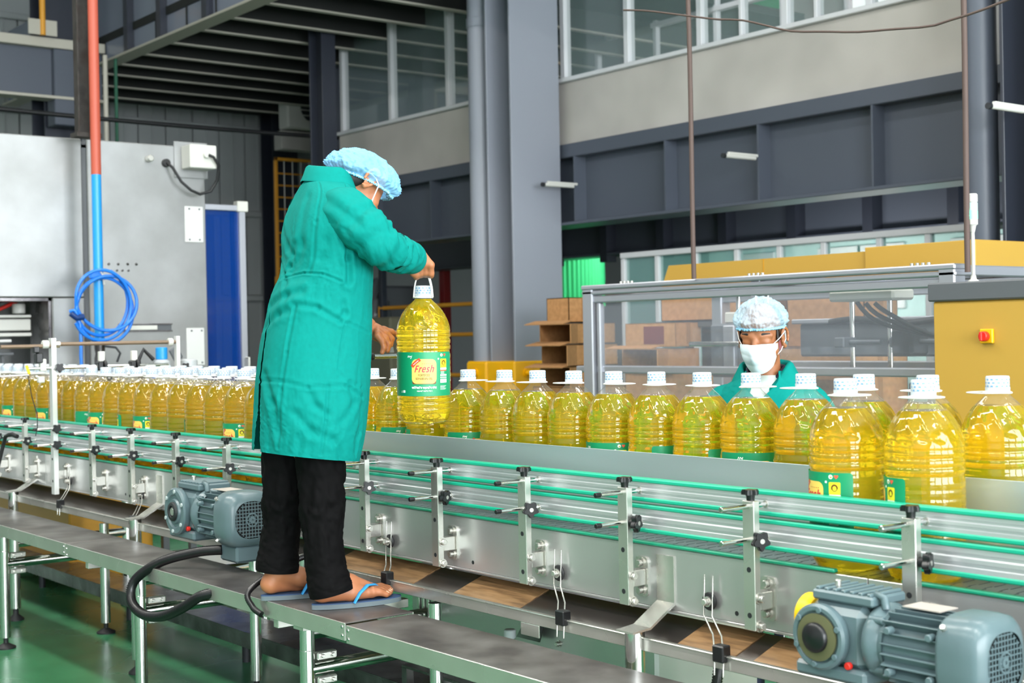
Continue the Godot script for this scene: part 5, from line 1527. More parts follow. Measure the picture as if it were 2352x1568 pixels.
func label_art(root: Node3D) -> void:
	var top := 0.2275
	var lb := part(root, "label", bend(rrect(G.new(), -0.118, 0.112, 0.088, top, 0.008, 0.0003)), M.label_green, "green printed label")
	# emblem
	part(lb, "emblem", bend(rrect(G.new(), -0.0385, 0.0415, top - 0.1, top - 0.022, 0.016, 0.0006)), M.label_yellow, "yellow emblem")
	var sh := bend(rrect(G.new(), -0.0375, 0.0405, top - 0.1015, top - 0.09, 0.006, 0.0005))
	part(lb, "emblem_edge", sh, M.label_brown)
	var rb := G.new()
	stroke(rb, [Vector2(-0.0345, top - 0.042), Vector2(-0.0285, top - 0.0355), Vector2(-0.0215, top - 0.0295), Vector2(-0.0155, top - 0.0255)], 0.011, 0.0009)
	part(lb, "ribbon", bend(rb), M.label_ribbon)
	var rt := G.new()
	lettering(rt, "Vitamin A Fortified", -0.011, 0.011, -0.0016, 0.0016, 0.0)
	var rt2 := G.new().add(rt, Transform3D(Basis(Vector3.BACK, 0.7), Vector3(-0.0255, top - 0.0335, 0.0012)))
	part(lb, "ribbon_lettering", bend(rt2), M.label_white)
	var fr := G.new()
	lettering(fr, "Fresh", -0.0265, 0.0335, top - 0.064, top - 0.0405, 0.001, "Droid Sans", true, 0.28)
	part(lb, "brand_lettering", bend(fr), M.label_red)
	var dots := G.new()
	for k in 6:
		rrect(dots, -0.005 + 0.0062 * k, -0.0025 + 0.0062 * k, top - 0.0375, top - 0.0358, 0.0, 0.001)
	part(lb, "small_bengali_line", bend(dots), M.label_ribbon)
	var ft := G.new()
	lettering(ft, "FORTIFIED", -0.0175, 0.0195, top - 0.0765, top - 0.0695, 0.001)
	lettering(ft, "SOYABEAN OIL", -0.0255, 0.0275, top - 0.0875, top - 0.0805, 0.001)
	part(lb, "product_lettering", bend(ft), M.label_ink)
	var my := G.new()
	stroke(my, [Vector2(-0.053, top - 0.0165), Vector2(-0.0505, top - 0.011), Vector2(-0.048, top - 0.0165), Vector2(-0.0455, top - 0.0115), Vector2(-0.0435, top - 0.0155)], 0.0013, 0.0007)
	stroke(my, [Vector2(-0.0435, top - 0.0125), Vector2(-0.0415, top - 0.0155), Vector2(-0.0385, top - 0.0115), Vector2(-0.0405, top - 0.019), Vector2(-0.0435, top - 0.0205)], 0.0012, 0.0007)
	part(lb, "maker_mark", bend(my), M.label_white)
	var bn := G.new()
	headline_script(bn, bangla(), -0.0385, 0.0415, top - 0.1155, top - 0.1085, 0.0013, 0.0007)
	var b2: Array = bangla()
	headline_script(bn, b2.slice(8, 13) + [[0.5, []]] + b2.slice(3, 7) + [[0.5, []]] + b2.slice(12, 16), -0.022, 0.027, top - 0.125, top - 0.121, 0.0007, 0.0007)
	part(lb, "bengali_lettering", bend(bn), M.label_white)
	# right-hand column: seals, yellow panel, white fields
	var wh := G.new()
	rrect(wh, 0.056, 0.066, top - 0.0145, top - 0.0045, 0.005, 0.0006)
	rrect(wh, 0.0465, 0.0515, top - 0.024, top - 0.019, 0.0, 0.0006)
	rrect(wh, 0.056, 0.084, top - 0.0565, top - 0.05, 0.002, 0.0006)
	rrect(wh, 0.056, 0.084, top - 0.0765, top - 0.071, 0.0, 0.0006)
	rrect(wh, 0.056, 0.084, top - 0.083, top - 0.0795, 0.0, 0.0006)
	rrect(wh, 0.056, 0.084, top - 0.098, top - 0.086, 0.001, 0.0006)
	rrect(wh, -0.073, -0.064, top - 0.129, top - 0.121, 0.0, 0.0006)
	for k in 5:
		rrect(wh, 0.056, 0.082 - 0.004 * (k % 3), top - 0.108 - 0.0028 * k, top - 0.1072 - 0.0028 * k, 0.0, 0.0006)
		rrect(wh, 0.058, 0.074 - 0.003 * (k % 2), top - 0.062 - 0.0018 * k, top - 0.0615 - 0.0018 * k, 0.0, 0.0006)
	stroke(wh, [Vector2(-0.081, top - 0.128), Vector2(-0.078, top - 0.122), Vector2(-0.0755, top - 0.128), Vector2(-0.081, top - 0.128)], 0.0008, 0.0006)
	part(lb, "white_fields", bend(wh), M.label_white)
	var ht := G.new()
	var hp := PackedVector2Array()
	for k in 24:
		var a := TAU * k / 24
		hp.append(Vector2(0.074 + 0.0052 * pow(sin(a), 3.0), top - 0.009 + 0.00032 * (13.0 * cos(a) - 5.0 * cos(2 * a) - 2.0 * cos(3 * a) - cos(4 * a))))
	ht.prism(hp, 0.0003, Transform3D(Basis(), Vector3(0, 0, 0.0005)))
	part(lb, "heart_seal", bend(ht), M.label_coral)
	part(lb, "red_strip", bend(rrect(G.new(), 0.056, 0.084, top - 0.0605, top - 0.0575, 0.001, 0.0006)), M.label_coral)
	part(lb, "yellow_panel", bend(rrect(G.new(), 0.0565, 0.0835, top - 0.05, top - 0.0215, 0.0025, 0.0006)), M.label_gold)
	var rg := G.new()
	for k in 20:
		var a := TAU * k / 20.0
		var b := TAU * (k + 1) / 20.0
		stroke(rg, [Vector2(0.07 + 0.0062 * cos(a), top - 0.035 + 0.0068 * sin(a)), Vector2(0.07 + 0.0062 * cos(b), top - 0.035 + 0.0068 * sin(b))], 0.0035 if sin(a) > -0.2 else 0.0016, 0.0009)
	part(lb, "round_mark", bend(rg), M.label_brown)
	var seal := G.new()
	rrect(seal, 0.059, 0.0645, top - 0.0125, top - 0.0085, 0.002, 0.0009)
	part(lb, "seal_leaf", bend(seal), M.label_seal)
	var bc := G.new()
	for k in 14:
		rrect(bc, 0.0575 + 0.0018 * k, 0.0575 + 0.0018 * k + (0.0009 if k % 3 else 0.0005), top - 0.0965, top - 0.0875, 0.0, 0.0009)
	for k in 9:
		rrect(bc, -0.115, -0.109 - 0.002 * (k % 3) + 0.006, top - 0.02 - 0.011 * k, top - 0.0185 - 0.011 * k, 0.0, 0.0006)
	part(lb, "fine_print", bend(bc), M.label_faint)

func make_bottle(nm: String, lifted := false) -> Node3D:
	var r := Node3D.new()
	r.name = nm
	var prof := body_profile()
	var level := 0.372 if not lifted else 0.397
	var low := []
	var high := []
	for q in dense(prof, 0.0045):
		if q.y < level:
			low.append(q)
		else:
			high.append(q)
	var edge: Vector2 = low[-1].lerp(high[0], (level - low[-1].y) / maxf(1e-5, high[0].y - low[-1].y))
	low.append(edge)
	high.push_front(edge - Vector2(-0.0002, 0.003))
	var oil := turned(low, 112)
	# flat oil surface closing the body
	var c := oil.vert(Vector3(0, level, 0), Vector3.UP)
	var st := oil.v.size()
	for k in 112:
		var a := TAU * k / 112
		var rr := fluted(edge, a)
		oil.vert(Vector3(rr * cos(a), level, -rr * sin(a)), Vector3.UP)
	for k in 112:
		oil.face(c, st + k, st + (k + 1) % 112)
	part(r, "oil_filled_body", oil, M.oil, "clear ribbed body full of yellow oil")
	part(r, "clear_shoulder", turned(high, 112), M.pet, "clear shoulder above the oil")
	var cap := G.new()
	cap.lathe([Vector2(0.0262, 0.4145), Vector2(0.0266, 0.418), Vector2(0.0266, 0.4365), Vector2(0.0252, 0.4395), Vector2(0.02, 0.44), Vector2(0.0, 0.44)], 36, Transform3D(), 0.75)
	cap.lathe([Vector2(0.0275, 0.4035), Vector2(0.0272, 0.4075), Vector2(0.0262, 0.4115), Vector2(0.0255, 0.4148)], 36)
	for k in 40:
		var a := TAU * k / 40
		cap.box(Vector3(0.0267 * cos(a), 0.4105, 0.0267 * sin(a)), Vector3(0.0016, 0.0065, 0.0018), 0.0, Basis(Vector3.UP, -a))
	var cp := part(r, "cap", cap, M.cap_white, "white screw cap")
	var pr := G.new()
	var one := G.new()
	stroke(one, [Vector2(-0.0028, -0.0012), Vector2(-0.002, 0.0015), Vector2(-0.001, -0.0012), Vector2(0.0, 0.0014), Vector2(0.0008, -0.0006), Vector2(0.0022, 0.0014), Vector2(0.0014, -0.0022)], 0.00085, 0.0)
	for row in 3:
		for k in 14:
			pr.add(one, Transform3D(Basis(), Vector3(-0.0835 + 0.01195 * k + 0.004 * (row % 2), 0.4165 + 0.0077 * row, 0.0004)))
	part(cp, "cap_print", bend(pr, 0.0266), M.cap_print, "rows of small pale blue marks")
	var hd := G.new()
	hd.lathe([Vector2(0.0245, 0.3995), Vector2(0.0325, 0.3995), Vector2(0.033, 0.402), Vector2(0.0285, 0.4045), Vector2(0.0245, 0.4045)], 30, Transform3D(), 0.8)
	if lifted:
		var lp := []
		for k in 25:
			var u := k / 24.0
			var a := PI * u
			lp.append(Vector3(0.03 * cos(a) * (1.0 - 0.62 * sin(a)), 0.402 + 0.106 * pow(sin(a), 0.6), 0.012 * cos(a) + 0.029 * (1.0 - pow(sin(a), 0.45))))
		hd.tube(lp, 0.0042, 8, false, 0.6)
	else:
		var lp := []
		for k in 40:
			var a := TAU * k / 40
			lp.append(Vector3(0.02 + 0.046 * cos(a), 0.4015, 0.046 * sin(a)))
		hd.tube(lp, 0.0042, 8, true, 0.42)
	part(r, "carry_handle", hd, M.handle_white, "white plastic carry handle")
	label_art(r)
	return r

func ordinal(k: int) -> String:
	return ["first", "second", "third", "fourth", "fifth", "sixth", "seventh", "eighth", "ninth", "tenth", "eleventh", "twelfth", "thirteenth", "fourteenth", "fifteenth", "sixteenth", "seventeenth", "eighteenth", "nineteenth", "twentieth", "twenty-first", "twenty-second", "twenty-third", "twenty-fourth", "twenty-fifth", "twenty-sixth", "twenty-seventh", "twenty-eighth"][k]

func place_bottle(label: String, group: String, x: float, z: float, turn: float) -> void:
	var b: Node3D = bottle_proto if bottle_proto.get_parent() == null else bottle_proto.duplicate()
	b.name = numbered("oil_bottle")
	add_child(b)
	b.position = Vector3(x, 0.845, z)
	b.rotation.y = turn
	tag(b, label, "bottle", group)

func bottles() -> void:
	bottle_proto = make_bottle("oil_bottle")
	# the bottle in the worker's hand
	var l := make_bottle("lifted", true)
	l.name = numbered("oil_bottle")
	add_child(l)
	l.position = Vector3(-3.71, 1.126, -2.567)
	l.rotation_degrees = Vector3(0.8, 55.3, -0.6)
	tag(l, "oil bottle held up by its handle in the standing worker's hand", "bottle")
	# two bottles in the near lane on the right
	place_bottle("oil bottle in the near lane, left one of the two large bottles on the right", "oil bottles in the near lane", -2.068, -2.625, 0.67 - 1.13)
	place_bottle("oil bottle in the near lane, right one of the two large bottles on the right", "oil bottles in the near lane", -1.855, -2.625, 0.6 - 1.75)
	# single file behind the divider plate
	var px := [-4.504, -4.328, -4.127, -3.89, -3.685, -3.51, -3.33, -3.144, -2.958, -2.773, -2.589, -2.398, -2.211, -2.022, -1.833]
	var offs := [1.4, 0.5, -2.2, 0.35, 2.4, 3.0, 2.6, -0.55, 1.15, 1.5, 0.15, 2.7, -2.4, 2.5, 3.1]
	for i in px.size():
		var z := -2.88
		var lab := ""
		if i < 2:
			lab = ["oil bottle behind the divider plate, partly hidden by the green coat", "oil bottle behind the divider plate between the coat and the lifted bottle"][i]
		elif i == 2:
			lab = "oil bottle behind the divider plate hidden right behind the lifted bottle"
		else:
			lab = "oil bottle in single file behind the divider plate, %s right of the lifted bottle" % ordinal(i - 3)
		place_bottle(lab, "oil bottles in single file behind the divider plate", px[i], z, atan2(-px[i], -z) + offs[i])
	# the crowd left of the worker: three rows, close packed
	var names := ["front", "middle", "back"]
	for r in 3:
		for k in 27:
			var x := -4.7 - 0.1765 * k - 0.088 * (r % 2)
			var z := -2.624 - 0.1525 * r
			var turn := rng.randf_range(0, TAU)
			if r == 0:
				turn = atan2(-x, -z) + [2.6, 3.0, -0.95, 2.7, -2.6, 3.0, 2.4, -1.05, -2.2, 2.9, -0.9, 0.15, 2.8, -2.9, -0.95][k % 15]
			place_bottle("oil bottle in the %s row of the crowd left of the worker, %s from him" % [names[r], ordinal(k)], "oil bottles crowded left of the worker", x + rng.randf_range(-0.001, 0.001), z, turn)


# ---------------------------------------------------------------- people
# local axes of a figure: x to its right, y up, z backwards; P(forward, up, right)
func P(u: float, v: float, w: float) -> Vector3:
	return Vector3(w, v, -u)

# rounded cones [a, b, ra, rb] and ellipsoids [centre, basis, radii] joined by a smooth minimum and meshed as surface nets;
# an entry that ends with "cut" is carved out
func flesh(g: G, items: Array, cell: float, k: float) -> void:
	var lo := Vector3.INF
	var hi := -Vector3.INF
	for e in items:
		var m: float
		if e[1] is Basis:
			m = maxf(e[2].x, maxf(e[2].y, e[2].z))
			lo = lo.min(e[0] - Vector3.ONE * m)
			hi = hi.max(e[0] + Vector3.ONE * m)
		else:
			m = maxf(e[2], e[3])
			lo = lo.min(e[0].min(e[1]) - Vector3.ONE * m)
			hi = hi.max(e[0].max(e[1]) + Vector3.ONE * m)
	lo -= Vector3.ONE * cell * 3
	hi += Vector3.ONE * cell * 3
	var nx := int((hi.x - lo.x) / cell) + 2
	var ny := int((hi.y - lo.y) / cell) + 2
	var nz := int((hi.z - lo.z) / cell) + 2
	var f := PackedFloat32Array()
	f.resize(nx * ny * nz)
	f.fill(1.0)
	for e in items:
		var ell: bool = e[1] is Basis
		var cut: bool = e[-1] is String
		var inv := Basis()
		var a: Vector3 = e[0]
		var b: Vector3 = a
		var m: float
		var rmin := 0.0
		if ell:
			inv = e[1].inverse()
			m = maxf(e[2].x, maxf(e[2].y, e[2].z))
			rmin = minf(e[2].x, minf(e[2].y, e[2].z))
		else:
			b = e[1]
			m = maxf(e[2], e[3])
		var pad := m + k + cell * 2.5
		var l3 := ((a.min(b) - Vector3.ONE * pad - lo) / cell).max(Vector3.ZERO)
		var h3 := (a.max(b) + Vector3.ONE * pad - lo) / cell
		var ab := b - a
		var ll := maxf(ab.length_squared(), 1e-9)
		for i in range(int(l3.x), mini(nx, int(h3.x) + 1)):
			for j in range(int(l3.y), mini(ny, int(h3.y) + 1)):
				var at := (i * ny + j) * nz
				for q in range(int(l3.z), mini(nz, int(h3.z) + 1)):
					var p := lo + Vector3(i, j, q) * cell
					var d: float
					if ell:
						var s: Vector3 = (inv * (p - a)) / e[2]
						d = (s.length() - 1.0) * rmin
					else:
						var t := clampf((p - a).dot(ab) / ll, 0.0, 1.0)
						d = p.distance_to(a + ab * t) - lerpf(e[2], e[3], t)
					var o := f[at + q]
					if cut:
						d = -d
						var h := maxf(k * 0.5 - absf(d - o), 0.0)
						f[at + q] = maxf(d, o) + h * h / (2.0 * k)
					else:
						var h := maxf(k - absf(d - o), 0.0)
						f[at + q] = minf(d, o) - h * h / (4.0 * k)
	var id := PackedInt32Array()
	id.resize(nx * ny * nz)
	id.fill(-1)
	var off := [0, nz * ny, nz, nz * ny + nz, 1, nz * ny + 1, nz + 1, nz * ny + nz + 1]
	var pos := [Vector3(0, 0, 0), Vector3(1, 0, 0), Vector3(0, 1, 0), Vector3(1, 1, 0), Vector3(0, 0, 1), Vector3(1, 0, 1), Vector3(0, 1, 1), Vector3(1, 1, 1)]
	var edges := [[0, 1], [2, 3], [4, 5], [6, 7], [0, 2], [1, 3], [4, 6], [5, 7], [0, 4], [1, 5], [2, 6], [3, 7]]
	var st := g.v.size()
	var far := cell * 2.0
	for i in nx - 1:
		for j in ny - 1:
			var at := (i * ny + j) * nz
			for q in nz - 1:
				var c := at + q
				if absf(f[c]) > far:
					continue
				var neg := 0
				for o in off:
					if f[c + o] < 0.0:
						neg += 1
				if neg == 0 or neg == 8:
					continue
				var sum := Vector3.ZERO
				var cnt := 0
				for e in edges:
					var d0 := f[c + off[e[0]]]
					var d1 := f[c + off[e[1]]]
					if (d0 < 0.0) != (d1 < 0.0):
						sum += pos[e[0]].lerp(pos[e[1]], d0 / (d0 - d1))
						cnt += 1
				var gr := Vector3(f[c + off[1]] - f[c] + f[c + off[7]] - f[c + off[6]], f[c + off[2]] - f[c] + f[c + off[7]] - f[c + off[5]], f[c + off[4]] - f[c] + f[c + off[7]] - f[c + off[3]])
				id[c] = g.vert(lo + (Vector3(i, j, q) + sum / cnt) * cell, gr.normalized())
	for i in range(1, nx - 1):
		for j in range(1, ny - 1):
			for q in range(1, nz - 1):
				var c := (i * ny + j) * nz + q
				if id[c] < 0:
					continue
				var inside := f[c] < 0.0
				for ax in 3:
					var s1: int = [nz * ny, nz, 1][ax]
					if inside == (f[c + s1] < 0.0):
						continue
					var s2: int = [nz, 1, nz * ny][ax]
					var s3: int = [1, nz * ny, nz][ax]
					var v0 := id[c]
					var v1 := id[c - s2]
					var v2 := id[c - s2 - s3]
					var v3 := id[c - s3]
					if v1 < 0 or v2 < 0 or v3 < 0:
						continue
					if inside:
						g.face(v0, v1, v2)
						g.face(v0, v2, v3)
					else:
						g.face(v0, v2, v1)
						g.face(v0, v3, v2)

func bone(a: Vector3, b: Vector3, ra: float, rb: float) -> Array:
	return [a, b, ra, rb]

func chain(items: Array, pts: Array, rs: Array) -> void:
	for i in pts.size() - 1:
		items.append([pts[i], pts[i + 1], rs[i], rs[i + 1]])

# cloth tube: rings [centre, half width across x-ish, half depth, wrinkle] swept with folds from noise
func cloth(g: G, rings: Array, cols: int, per: int, nz: FastNoiseLite, stretch: Vector2, flip := false, gap := [], exp := 2.2, creases := []) -> void:
	var pts := PackedVector3Array()
	var rows := 0
	var n := rings.size()
	for i in n - 1:
		for k in (per if i < n - 2 else per + 1):
			var t := float(k) / per
			var p0: Array = rings[maxi(i - 1, 0)]
			var p1: Array = rings[i]
			var p2: Array = rings[i + 1]
			var p3: Array = rings[mini(i + 2, n - 1)]
			var c: Vector3 = p1[0].cubic_interpolate(p2[0], p0[0], p3[0], t)
			var hx: float = cubic_interpolate(p1[1], p2[1], p0[1], p3[1], t)
			var hz: float = cubic_interpolate(p1[2], p2[2], p0[2], p3[2], t)
			var wr: float = lerpf(p1[3], p2[3], t)
			var up: Vector3 = (p2[0] - p1[0]).normalized()
			if i > 0 and t < 0.5:
				up = ((p1[0] - p0[0]).normalized().lerp(up, 0.5 + t)).normalized()
			elif i < n - 2 and t >= 0.5:
				up = (up.lerp((p3[0] - p2[0]).normalized(), t - 0.5)).normalized()
			var ax: Vector3 = p1[4] if p1.size() > 4 else Vector3.RIGHT
			ax = (ax - up * ax.dot(up)).normalized()
			var az := ax.cross(up)
			var u := (i + t) / (n - 1)
			var open := 0.0
			var start := 0.0
			if gap.size():
				start = gap[0]
				open = gap[1] * clampf((u - gap[2]) / (1.0 - gap[2]), 0.0, 1.0) if gap[1] > 0.0 else -gap[1] * maxf(0.02, 1.0 - u / gap[2])
			for j in cols:
				var a := start + open * 0.5 + (TAU - open) * j / (cols if gap.is_empty() else cols - 1)
				var ca := cos(a)
				var sa := sin(a)
				var q := pow(pow(absf(ca), exp) + pow(absf(sa), exp), -1.0 / exp)
				var dir := ax * ca * hx * q + az * sa * hz * q
				var r01 := nz.get_noise_3d(ca * stretch.x, u * stretch.y, sa * stretch.x)
				var fold := wr * (1.0 - 2.2 * absf(r01)) * 0.8
				if creases.size():
					fold += crease_depth(creases, fposmod(a, TAU), c.y) if hx > 0.09 or gap.size() else crease_depth(creases, fposmod(a, TAU), u * 0.42, 0.062)
				pts.append(c + dir + dir.normalized() * fold)
			rows += 1
	g.sheet(pts, rows, cols, gap.is_empty(), flip)

# how far the cloth is pushed in or out by seams and creases [angle, height, angle, height, width, depth]
func crease_depth(cr: Array, a: float, v: float, rad := 0.17) -> float:
	var sum := 0.0
	if a < 1.6:
		a += TAU
	if rad > 0.1 and (a < 4.0 or a > 7.6):
		return 0.0
	var p := Vector2(a * rad, v)
	for q in cr:
		if v > maxf(q[1], q[3]) + 0.05 or v < minf(q[1], q[3]) - 0.05:
			continue
		var s := Geometry2D.get_closest_point_to_segment(p, Vector2(q[0] * rad, q[1]), Vector2(q[2] * rad, q[3]))
		var d: float = p.distance_to(s) / q[4]
		if d < 4.0:
			sum += q[5] * (0.7 if q[4] > 0.0095 and rad > 0.1 else 1.0) * (0.45 * exp(-pow(d - 1.7, 2.0)) - exp(-d * d))
	return sum

func crease_noise(sd: int, fq: float, oct := 3) -> FastNoiseLite:
	var z := FastNoiseLite.new()
	z.seed = sd
	z.fractal_gain = 0.38
	z.frequency = fq
	z.fractal_octaves = oct
	z.noise_type = FastNoiseLite.TYPE_SIMPLEX_SMOOTH
	z.domain_warp_enabled = true
	z.domain_warp_amplitude = 0.6
	z.domain_warp_frequency = 0.6
	return z

# rim of an ear as a ring of short bones, with lobe and bowl
func ear(items: Array, c: Vector3, hb: Basis, s: float) -> void:
	var pts := []
	for k in 13:
		var a := -0.5 + TAU * 0.86 * k / 12.0
		pts.append(c + hb * P(-0.004 - 0.018 * cos(a) * (1.0 + 0.15 * sin(a)), 0.033 * sin(a) + 0.003, (0.004 + 0.006 * cos(a)) * s))
	for k in 12:
		items.append([pts[k], pts[k + 1], 0.0046, 0.0046])
	items.append([c + hb * P(-0.002, -0.004, -0.004 * s), hb * Basis(Vector3.UP, 0.35 * s), Vector3(0.0045, 0.024, 0.013)])
	items.append([c + hb * P(0.002, -0.024, 0.0), c + hb * P(0.001, -0.031, 0.001 * s), 0.0062, 0.0058])

# gathered bonnet: an ellipsoid cut by a plane, pleated towards its elastic edge
func bonnet(root: Node3D, centre: Vector3, bs: Basis, rad: Vector3, cut: float, pleats: int, sd: int, net: Material) -> void:
	var nz := crease_noise(sd, 1.0, 4)
	var pts := PackedVector3Array()
	var rows := 64
	var cols := 220
	var last := PackedVector3Array()
	for i in rows:
		var t := float(i) / (rows - 1)
		var ph := lerpf(0.02, PI * 0.5 + cut, t)
		for j in cols:
			var a := TAU * j / cols
			var d := Vector3(cos(a) * sin(ph), cos(ph), sin(a) * sin(ph))
			var wr := 0.1 * (1.0 - 3.0 * absf(nz.get_noise_3dv(d * 1.3))) * (0.4 + 0.6 * t) + 0.04 * (1.0 - 3.4 * absf(nz.get_noise_3dv(d * Vector3(2.6, 2.0, 2.6) + Vector3(5, 5, 5))))
			var pl := 0.02 * sin(a * pleats + 1.5 * sin(a * 3.0)) * smoothstep(0.62, 0.98, t)
			var tuck := 1.0 - 0.17 * smoothstep(0.85, 1.0, t)
			var p := centre + bs * (d * rad * (1.0 + wr * 0.75 + pl) * tuck)
			pts.append(p)
			if i == rows - 1:
				last.append(p)
	var g := G.new()
	g.sheet(pts, rows, cols, true, true)
	part(root, "hair_net", g, net, "pale blue gathered hair net")
	# elastic edge: a frilled cord
	var ring := []
	for j in cols:
		ring.append(last[j] + bs * Vector3(0, -0.003 + 0.003 * (j % 2), 0))
	part(root, "net_elastic", G.new().tube(ring, 0.0042, 6, true), M.net_thread)

func workers() -> void:
	standing_worker()
	masked_worker()

func standing_worker() -> void:
	var t := thing("person", "worker in a green coat and blue hair net standing on the bench, lifting a bottle", "person", Vector3(-3.8, 0.578, -2.22))
	t.basis = Basis(Vector3(0.98, 0, 0.2).normalized(), Vector3.UP, Vector3(-0.2, 0, 0.98).normalized())
	# one continuous body under the clothes, with finer grids for head, hands and feet
	var g := G.new()
	var b := []
	chain(b, [P(0.0, 0.56, 0), P(0.02, 0.75, 0), P(0.04, 0.95, 0), P(0.055, 1.15, 0), P(0.07, 1.27, 0)], [0.11, 0.1, 0.105, 0.1, 0.06])
	chain(b, [P(0.045, 1.2, -0.15), P(0.045, 1.2, 0.15)], [0.055, 0.055])
	chain(b, [P(0.07, 1.27, 0), P(0.12, 1.33, 0)], [0.055, 0.05])
	for s in [[1.0, P(-0.018, 0.36, 0.09), P(0.0, 0.11, 0.11)], [-1.0, P(-0.07, 0.36, -0.1), P(-0.09, 0.12, -0.12)]]:
		chain(b, [P(0.0, 0.56, 0.08 * s[0]), s[1], s[2]], [0.085, 0.052, 0.034])
	chain(b, [P(0.055, 1.21, 0.16), P(0.118, 1.11, 0.236), P(0.275, 1.076, 0.138), P(0.3, 1.078, 0.118)], [0.05, 0.042, 0.03, 0.025])
	chain(b, [P(0.055, 1.21, -0.16), P(0.1, 0.98, -0.24), P(0.22, 0.865, -0.165), P(0.24, 0.857, -0.152)], [0.05, 0.042, 0.03, 0.026])
	flesh(g, b, 0.013, 0.04)
	# head, bowed forward
	var hb := Basis(Vector3.RIGHT, -0.85)
	var hc := P(0.168, 1.316, 0)
	var H := func(f: float, u: float, w: float) -> Vector3: return hc + hb * P(f, u, w)
	var h := []
	var e2 := []
	h.append([H.call(-0.014, 0.006, 0), hb, Vector3(0.07, 0.078, 0.086)])
	h.append([H.call(0.03, -0.05, 0), hb, Vector3(0.056, 0.07, 0.062)])
	h.append([H.call(-0.06, -0.075, 0), P(0.08, 1.29, 0), 0.05, 0.055])
	h.append([H.call(0.092, -0.03, 0), H.call(0.1, -0.05, 0), 0.012, 0.014])
	for s in [-1.0, 1.0]:
		ear(e2, P(0.164, 1.316, 0.086 * s), hb, s)
		h.append([H.call(0.06, -0.03, 0.035 * s), H.call(0.05, -0.06, 0.04 * s), 0.02, 0.016])
	flesh(g, h, 0.005, 0.02)
	flesh(g, e2, 0.0026, 0.005)
	# right fist round the bottle handle; lateral axis runs along the row of knuckles
	var la := P(0.89, 0, 0.45)
	var aw := P(0.45, 0, -0.89)
	var K := func(l: float, v: float, a: float) -> Vector3: return P(0.318, 1.055, 0.112) + la * l + Vector3.UP * v + aw * a
	var r := [bone(P(0.27, 1.088, 0.14), K.call(-0.018, 0.032, 0.0), 0.025, 0.025)]
	for i in 4:
		var l := -0.016 + 0.0155 * i
		var dv: float = [-0.006, 0.0, 0.001, -0.002][i]
		chain(r, [K.call(-0.018 + 0.006 * i, 0.03, 0.002), K.call(l, -0.004 + dv, -0.004), K.call(l - 0.001, -0.03 + dv, 0.01), K.call(l - 0.002, -0.035 + dv, 0.032), K.call(l - 0.003, -0.016 + dv, 0.036)], [0.016, 0.0118, 0.0105, 0.0095, 0.0085])
	chain(r, [K.call(-0.028, 0.022, 0.006), K.call(-0.034, -0.008, 0.0), K.call(-0.026, -0.03, 0.004), K.call(-0.012, -0.036, 0.008)], [0.017, 0.0125, 0.0105, 0.0085])
	flesh(g, r, 0.0028, 0.006)
	# left hand resting on the bar
	var q := [bone(P(0.225, 0.866, -0.162), P(0.262, 0.845, -0.14), 0.026, 0.024), bone(P(0.255, 0.85, -0.155), P(0.272, 0.832, -0.125), 0.022, 0.018)]
	chain(q, [P(0.262, 0.852, -0.15), P(0.292, 0.85, -0.15), P(0.318, 0.842, -0.15), P(0.336, 0.832, -0.152)], [0.016, 0.0105, 0.0095, 0.008])
	chain(q, [P(0.262, 0.848, -0.13), P(0.29, 0.838, -0.122), P(0.306, 0.818, -0.118), P(0.302, 0.798, -0.118)], [0.015, 0.0108, 0.0098, 0.0085])
	chain(q, [P(0.256, 0.84, -0.115), P(0.278, 0.822, -0.104), P(0.288, 0.8, -0.1), P(0.283, 0.78, -0.1)], [0.014, 0.0108, 0.0098, 0.0084])
	chain(q, [P(0.25, 0.832, -0.1), P(0.262, 0.81, -0.09), P(0.266, 0.79, -0.088), P(0.26, 0.775, -0.09)], [0.013, 0.0098, 0.009, 0.0078])
	chain(q, [P(0.25, 0.84, -0.17), P(0.272, 0.824, -0.172), P(0.29, 0.812, -0.166), P(0.304, 0.804, -0.16)], [0.014, 0.0112, 0.0105, 0.0088])
	flesh(g, q, 0.0028, 0.006)
	# feet
	for s in [[1.0, 0.0, 0.11], [-1.0, -0.09, -0.12]]:
		var o := P(s[1], 0.021, s[2])
		var sd: float = s[0]
		var ft := []
		chain(ft, [o + P(0.0, 0.12, 0), o + P(-0.005, 0.07, 0)], [0.033, 0.037])
		chain(ft, [o + P(-0.005, 0.07, 0), o + P(-0.033, 0.03, 0)], [0.036, 0.031])
		chain(ft, [o + P(0.0, 0.062, 0), o + P(0.06, 0.045, -0.008 * sd), o + P(0.13, 0.022, -0.012 * sd)], [0.036, 0.031, 0.021])
		chain(ft, [o + P(-0.02, 0.03, 0.004 * sd), o + P(0.06, 0.024, 0.016 * sd), o + P(0.12, 0.017, 0.022 * sd)], [0.03, 0.026, 0.0165])
		for k in 5:
			var w: float = (-0.03 + 0.0165 * k) * sd
			var L: float = [0.2, 0.202, 0.194, 0.184, 0.17][k]
			var rr: float = [0.0135, 0.0105, 0.01, 0.0096, 0.0095][k]
			chain(ft, [o + P(0.125, 0.02, w * 0.9), o + P(L - 0.028, 0.0185, w), o + P(L - 0.004, rr * 0.95, w)], [0.0155, rr * 1.05, rr])
		flesh(g, ft, 0.0038, 0.009)
	part(t, "body", g, M.skin_light, "brown skin of head, hands and feet")
	# nails and the red thread
	for k in 5:
		var L: float = [0.2, 0.202, 0.194, 0.184, 0.17][k]
		part(t, "toenail", G.new().box(P(L - 0.001, 0.021 + 0.017, 0.11 - 0.03 + 0.0165 * k), Vector3(0.012, 0.003, 0.011), 0.0012, Basis(Vector3.RIGHT, -0.55)), M.nail)
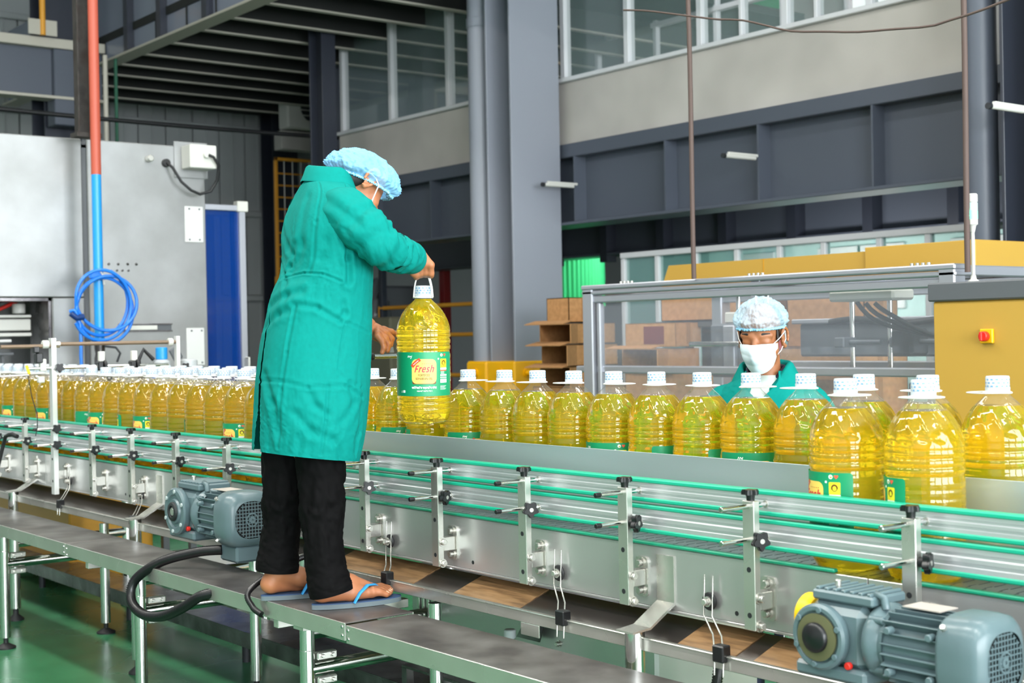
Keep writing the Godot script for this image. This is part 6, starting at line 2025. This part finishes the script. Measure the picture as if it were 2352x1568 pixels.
	part(t, "orange_nail", G.new().box(P(0.312, 0.806, -0.153), Vector3(0.007, 0.013, 0.007), 0.003, Basis(Vector3.RIGHT, -0.6)), M.nail_orange, "orange painted fingernail")
	var th := []
	for k in 16:
		var a := TAU * k / 16
		th.append(P(0.292, 1.074, 0.124) + Vector3.UP * 0.0285 * cos(a) + P(0.55, 0, 0.83) * 0.0285 * sin(a))
	part(t, "red_thread", G.new().tube(th, 0.0022, 6, true), M.red_plastic, "red thread round the wrist")
	# hair under the net
	var hg := G.new()
	flesh(hg, [[H.call(-0.02, 0.01, 0), hb, Vector3(0.073, 0.076, 0.082)], [H.call(-0.045, -0.03, 0), hb, Vector3(0.06, 0.055, 0.05)]], 0.007, 0.02)
	part(t, "hair", hg, M.hair_black)
	bonnet(t, P(0.166, 1.324, 0), Basis(Vector3.RIGHT, -0.42), Vector3(0.1, 0.09, 0.126), 0.15, 46, 3, M.net_blue)
	# mask loop over the ear
	part(t, "mask_loop", G.new().tube([P(0.158, 1.338, 0.097), P(0.178, 1.32, 0.095), P(0.19, 1.3, 0.088), H.call(0.05, -0.035, 0.07), H.call(0.07, -0.05, 0.05)], 0.0022, 6), M.mask_loop)
	# coat: torso and skirt with a slit, sleeves and collar
	var c := G.new()
	var nz := crease_noise(12, 0.9, 4)
	var rg := []
	for e in [[1.335, 0.05, 0.06, 0.066, 0.0], [1.312, 0.052, 0.085, 0.075, 0.002], [1.285, 0.05, 0.135, 0.082, 0.002], [1.25, 0.045, 0.172, 0.09, 0.003], [1.2, 0.038, 0.19, 0.105, 0.004], [1.148, 0.037, 0.196, 0.117, 0.004], [1.066, 0.045, 0.192, 0.127, 0.005], [0.997, 0.039, 0.188, 0.134, 0.005], [0.929, 0.023, 0.184, 0.15, 0.005], [0.847, 0.011, 0.186, 0.161, 0.004], [0.766, -0.001, 0.19, 0.167, 0.004], [0.657, -0.013, 0.2, 0.167, 0.006], [0.576, -0.021, 0.205, 0.162, 0.008], [0.522, -0.028, 0.207, 0.158, 0.009], [0.462, -0.036, 0.206, 0.152, 0.01]]:
		rg.append([P(e[1], e[0], 0), e[2], e[3], e[4], Vector3.RIGHT])
	# creases and seams of the coat: [angle, height, angle, height, width, depth]
	var cr := [[5.52,1.298,5.57,1.175,0.006,0.003],[5.57,1.175,5.47,1.011,0.006,0.003],[6.56,1.285,6.33,1.175,0.012,0.012],[6.33,1.175,6.27,1.066,0.012,0.012],[6.27,1.066,6.35,0.997,0.012,0.012],[4.89,0.988,5.35,1.008,0.004,0.004],[5.35,1.008,5.74,1.008,0.004,0.004],[5.74,1.008,6.17,0.991,0.004,0.004],[5.04,1.12,4.89,1.038,0.012,0.007],[4.89,1.038,4.71,0.991,0.012,0.007],[5.18,1.243,5.23,1.12,0.016,0.006],[5.23,1.12,5.02,1.011,0.016,0.006],[5.98,1.243,5.8,1.12,0.018,0.005],[5.8,1.12,5.66,1.066,0.018,0.005],[4.24,1.066,4.77,0.997,0.01,0.006],[4.77,0.997,5.02,0.956,0.01,0.006],[4.6,0.902,5.13,0.929,0.012,0.008],[5.13,0.929,5.46,0.943,0.012,0.008],[4.55,0.834,5.05,0.875,0.012,0.006],[5.05,0.875,5.42,0.895,0.012,0.006],[5.36,0.909,5.85,0.905,0.008,0.005],[5.85,0.905,6.31,0.875,0.008,0.005],[5.42,0.902,5.42,0.766,0.005,0.004],[5.42,0.766,5.37,0.657,0.005,0.004],[5.37,0.657,5.31,0.482,0.005,0.004],[4.65,0.678,5.34,0.684,0.005,0.004],[5.34,0.684,5.83,0.671,0.005,0.004],[5.83,0.671,6.5,0.684,0.005,0.004],[6.5,0.684,7.0,0.651,0.005,0.004],[6.18,0.684,6.16,0.576,0.005,0.004],[6.16,0.576,6.13,0.475,0.005,0.004],[5.84,0.657,5.98,0.617,0.012,0.006],[5.98,0.617,6.19,0.596,0.012,0.006],[5.63,0.59,5.9,0.542,0.014,0.007],[5.9,0.542,6.3,0.522,0.014,0.007],[6.61,0.684,6.71,0.63,0.012,0.006],[6.71,0.63,6.48,0.576,0.012,0.006],[6.4,0.875,6.34,0.725,0.003,0.004],[6.34,0.725,6.49,0.701,0.003,0.004],[6.49,0.701,7.03,0.678,0.003,0.004],[6.4,0.875,7.09,0.854,0.003,0.004],[6.33,0.929,6.39,0.902,0.01,0.006],[6.39,0.902,6.3,0.881,0.01,0.006],[4.93,0.698,5.19,0.617,0.014,0.008],[5.19,0.617,5.33,0.522,0.014,0.008],[5.76,0.522,5.7,0.468,0.012,0.006],[6.35,0.522,6.55,0.461,0.012,0.006],[4.24,1.175,4.71,1.12,0.014,0.006],[4.71,1.12,4.93,1.093,0.014,0.006]]
	cloth(c, rg, 260, 16, nz, Vector2(1.0, 2.2), true, [4.72, 0.3, 0.6], 2.2, cr)
	part(t, "coat", c, M.coat_teal, "long green work coat")
	var sl := G.new()
	var n2 := crease_noise(31, 1.0, 3)
	var elbow := [[3.4, 0.13, 6.4, 0.115, 0.011, 0.006], [2.4, 0.165, 5.4, 0.19, 0.012, 0.006], [4.6, 0.205, 7.6, 0.19, 0.01, 0.006], [3.0, 0.235, 6.0, 0.225, 0.011, 0.006], [4.2, 0.265, 7.2, 0.285, 0.009, 0.007], [2.2, 0.3, 5.0, 0.295, 0.01, 0.006], [5.0, 0.32, 7.4, 0.315, 0.008, 0.005], [5.4, 0.06, 5.8, 0.15, 0.014, 0.006], [3.6, 0.05, 4.0, 0.14, 0.014, 0.006]]
	cloth(sl, [[P(0.05, 1.225, 0.08), 0.06, 0.06, 0.0, P(1, 0, 0)], [P(0.054, 1.213, 0.145), 0.073, 0.07, 0.002, P(1, 0, 0)], [P(0.074, 1.176, 0.193), 0.073, 0.07, 0.004, P(1, 0, 0)], [P(0.1, 1.135, 0.23), 0.066, 0.064, 0.006, P(1, 0, 0)], [P(0.132, 1.1, 0.242), 0.06, 0.058, 0.007, P(1, 0, 0)], [P(0.18, 1.084, 0.212), 0.056, 0.054, 0.006, P(0, 1, 0)], [P(0.228, 1.074, 0.176), 0.053, 0.053, 0.005, P(0, 1, 0)], [P(0.268, 1.07, 0.146), 0.049, 0.049, 0.003, P(0, 1, 0)], [P(0.28, 1.069, 0.137), 0.046, 0.046, 0.0, P(0, 1, 0)]], 110, 16, n2, Vector2(0.55, 5.0), true, [], 2.2, elbow)
	part(t, "sleeve", sl, M.coat_teal)
	var s2 := G.new()
	cloth(s2, [[P(0.05, 1.24, -0.12), 0.08, 0.08, 0.0, P(1, 0, 0)], [P(0.06, 1.19, -0.175), 0.08, 0.075, 0.008, P(1, 0, 0)], [P(0.08, 1.08, -0.215), 0.07, 0.068, 0.01, P(1, 0, 0)], [P(0.105, 0.98, -0.238), 0.064, 0.062, 0.012, P(1, 0, 0)], [P(0.155, 0.92, -0.212), 0.056, 0.054, 0.01, P(1, 0, 0)], [P(0.215, 0.868, -0.17), 0.046, 0.046, 0.002, P(1, 0, 0)]], 60, 8, n2, Vector2(1.1, 7.0), true)
	part(t, "sleeve", s2, M.coat_teal)
	var co := G.new()
	var cp := PackedVector3Array()
	for row in [[0.052, 1.318, 0.0], [0.05, 1.352, 0.004], [0.047, 1.366, 0.007], [0.044, 1.362, 0.014], [0.038, 1.34, 0.022], [0.03, 1.322, 0.03], [0.028, 1.316, 0.031]]:
		for j in 61:
			var a := PI * 0.5 + 0.62 + (TAU - 1.24) * j / 60.0
			var fr := maxf(0.0, cos(a - PI / 2))
			var x: float = (0.07 + row[2]) * cos(a)
			var z: float = -(0.062 + row[2]) * sin(a)
			cp.append(P(0.062, row[1] - 0.075 * fr * fr - 0.012 * absf(cos(a)), 0) + Vector3(x, 0, z))
	co.sheet(cp, 7, 61, false, false)
	part(t, "collar", co, M.coat_teal)
	# seam tape, patch pocket and back belt line as raised stitching
	part(t, "cuff", G.new().add(cuff_ring(P(0.281, 1.069, 0.136), P(0.75, 0, -0.57).normalized(), 0.0465)), M.coat_teal)
	# trousers
	var tn := crease_noise(77, 1.1, 3)
	for s in [[P(-0.01, 0.6, 0.085), P(-0.018, 0.45, 0.09), P(-0.02, 0.33, 0.092), P(-0.021, 0.225, 0.1), P(-0.014, 0.13, 0.104), P(-0.006, 0.075, 0.11), P(0.0, 0.046, 0.112)], [P(-0.035, 0.6, -0.085), P(-0.068, 0.45, -0.1), P(-0.078, 0.33, -0.1), P(-0.084, 0.24, -0.108), P(-0.092, 0.17, -0.114), P(-0.097, 0.12, -0.118), P(-0.099, 0.092, -0.12)]]:
		var tg := G.new()
		var rr := []
		for i in 7:
			rr.append([s[i], [0.085, 0.07, 0.066, 0.058, 0.058, 0.064, 0.066][i], [0.085, 0.072, 0.064, 0.056, 0.058, 0.064, 0.067][i], [0.004, 0.008, 0.014, 0.009, 0.006, 0.005, 0.0][i], Vector3.RIGHT])
		cloth(tg, rr, 64, 12, tn, Vector2(1.0, 5.5), true)
		part(t, "trouser_leg", tg, M.trousers_black)
	# flip-flops: each a thing worn on a foot
	for s in [[P(0.0, 0, 0.11), 1.0, "right"], [P(-0.09, 0, -0.12), -1.0, "left"]]:
		var f := thing("flip_flop", "blue-strapped grey rubber flip-flop on the standing worker's %s foot" % s[2], "sandal", t.transform * s[0], "flip-flops on the standing worker")
		f.basis = t.basis
		var poly := PackedVector2Array()
		for k in 40:
			var a := TAU * k / 40
			var yy := 0.082 + 0.146 * sin(a)
			poly.append(Vector2((0.043 + 0.008 * sin(a)) * cos(a) * (1.0 + 0.06 * cos(2 * a)), yy))
		var xf := Transform3D(Basis(Vector3.RIGHT, Vector3.FORWARD, Vector3.UP), Vector3(0, 0.001, 0))
		part(f, "sole", G.new().prism(poly, 0.014, xf, true), M.sandal_sole)
		part(f, "footbed", G.new().prism(poly, 0.0035, xf.translated(Vector3(0, 0.014, 0)), true), M.sandal_top)
		for w in [-1.0, 1.0]:
			part(f, "strap", G.new().tube([P(0.055, 0.016, 0.05 * w), P(0.075, 0.045, 0.047 * w), P(0.105, 0.064, 0.036 * w - 0.002 * s[1]), P(0.14, 0.058, 0.012 * w - 0.012 * s[1]), P(0.16, 0.046, -0.014 * s[1])], [0.006, 0.0075, 0.0078, 0.0075, 0.006], 10, false, 0.5, P(0.3, 1, 0)), M.strap_blue)
		part(f, "toe_post", G.new().cyl(P(0.16, 0.015, -0.014 * s[1]), P(0.16, 0.048, -0.014 * s[1]), 0.004), M.strap_blue)

func cuff_ring(c: Vector3, axis: Vector3, r: float) -> G:
	var x := axis.cross(Vector3.UP).normalized()
	return G.new().lathe([Vector2(r - 0.006, 0.004), Vector2(r + 0.001, 0.004), Vector2(r + 0.003, -0.004), Vector2(r + 0.003, -0.03), Vector2(r + 0.001, -0.034)], 40, Transform3D(Basis(x, axis, x.cross(axis)), c))

func masked_worker() -> void:
	var t := thing("person", "worker in a green coat, face mask and hair net looking down behind the bottles", "person", Vector3(-3.37, 0, -3.82))
	t.basis = Basis(Vector3(-0.899, 0, 0.438), Vector3.UP, Vector3(-0.438, 0, -0.899))
	var g := G.new()
	var b := []
	chain(b, [P(-0.02, 0.74, 0), P(-0.03, 0.92, 0), P(-0.03, 1.1, 0)], [0.13, 0.115, 0.11])
	chain(b, [P(-0.03, 1.13, -0.14), P(-0.03, 1.13, 0.14)], [0.06, 0.06])
	chain(b, [P(-0.035, 1.16, 0), P(-0.012, 1.27, 0)], [0.06, 0.052])
	for s in [-1.0, 1.0]:
		chain(b, [P(-0.02, 0.72, 0.09 * s), P(0.01, 0.4, 0.1 * s), P(-0.02, 0.06, 0.1 * s), P(0.12, 0.03, 0.12 * s)], [0.085, 0.055, 0.045, 0.035])
		chain(b, [P(-0.03, 1.12, 0.17 * s), P(0.0, 0.88, 0.24 * s), P(0.2, 0.86, 0.17 * s), P(0.25, 0.87, 0.15 * s)], [0.052, 0.042, 0.03, 0.026])
	flesh(g, b, 0.014, 0.04)
	for s in [-1.0, 1.0]:
		var hd := [bone(P(0.24, 0.868, 0.155 * s), P(0.29, 0.87, 0.145 * s), 0.026, 0.024)]
		for k in 4:
			var w: float = (0.118 + 0.017 * k) * s
			chain(hd, [P(0.29, 0.872, w), P(0.325, 0.872, w), P(0.348, 0.86, w), P(0.358, 0.842, w)], [0.014, 0.01, 0.0092, 0.0082])
		chain(hd, [P(0.26, 0.875, 0.12 * s), P(0.29, 0.885, 0.1 * s), P(0.318, 0.88, 0.092 * s)], [0.014, 0.011, 0.009])
		flesh(g, hd, 0.004, 0.007)
	var hb := Basis(Vector3.RIGHT, -0.2)
	var hc := P(0.03, 1.385, 0)
	var H := func(f: float, u: float, w: float) -> Vector3: return hc + hb * P(f, u, w)
	var h := [[H.call(-0.012, 0.025, 0), hb, Vector3(0.073, 0.088, 0.09)], [H.call(0.022, -0.05, 0), hb, Vector3(0.065, 0.07, 0.064)], [H.call(-0.03, -0.09, 0), P(-0.02, 1.22, 0), 0.052, 0.056]]
	var e2 := []
	h.append([H.call(0.06, -0.0, 0), hb, Vector3(0.045, 0.03, 0.024)])
	h.append([H.call(0.083, 0.0, 0), H.call(0.104, -0.042, 0), 0.008, 0.014])
	for s in [-1.0, 1.0]:
		h.append([H.call(0.083, -0.04, 0.012 * s), H.call(0.09, -0.044, 0.014 * s), 0.009, 0.008])
		h.append([H.call(0.072, 0.012, 0.018 * s), H.call(0.058, 0.01, 0.05 * s), 0.0115, 0.009])
		h.append([H.call(0.064, -0.014, 0.032 * s), hb, Vector3(0.0165, 0.0125, 0.0155)])
		h.append([H.call(0.05, -0.045, 0.042 * s), H.call(0.04, -0.05, 0.05 * s), 0.022, 0.018])
		ear(e2, H.call(-0.006, -0.014, 0.079 * s), hb, s)
	flesh(g, h, 0.0038, 0.012)
	flesh(g, e2, 0.003, 0.005)
	part(t, "body", g, M.skin_dark, "brown skin of face, neck and hands")
	for s in [-1.0, 1.0]:
		part(t, "eyebrow", G.new().tube([H.call(0.0835, 0.0125, 0.014 * s), H.call(0.08, 0.019, 0.03 * s), H.call(0.066, 0.017, 0.051 * s)], [0.003, 0.0042, 0.0022], 7, false, 0.6, hb * P(1, 0, 0)), M.hair_black)
		part(t, "eyelashes", G.new().tube([H.call(0.08, -0.0195, 0.018 * s), H.call(0.0815, -0.0225, 0.032 * s), H.call(0.0735, -0.0195, 0.047 * s)], [0.0014, 0.0028, 0.0016], 6), M.hair_black)
		part(t, "sideburn", G.new().box(H.call(0.02, 0.005, 0.067 * s), Vector3(0.008, 0.05, 0.03), 0.004, hb), M.hair_black)
		part(t, "mask_loop", G.new().tube([H.call(0.062, -0.025, 0.055 * s), H.call(0.03, -0.006, 0.075 * s), H.call(-0.002, 0.012, 0.087 * s), H.call(-0.02, -0.02, 0.083 * s), H.call(0.015, -0.055, 0.072 * s), H.call(0.05, -0.075, 0.055 * s)], 0.0016, 6), M.mask_loop)
	var hg := G.new()
	flesh(hg, [[H.call(-0.026, 0.03, 0), hb, Vector3(0.075, 0.082, 0.086)]], 0.007, 0.02)
	part(t, "hair", hg, M.hair_black)
	bonnet(t, H.call(-0.008, 0.036, 0), hb * Basis(Vector3.RIGHT, 0.1), Vector3(0.094, 0.097, 0.11), 0.1, 44, 9, M.net_white)
	# pleated mask
	var mp := PackedVector3Array()
	for i in 33:
		var v := i / 32.0
		for j in 49:
			var u := j / 48.0 * 2.0 - 1.0
			var a := u * 1.12
			var bulge := 0.014 * (1.0 - u * u) * sin(PI * clampf(v * 0.9 + 0.1, 0, 1))
			var pleat := 0.0022 * absf(sin(v * PI * 3.0)) * (1.0 - pow(absf(u), 3.0))
			var rr := 0.096 - 0.02 * v * v + bulge + pleat + 0.03 * exp(-pow(u / 0.2, 2.0)) * (0.35 + sin(PI * clampf(v * 1.3, 0, 1)) * 0.65) * (1.0 - v)
			var drop := 0.011 * cos(a * 1.3) * (1.0 - v)
			mp.append(H.call(rr * cos(a) * 1.08 - 0.004, -0.024 + drop - (0.082 + 0.022 * (1.0 - u * u)) * v, rr * sin(a) * 0.8 * (1.0 - 0.16 * v * v)))
	part(t, "face_mask", G.new().sheet(mp, 33, 49, false, false), M.mask_blue, "pale blue pleated face mask")
	# clothes
	var sh := G.new()
	var nz := crease_noise(52, 1.0, 3)
	var rg := []
	for e in [[1.24, -0.03, 0.062, 0.066], [1.2, -0.03, 0.1, 0.085], [1.14, -0.03, 0.16, 0.105], [1.0, -0.025, 0.165, 0.118], [0.8, -0.02, 0.16, 0.12]]:
		rg.append([P(e[1], e[0], 0), e[2], e[3], 0.002, Vector3.RIGHT])
	cloth(sh, rg, 80, 6, nz, Vector2(1.0, 2.0), true)
	part(t, "shirt", sh, M.shirt_white)
	var c2 := G.new()
	rg = []
	for e in [[1.255, -0.035, 0.075, 0.082, 0.0], [1.225, -0.035, 0.115, 0.092, 0.003], [1.19, -0.035, 0.162, 0.104, 0.005], [1.13, -0.032, 0.192, 0.118, 0.006], [1.0, -0.028, 0.185, 0.132, 0.009], [0.85, -0.022, 0.18, 0.14, 0.009], [0.7, -0.02, 0.185, 0.15, 0.009], [0.5, -0.02, 0.195, 0.16, 0.01]]:
		rg.append([P(e[1], e[0], 0), e[2], e[3], e[4], Vector3.RIGHT])
	cloth(c2, rg, 150, 10, nz, Vector2(1.1, 2.4), true, [PI / 2, -1.7, 0.42])
	part(t, "coat", c2, M.coat_teal, "green work coat")
	for s in [-1.0, 1.0]:
		var sl := G.new()
		cloth(sl, [[P(-0.035, 1.15, 0.06 * s), 0.055, 0.05, 0.0, P(1, 0, 0)], [P(-0.033, 1.135, 0.15 * s), 0.074, 0.07, 0.003, P(1, 0, 0)], [P(-0.022, 1.04, 0.2 * s), 0.068, 0.066, 0.01, P(1, 0, 0)], [P(0.0, 0.92, 0.228 * s), 0.06, 0.06, 0.012, P(1, 0, 0)], [P(0.07, 0.875, 0.222 * s), 0.054, 0.054, 0.012, P(0, 1, 0)], [P(0.15, 0.866, 0.19 * s), 0.048, 0.048, 0.006, P(0, 1, 0)], [P(0.215, 0.866, 0.162 * s), 0.042, 0.042, 0.0, P(0, 1, 0)]], 64, 8, nz, Vector2(1.0, 6.0), true)
		part(t, "sleeve", sl, M.coat_teal)
	for k in 2:
		var cp := PackedVector3Array()
		var rows: Array = [[[0.0, 1.25, 0.0], [0.0, 1.285, 0.004], [0.0, 1.298, 0.01], [0.0, 1.29, 0.02], [0.0, 1.262, 0.034], [0.0, 1.24, 0.046], [0.0, 1.225, 0.052]], [[0.0, 1.24, -0.012], [0.0, 1.272, -0.012], [0.0, 1.284, -0.009], [0.0, 1.278, -0.003], [0.0, 1.26, 0.002], [0.0, 1.245, 0.006], [0.0, 1.24, 0.006]]][k]
		for row in rows:
			for j in 61:
				var a := PI * 0.5 + 0.36 + (TAU - 0.72) * j / 60.0
				var fr := maxf(0.0, cos(a - PI / 2))
				cp.append(P(-0.028, row[1] - (0.11 if k == 0 else 0.075) * fr * fr - 0.01 * absf(cos(a)), 0) + Vector3((0.076 + row[2]) * cos(a), 0, -(0.074 + row[2]) * sin(a)))
		part(t, ["collar", "polo_collar"][k], G.new().sheet(cp, 7, 61, false, false), [M.coat_teal, M.polo_navy][k])
	for s in [-1.0, 1.0]:
		var tg := G.new()
		cloth(tg, [[P(-0.02, 0.74, 0.085 * s), 0.1, 0.11, 0.003, Vector3.RIGHT], [P(0.0, 0.5, 0.1 * s), 0.085, 0.085, 0.006, Vector3.RIGHT], [P(0.005, 0.3, 0.102 * s), 0.075, 0.075, 0.008, Vector3.RIGHT], [P(-0.015, 0.07, 0.1 * s), 0.075, 0.08, 0.004, Vector3.RIGHT]], 48, 10, nz, Vector2(1.0, 4.0), true)
		part(t, "trouser_leg", tg, M.trousers_navy)

func small_things() -> void:
	# small clear bottle on the ledge of the drain tank
	var s := thing("small_bottle", "small clear bottle with a white cap under the conveyor", "bottle", Vector3(-3.58, 0.252, -2.8))
	part(s, "clear_body", G.new().lathe([Vector2(0, 0), Vector2(0.03, 0), Vector2(0.032, 0.01), Vector2(0.032, 0.1), Vector2(0.028, 0.125), Vector2(0.016, 0.15), Vector2(0.014, 0.165)], 24), M.pet)
	part(s, "white_cap", G.new().cyl(Vector3(0, 0.16, 0), Vector3(0, 0.19, 0), 0.02, -1, 24, 0.003), M.cap_white)
	single("tank_ledge", G.new().span(Vector3(-4.1, 0.24, -2.9), Vector3(-3.2, 0.25, -2.72), 0.001).span(Vector3(-4.1, 0, -2.75), Vector3(-4.07, 0.24, -2.72)).span(Vector3(-3.23, 0, -2.75), Vector3(-3.2, 0.24, -2.72)), M.stainless_dark, "low stainless ledge in front of the drain tank", "ledge")
	# hand bars the worker holds on to
	var t := thing("hand_bar", "pair of steel bars with a clear plate that the worker's left hand holds", "bar", Vector3(-3.97, 0, 0))
	part(t, "upper_bar", G.new().cyl(Vector3(0, 1.415, -2.467), Vector3(0, 1.415, -2.7), 0.0095), M.bar_brown)
	part(t, "lower_bar", G.new().cyl(Vector3(0, 1.338, -2.46), Vector3(0, 1.338, -2.7), 0.0085), M.stainless_polished)
	part(t, "bar_end", G.new().cyl(Vector3(0, 1.338, -2.53), Vector3(0, 1.338, -2.545), 0.0125, -1, 14, 0.002), M.black_rubber)
	part(t, "upright", G.new().span(Vector3(-0.01, 0.965, -2.475), Vector3(0.01, 1.43, -2.459), 0.002), M.stainless)
	part(t, "clear_plate", G.new().prism(PackedVector2Array([Vector2(0, 0), Vector2(0.045, 0), Vector2(0.028, 0.065), Vector2(-0.012, 0.07)]), 0.003, Transform3D(Basis(Vector3.FORWARD, Vector3.UP, Vector3.RIGHT), Vector3(0.012, 1.35, -2.575))), M.acrylic)
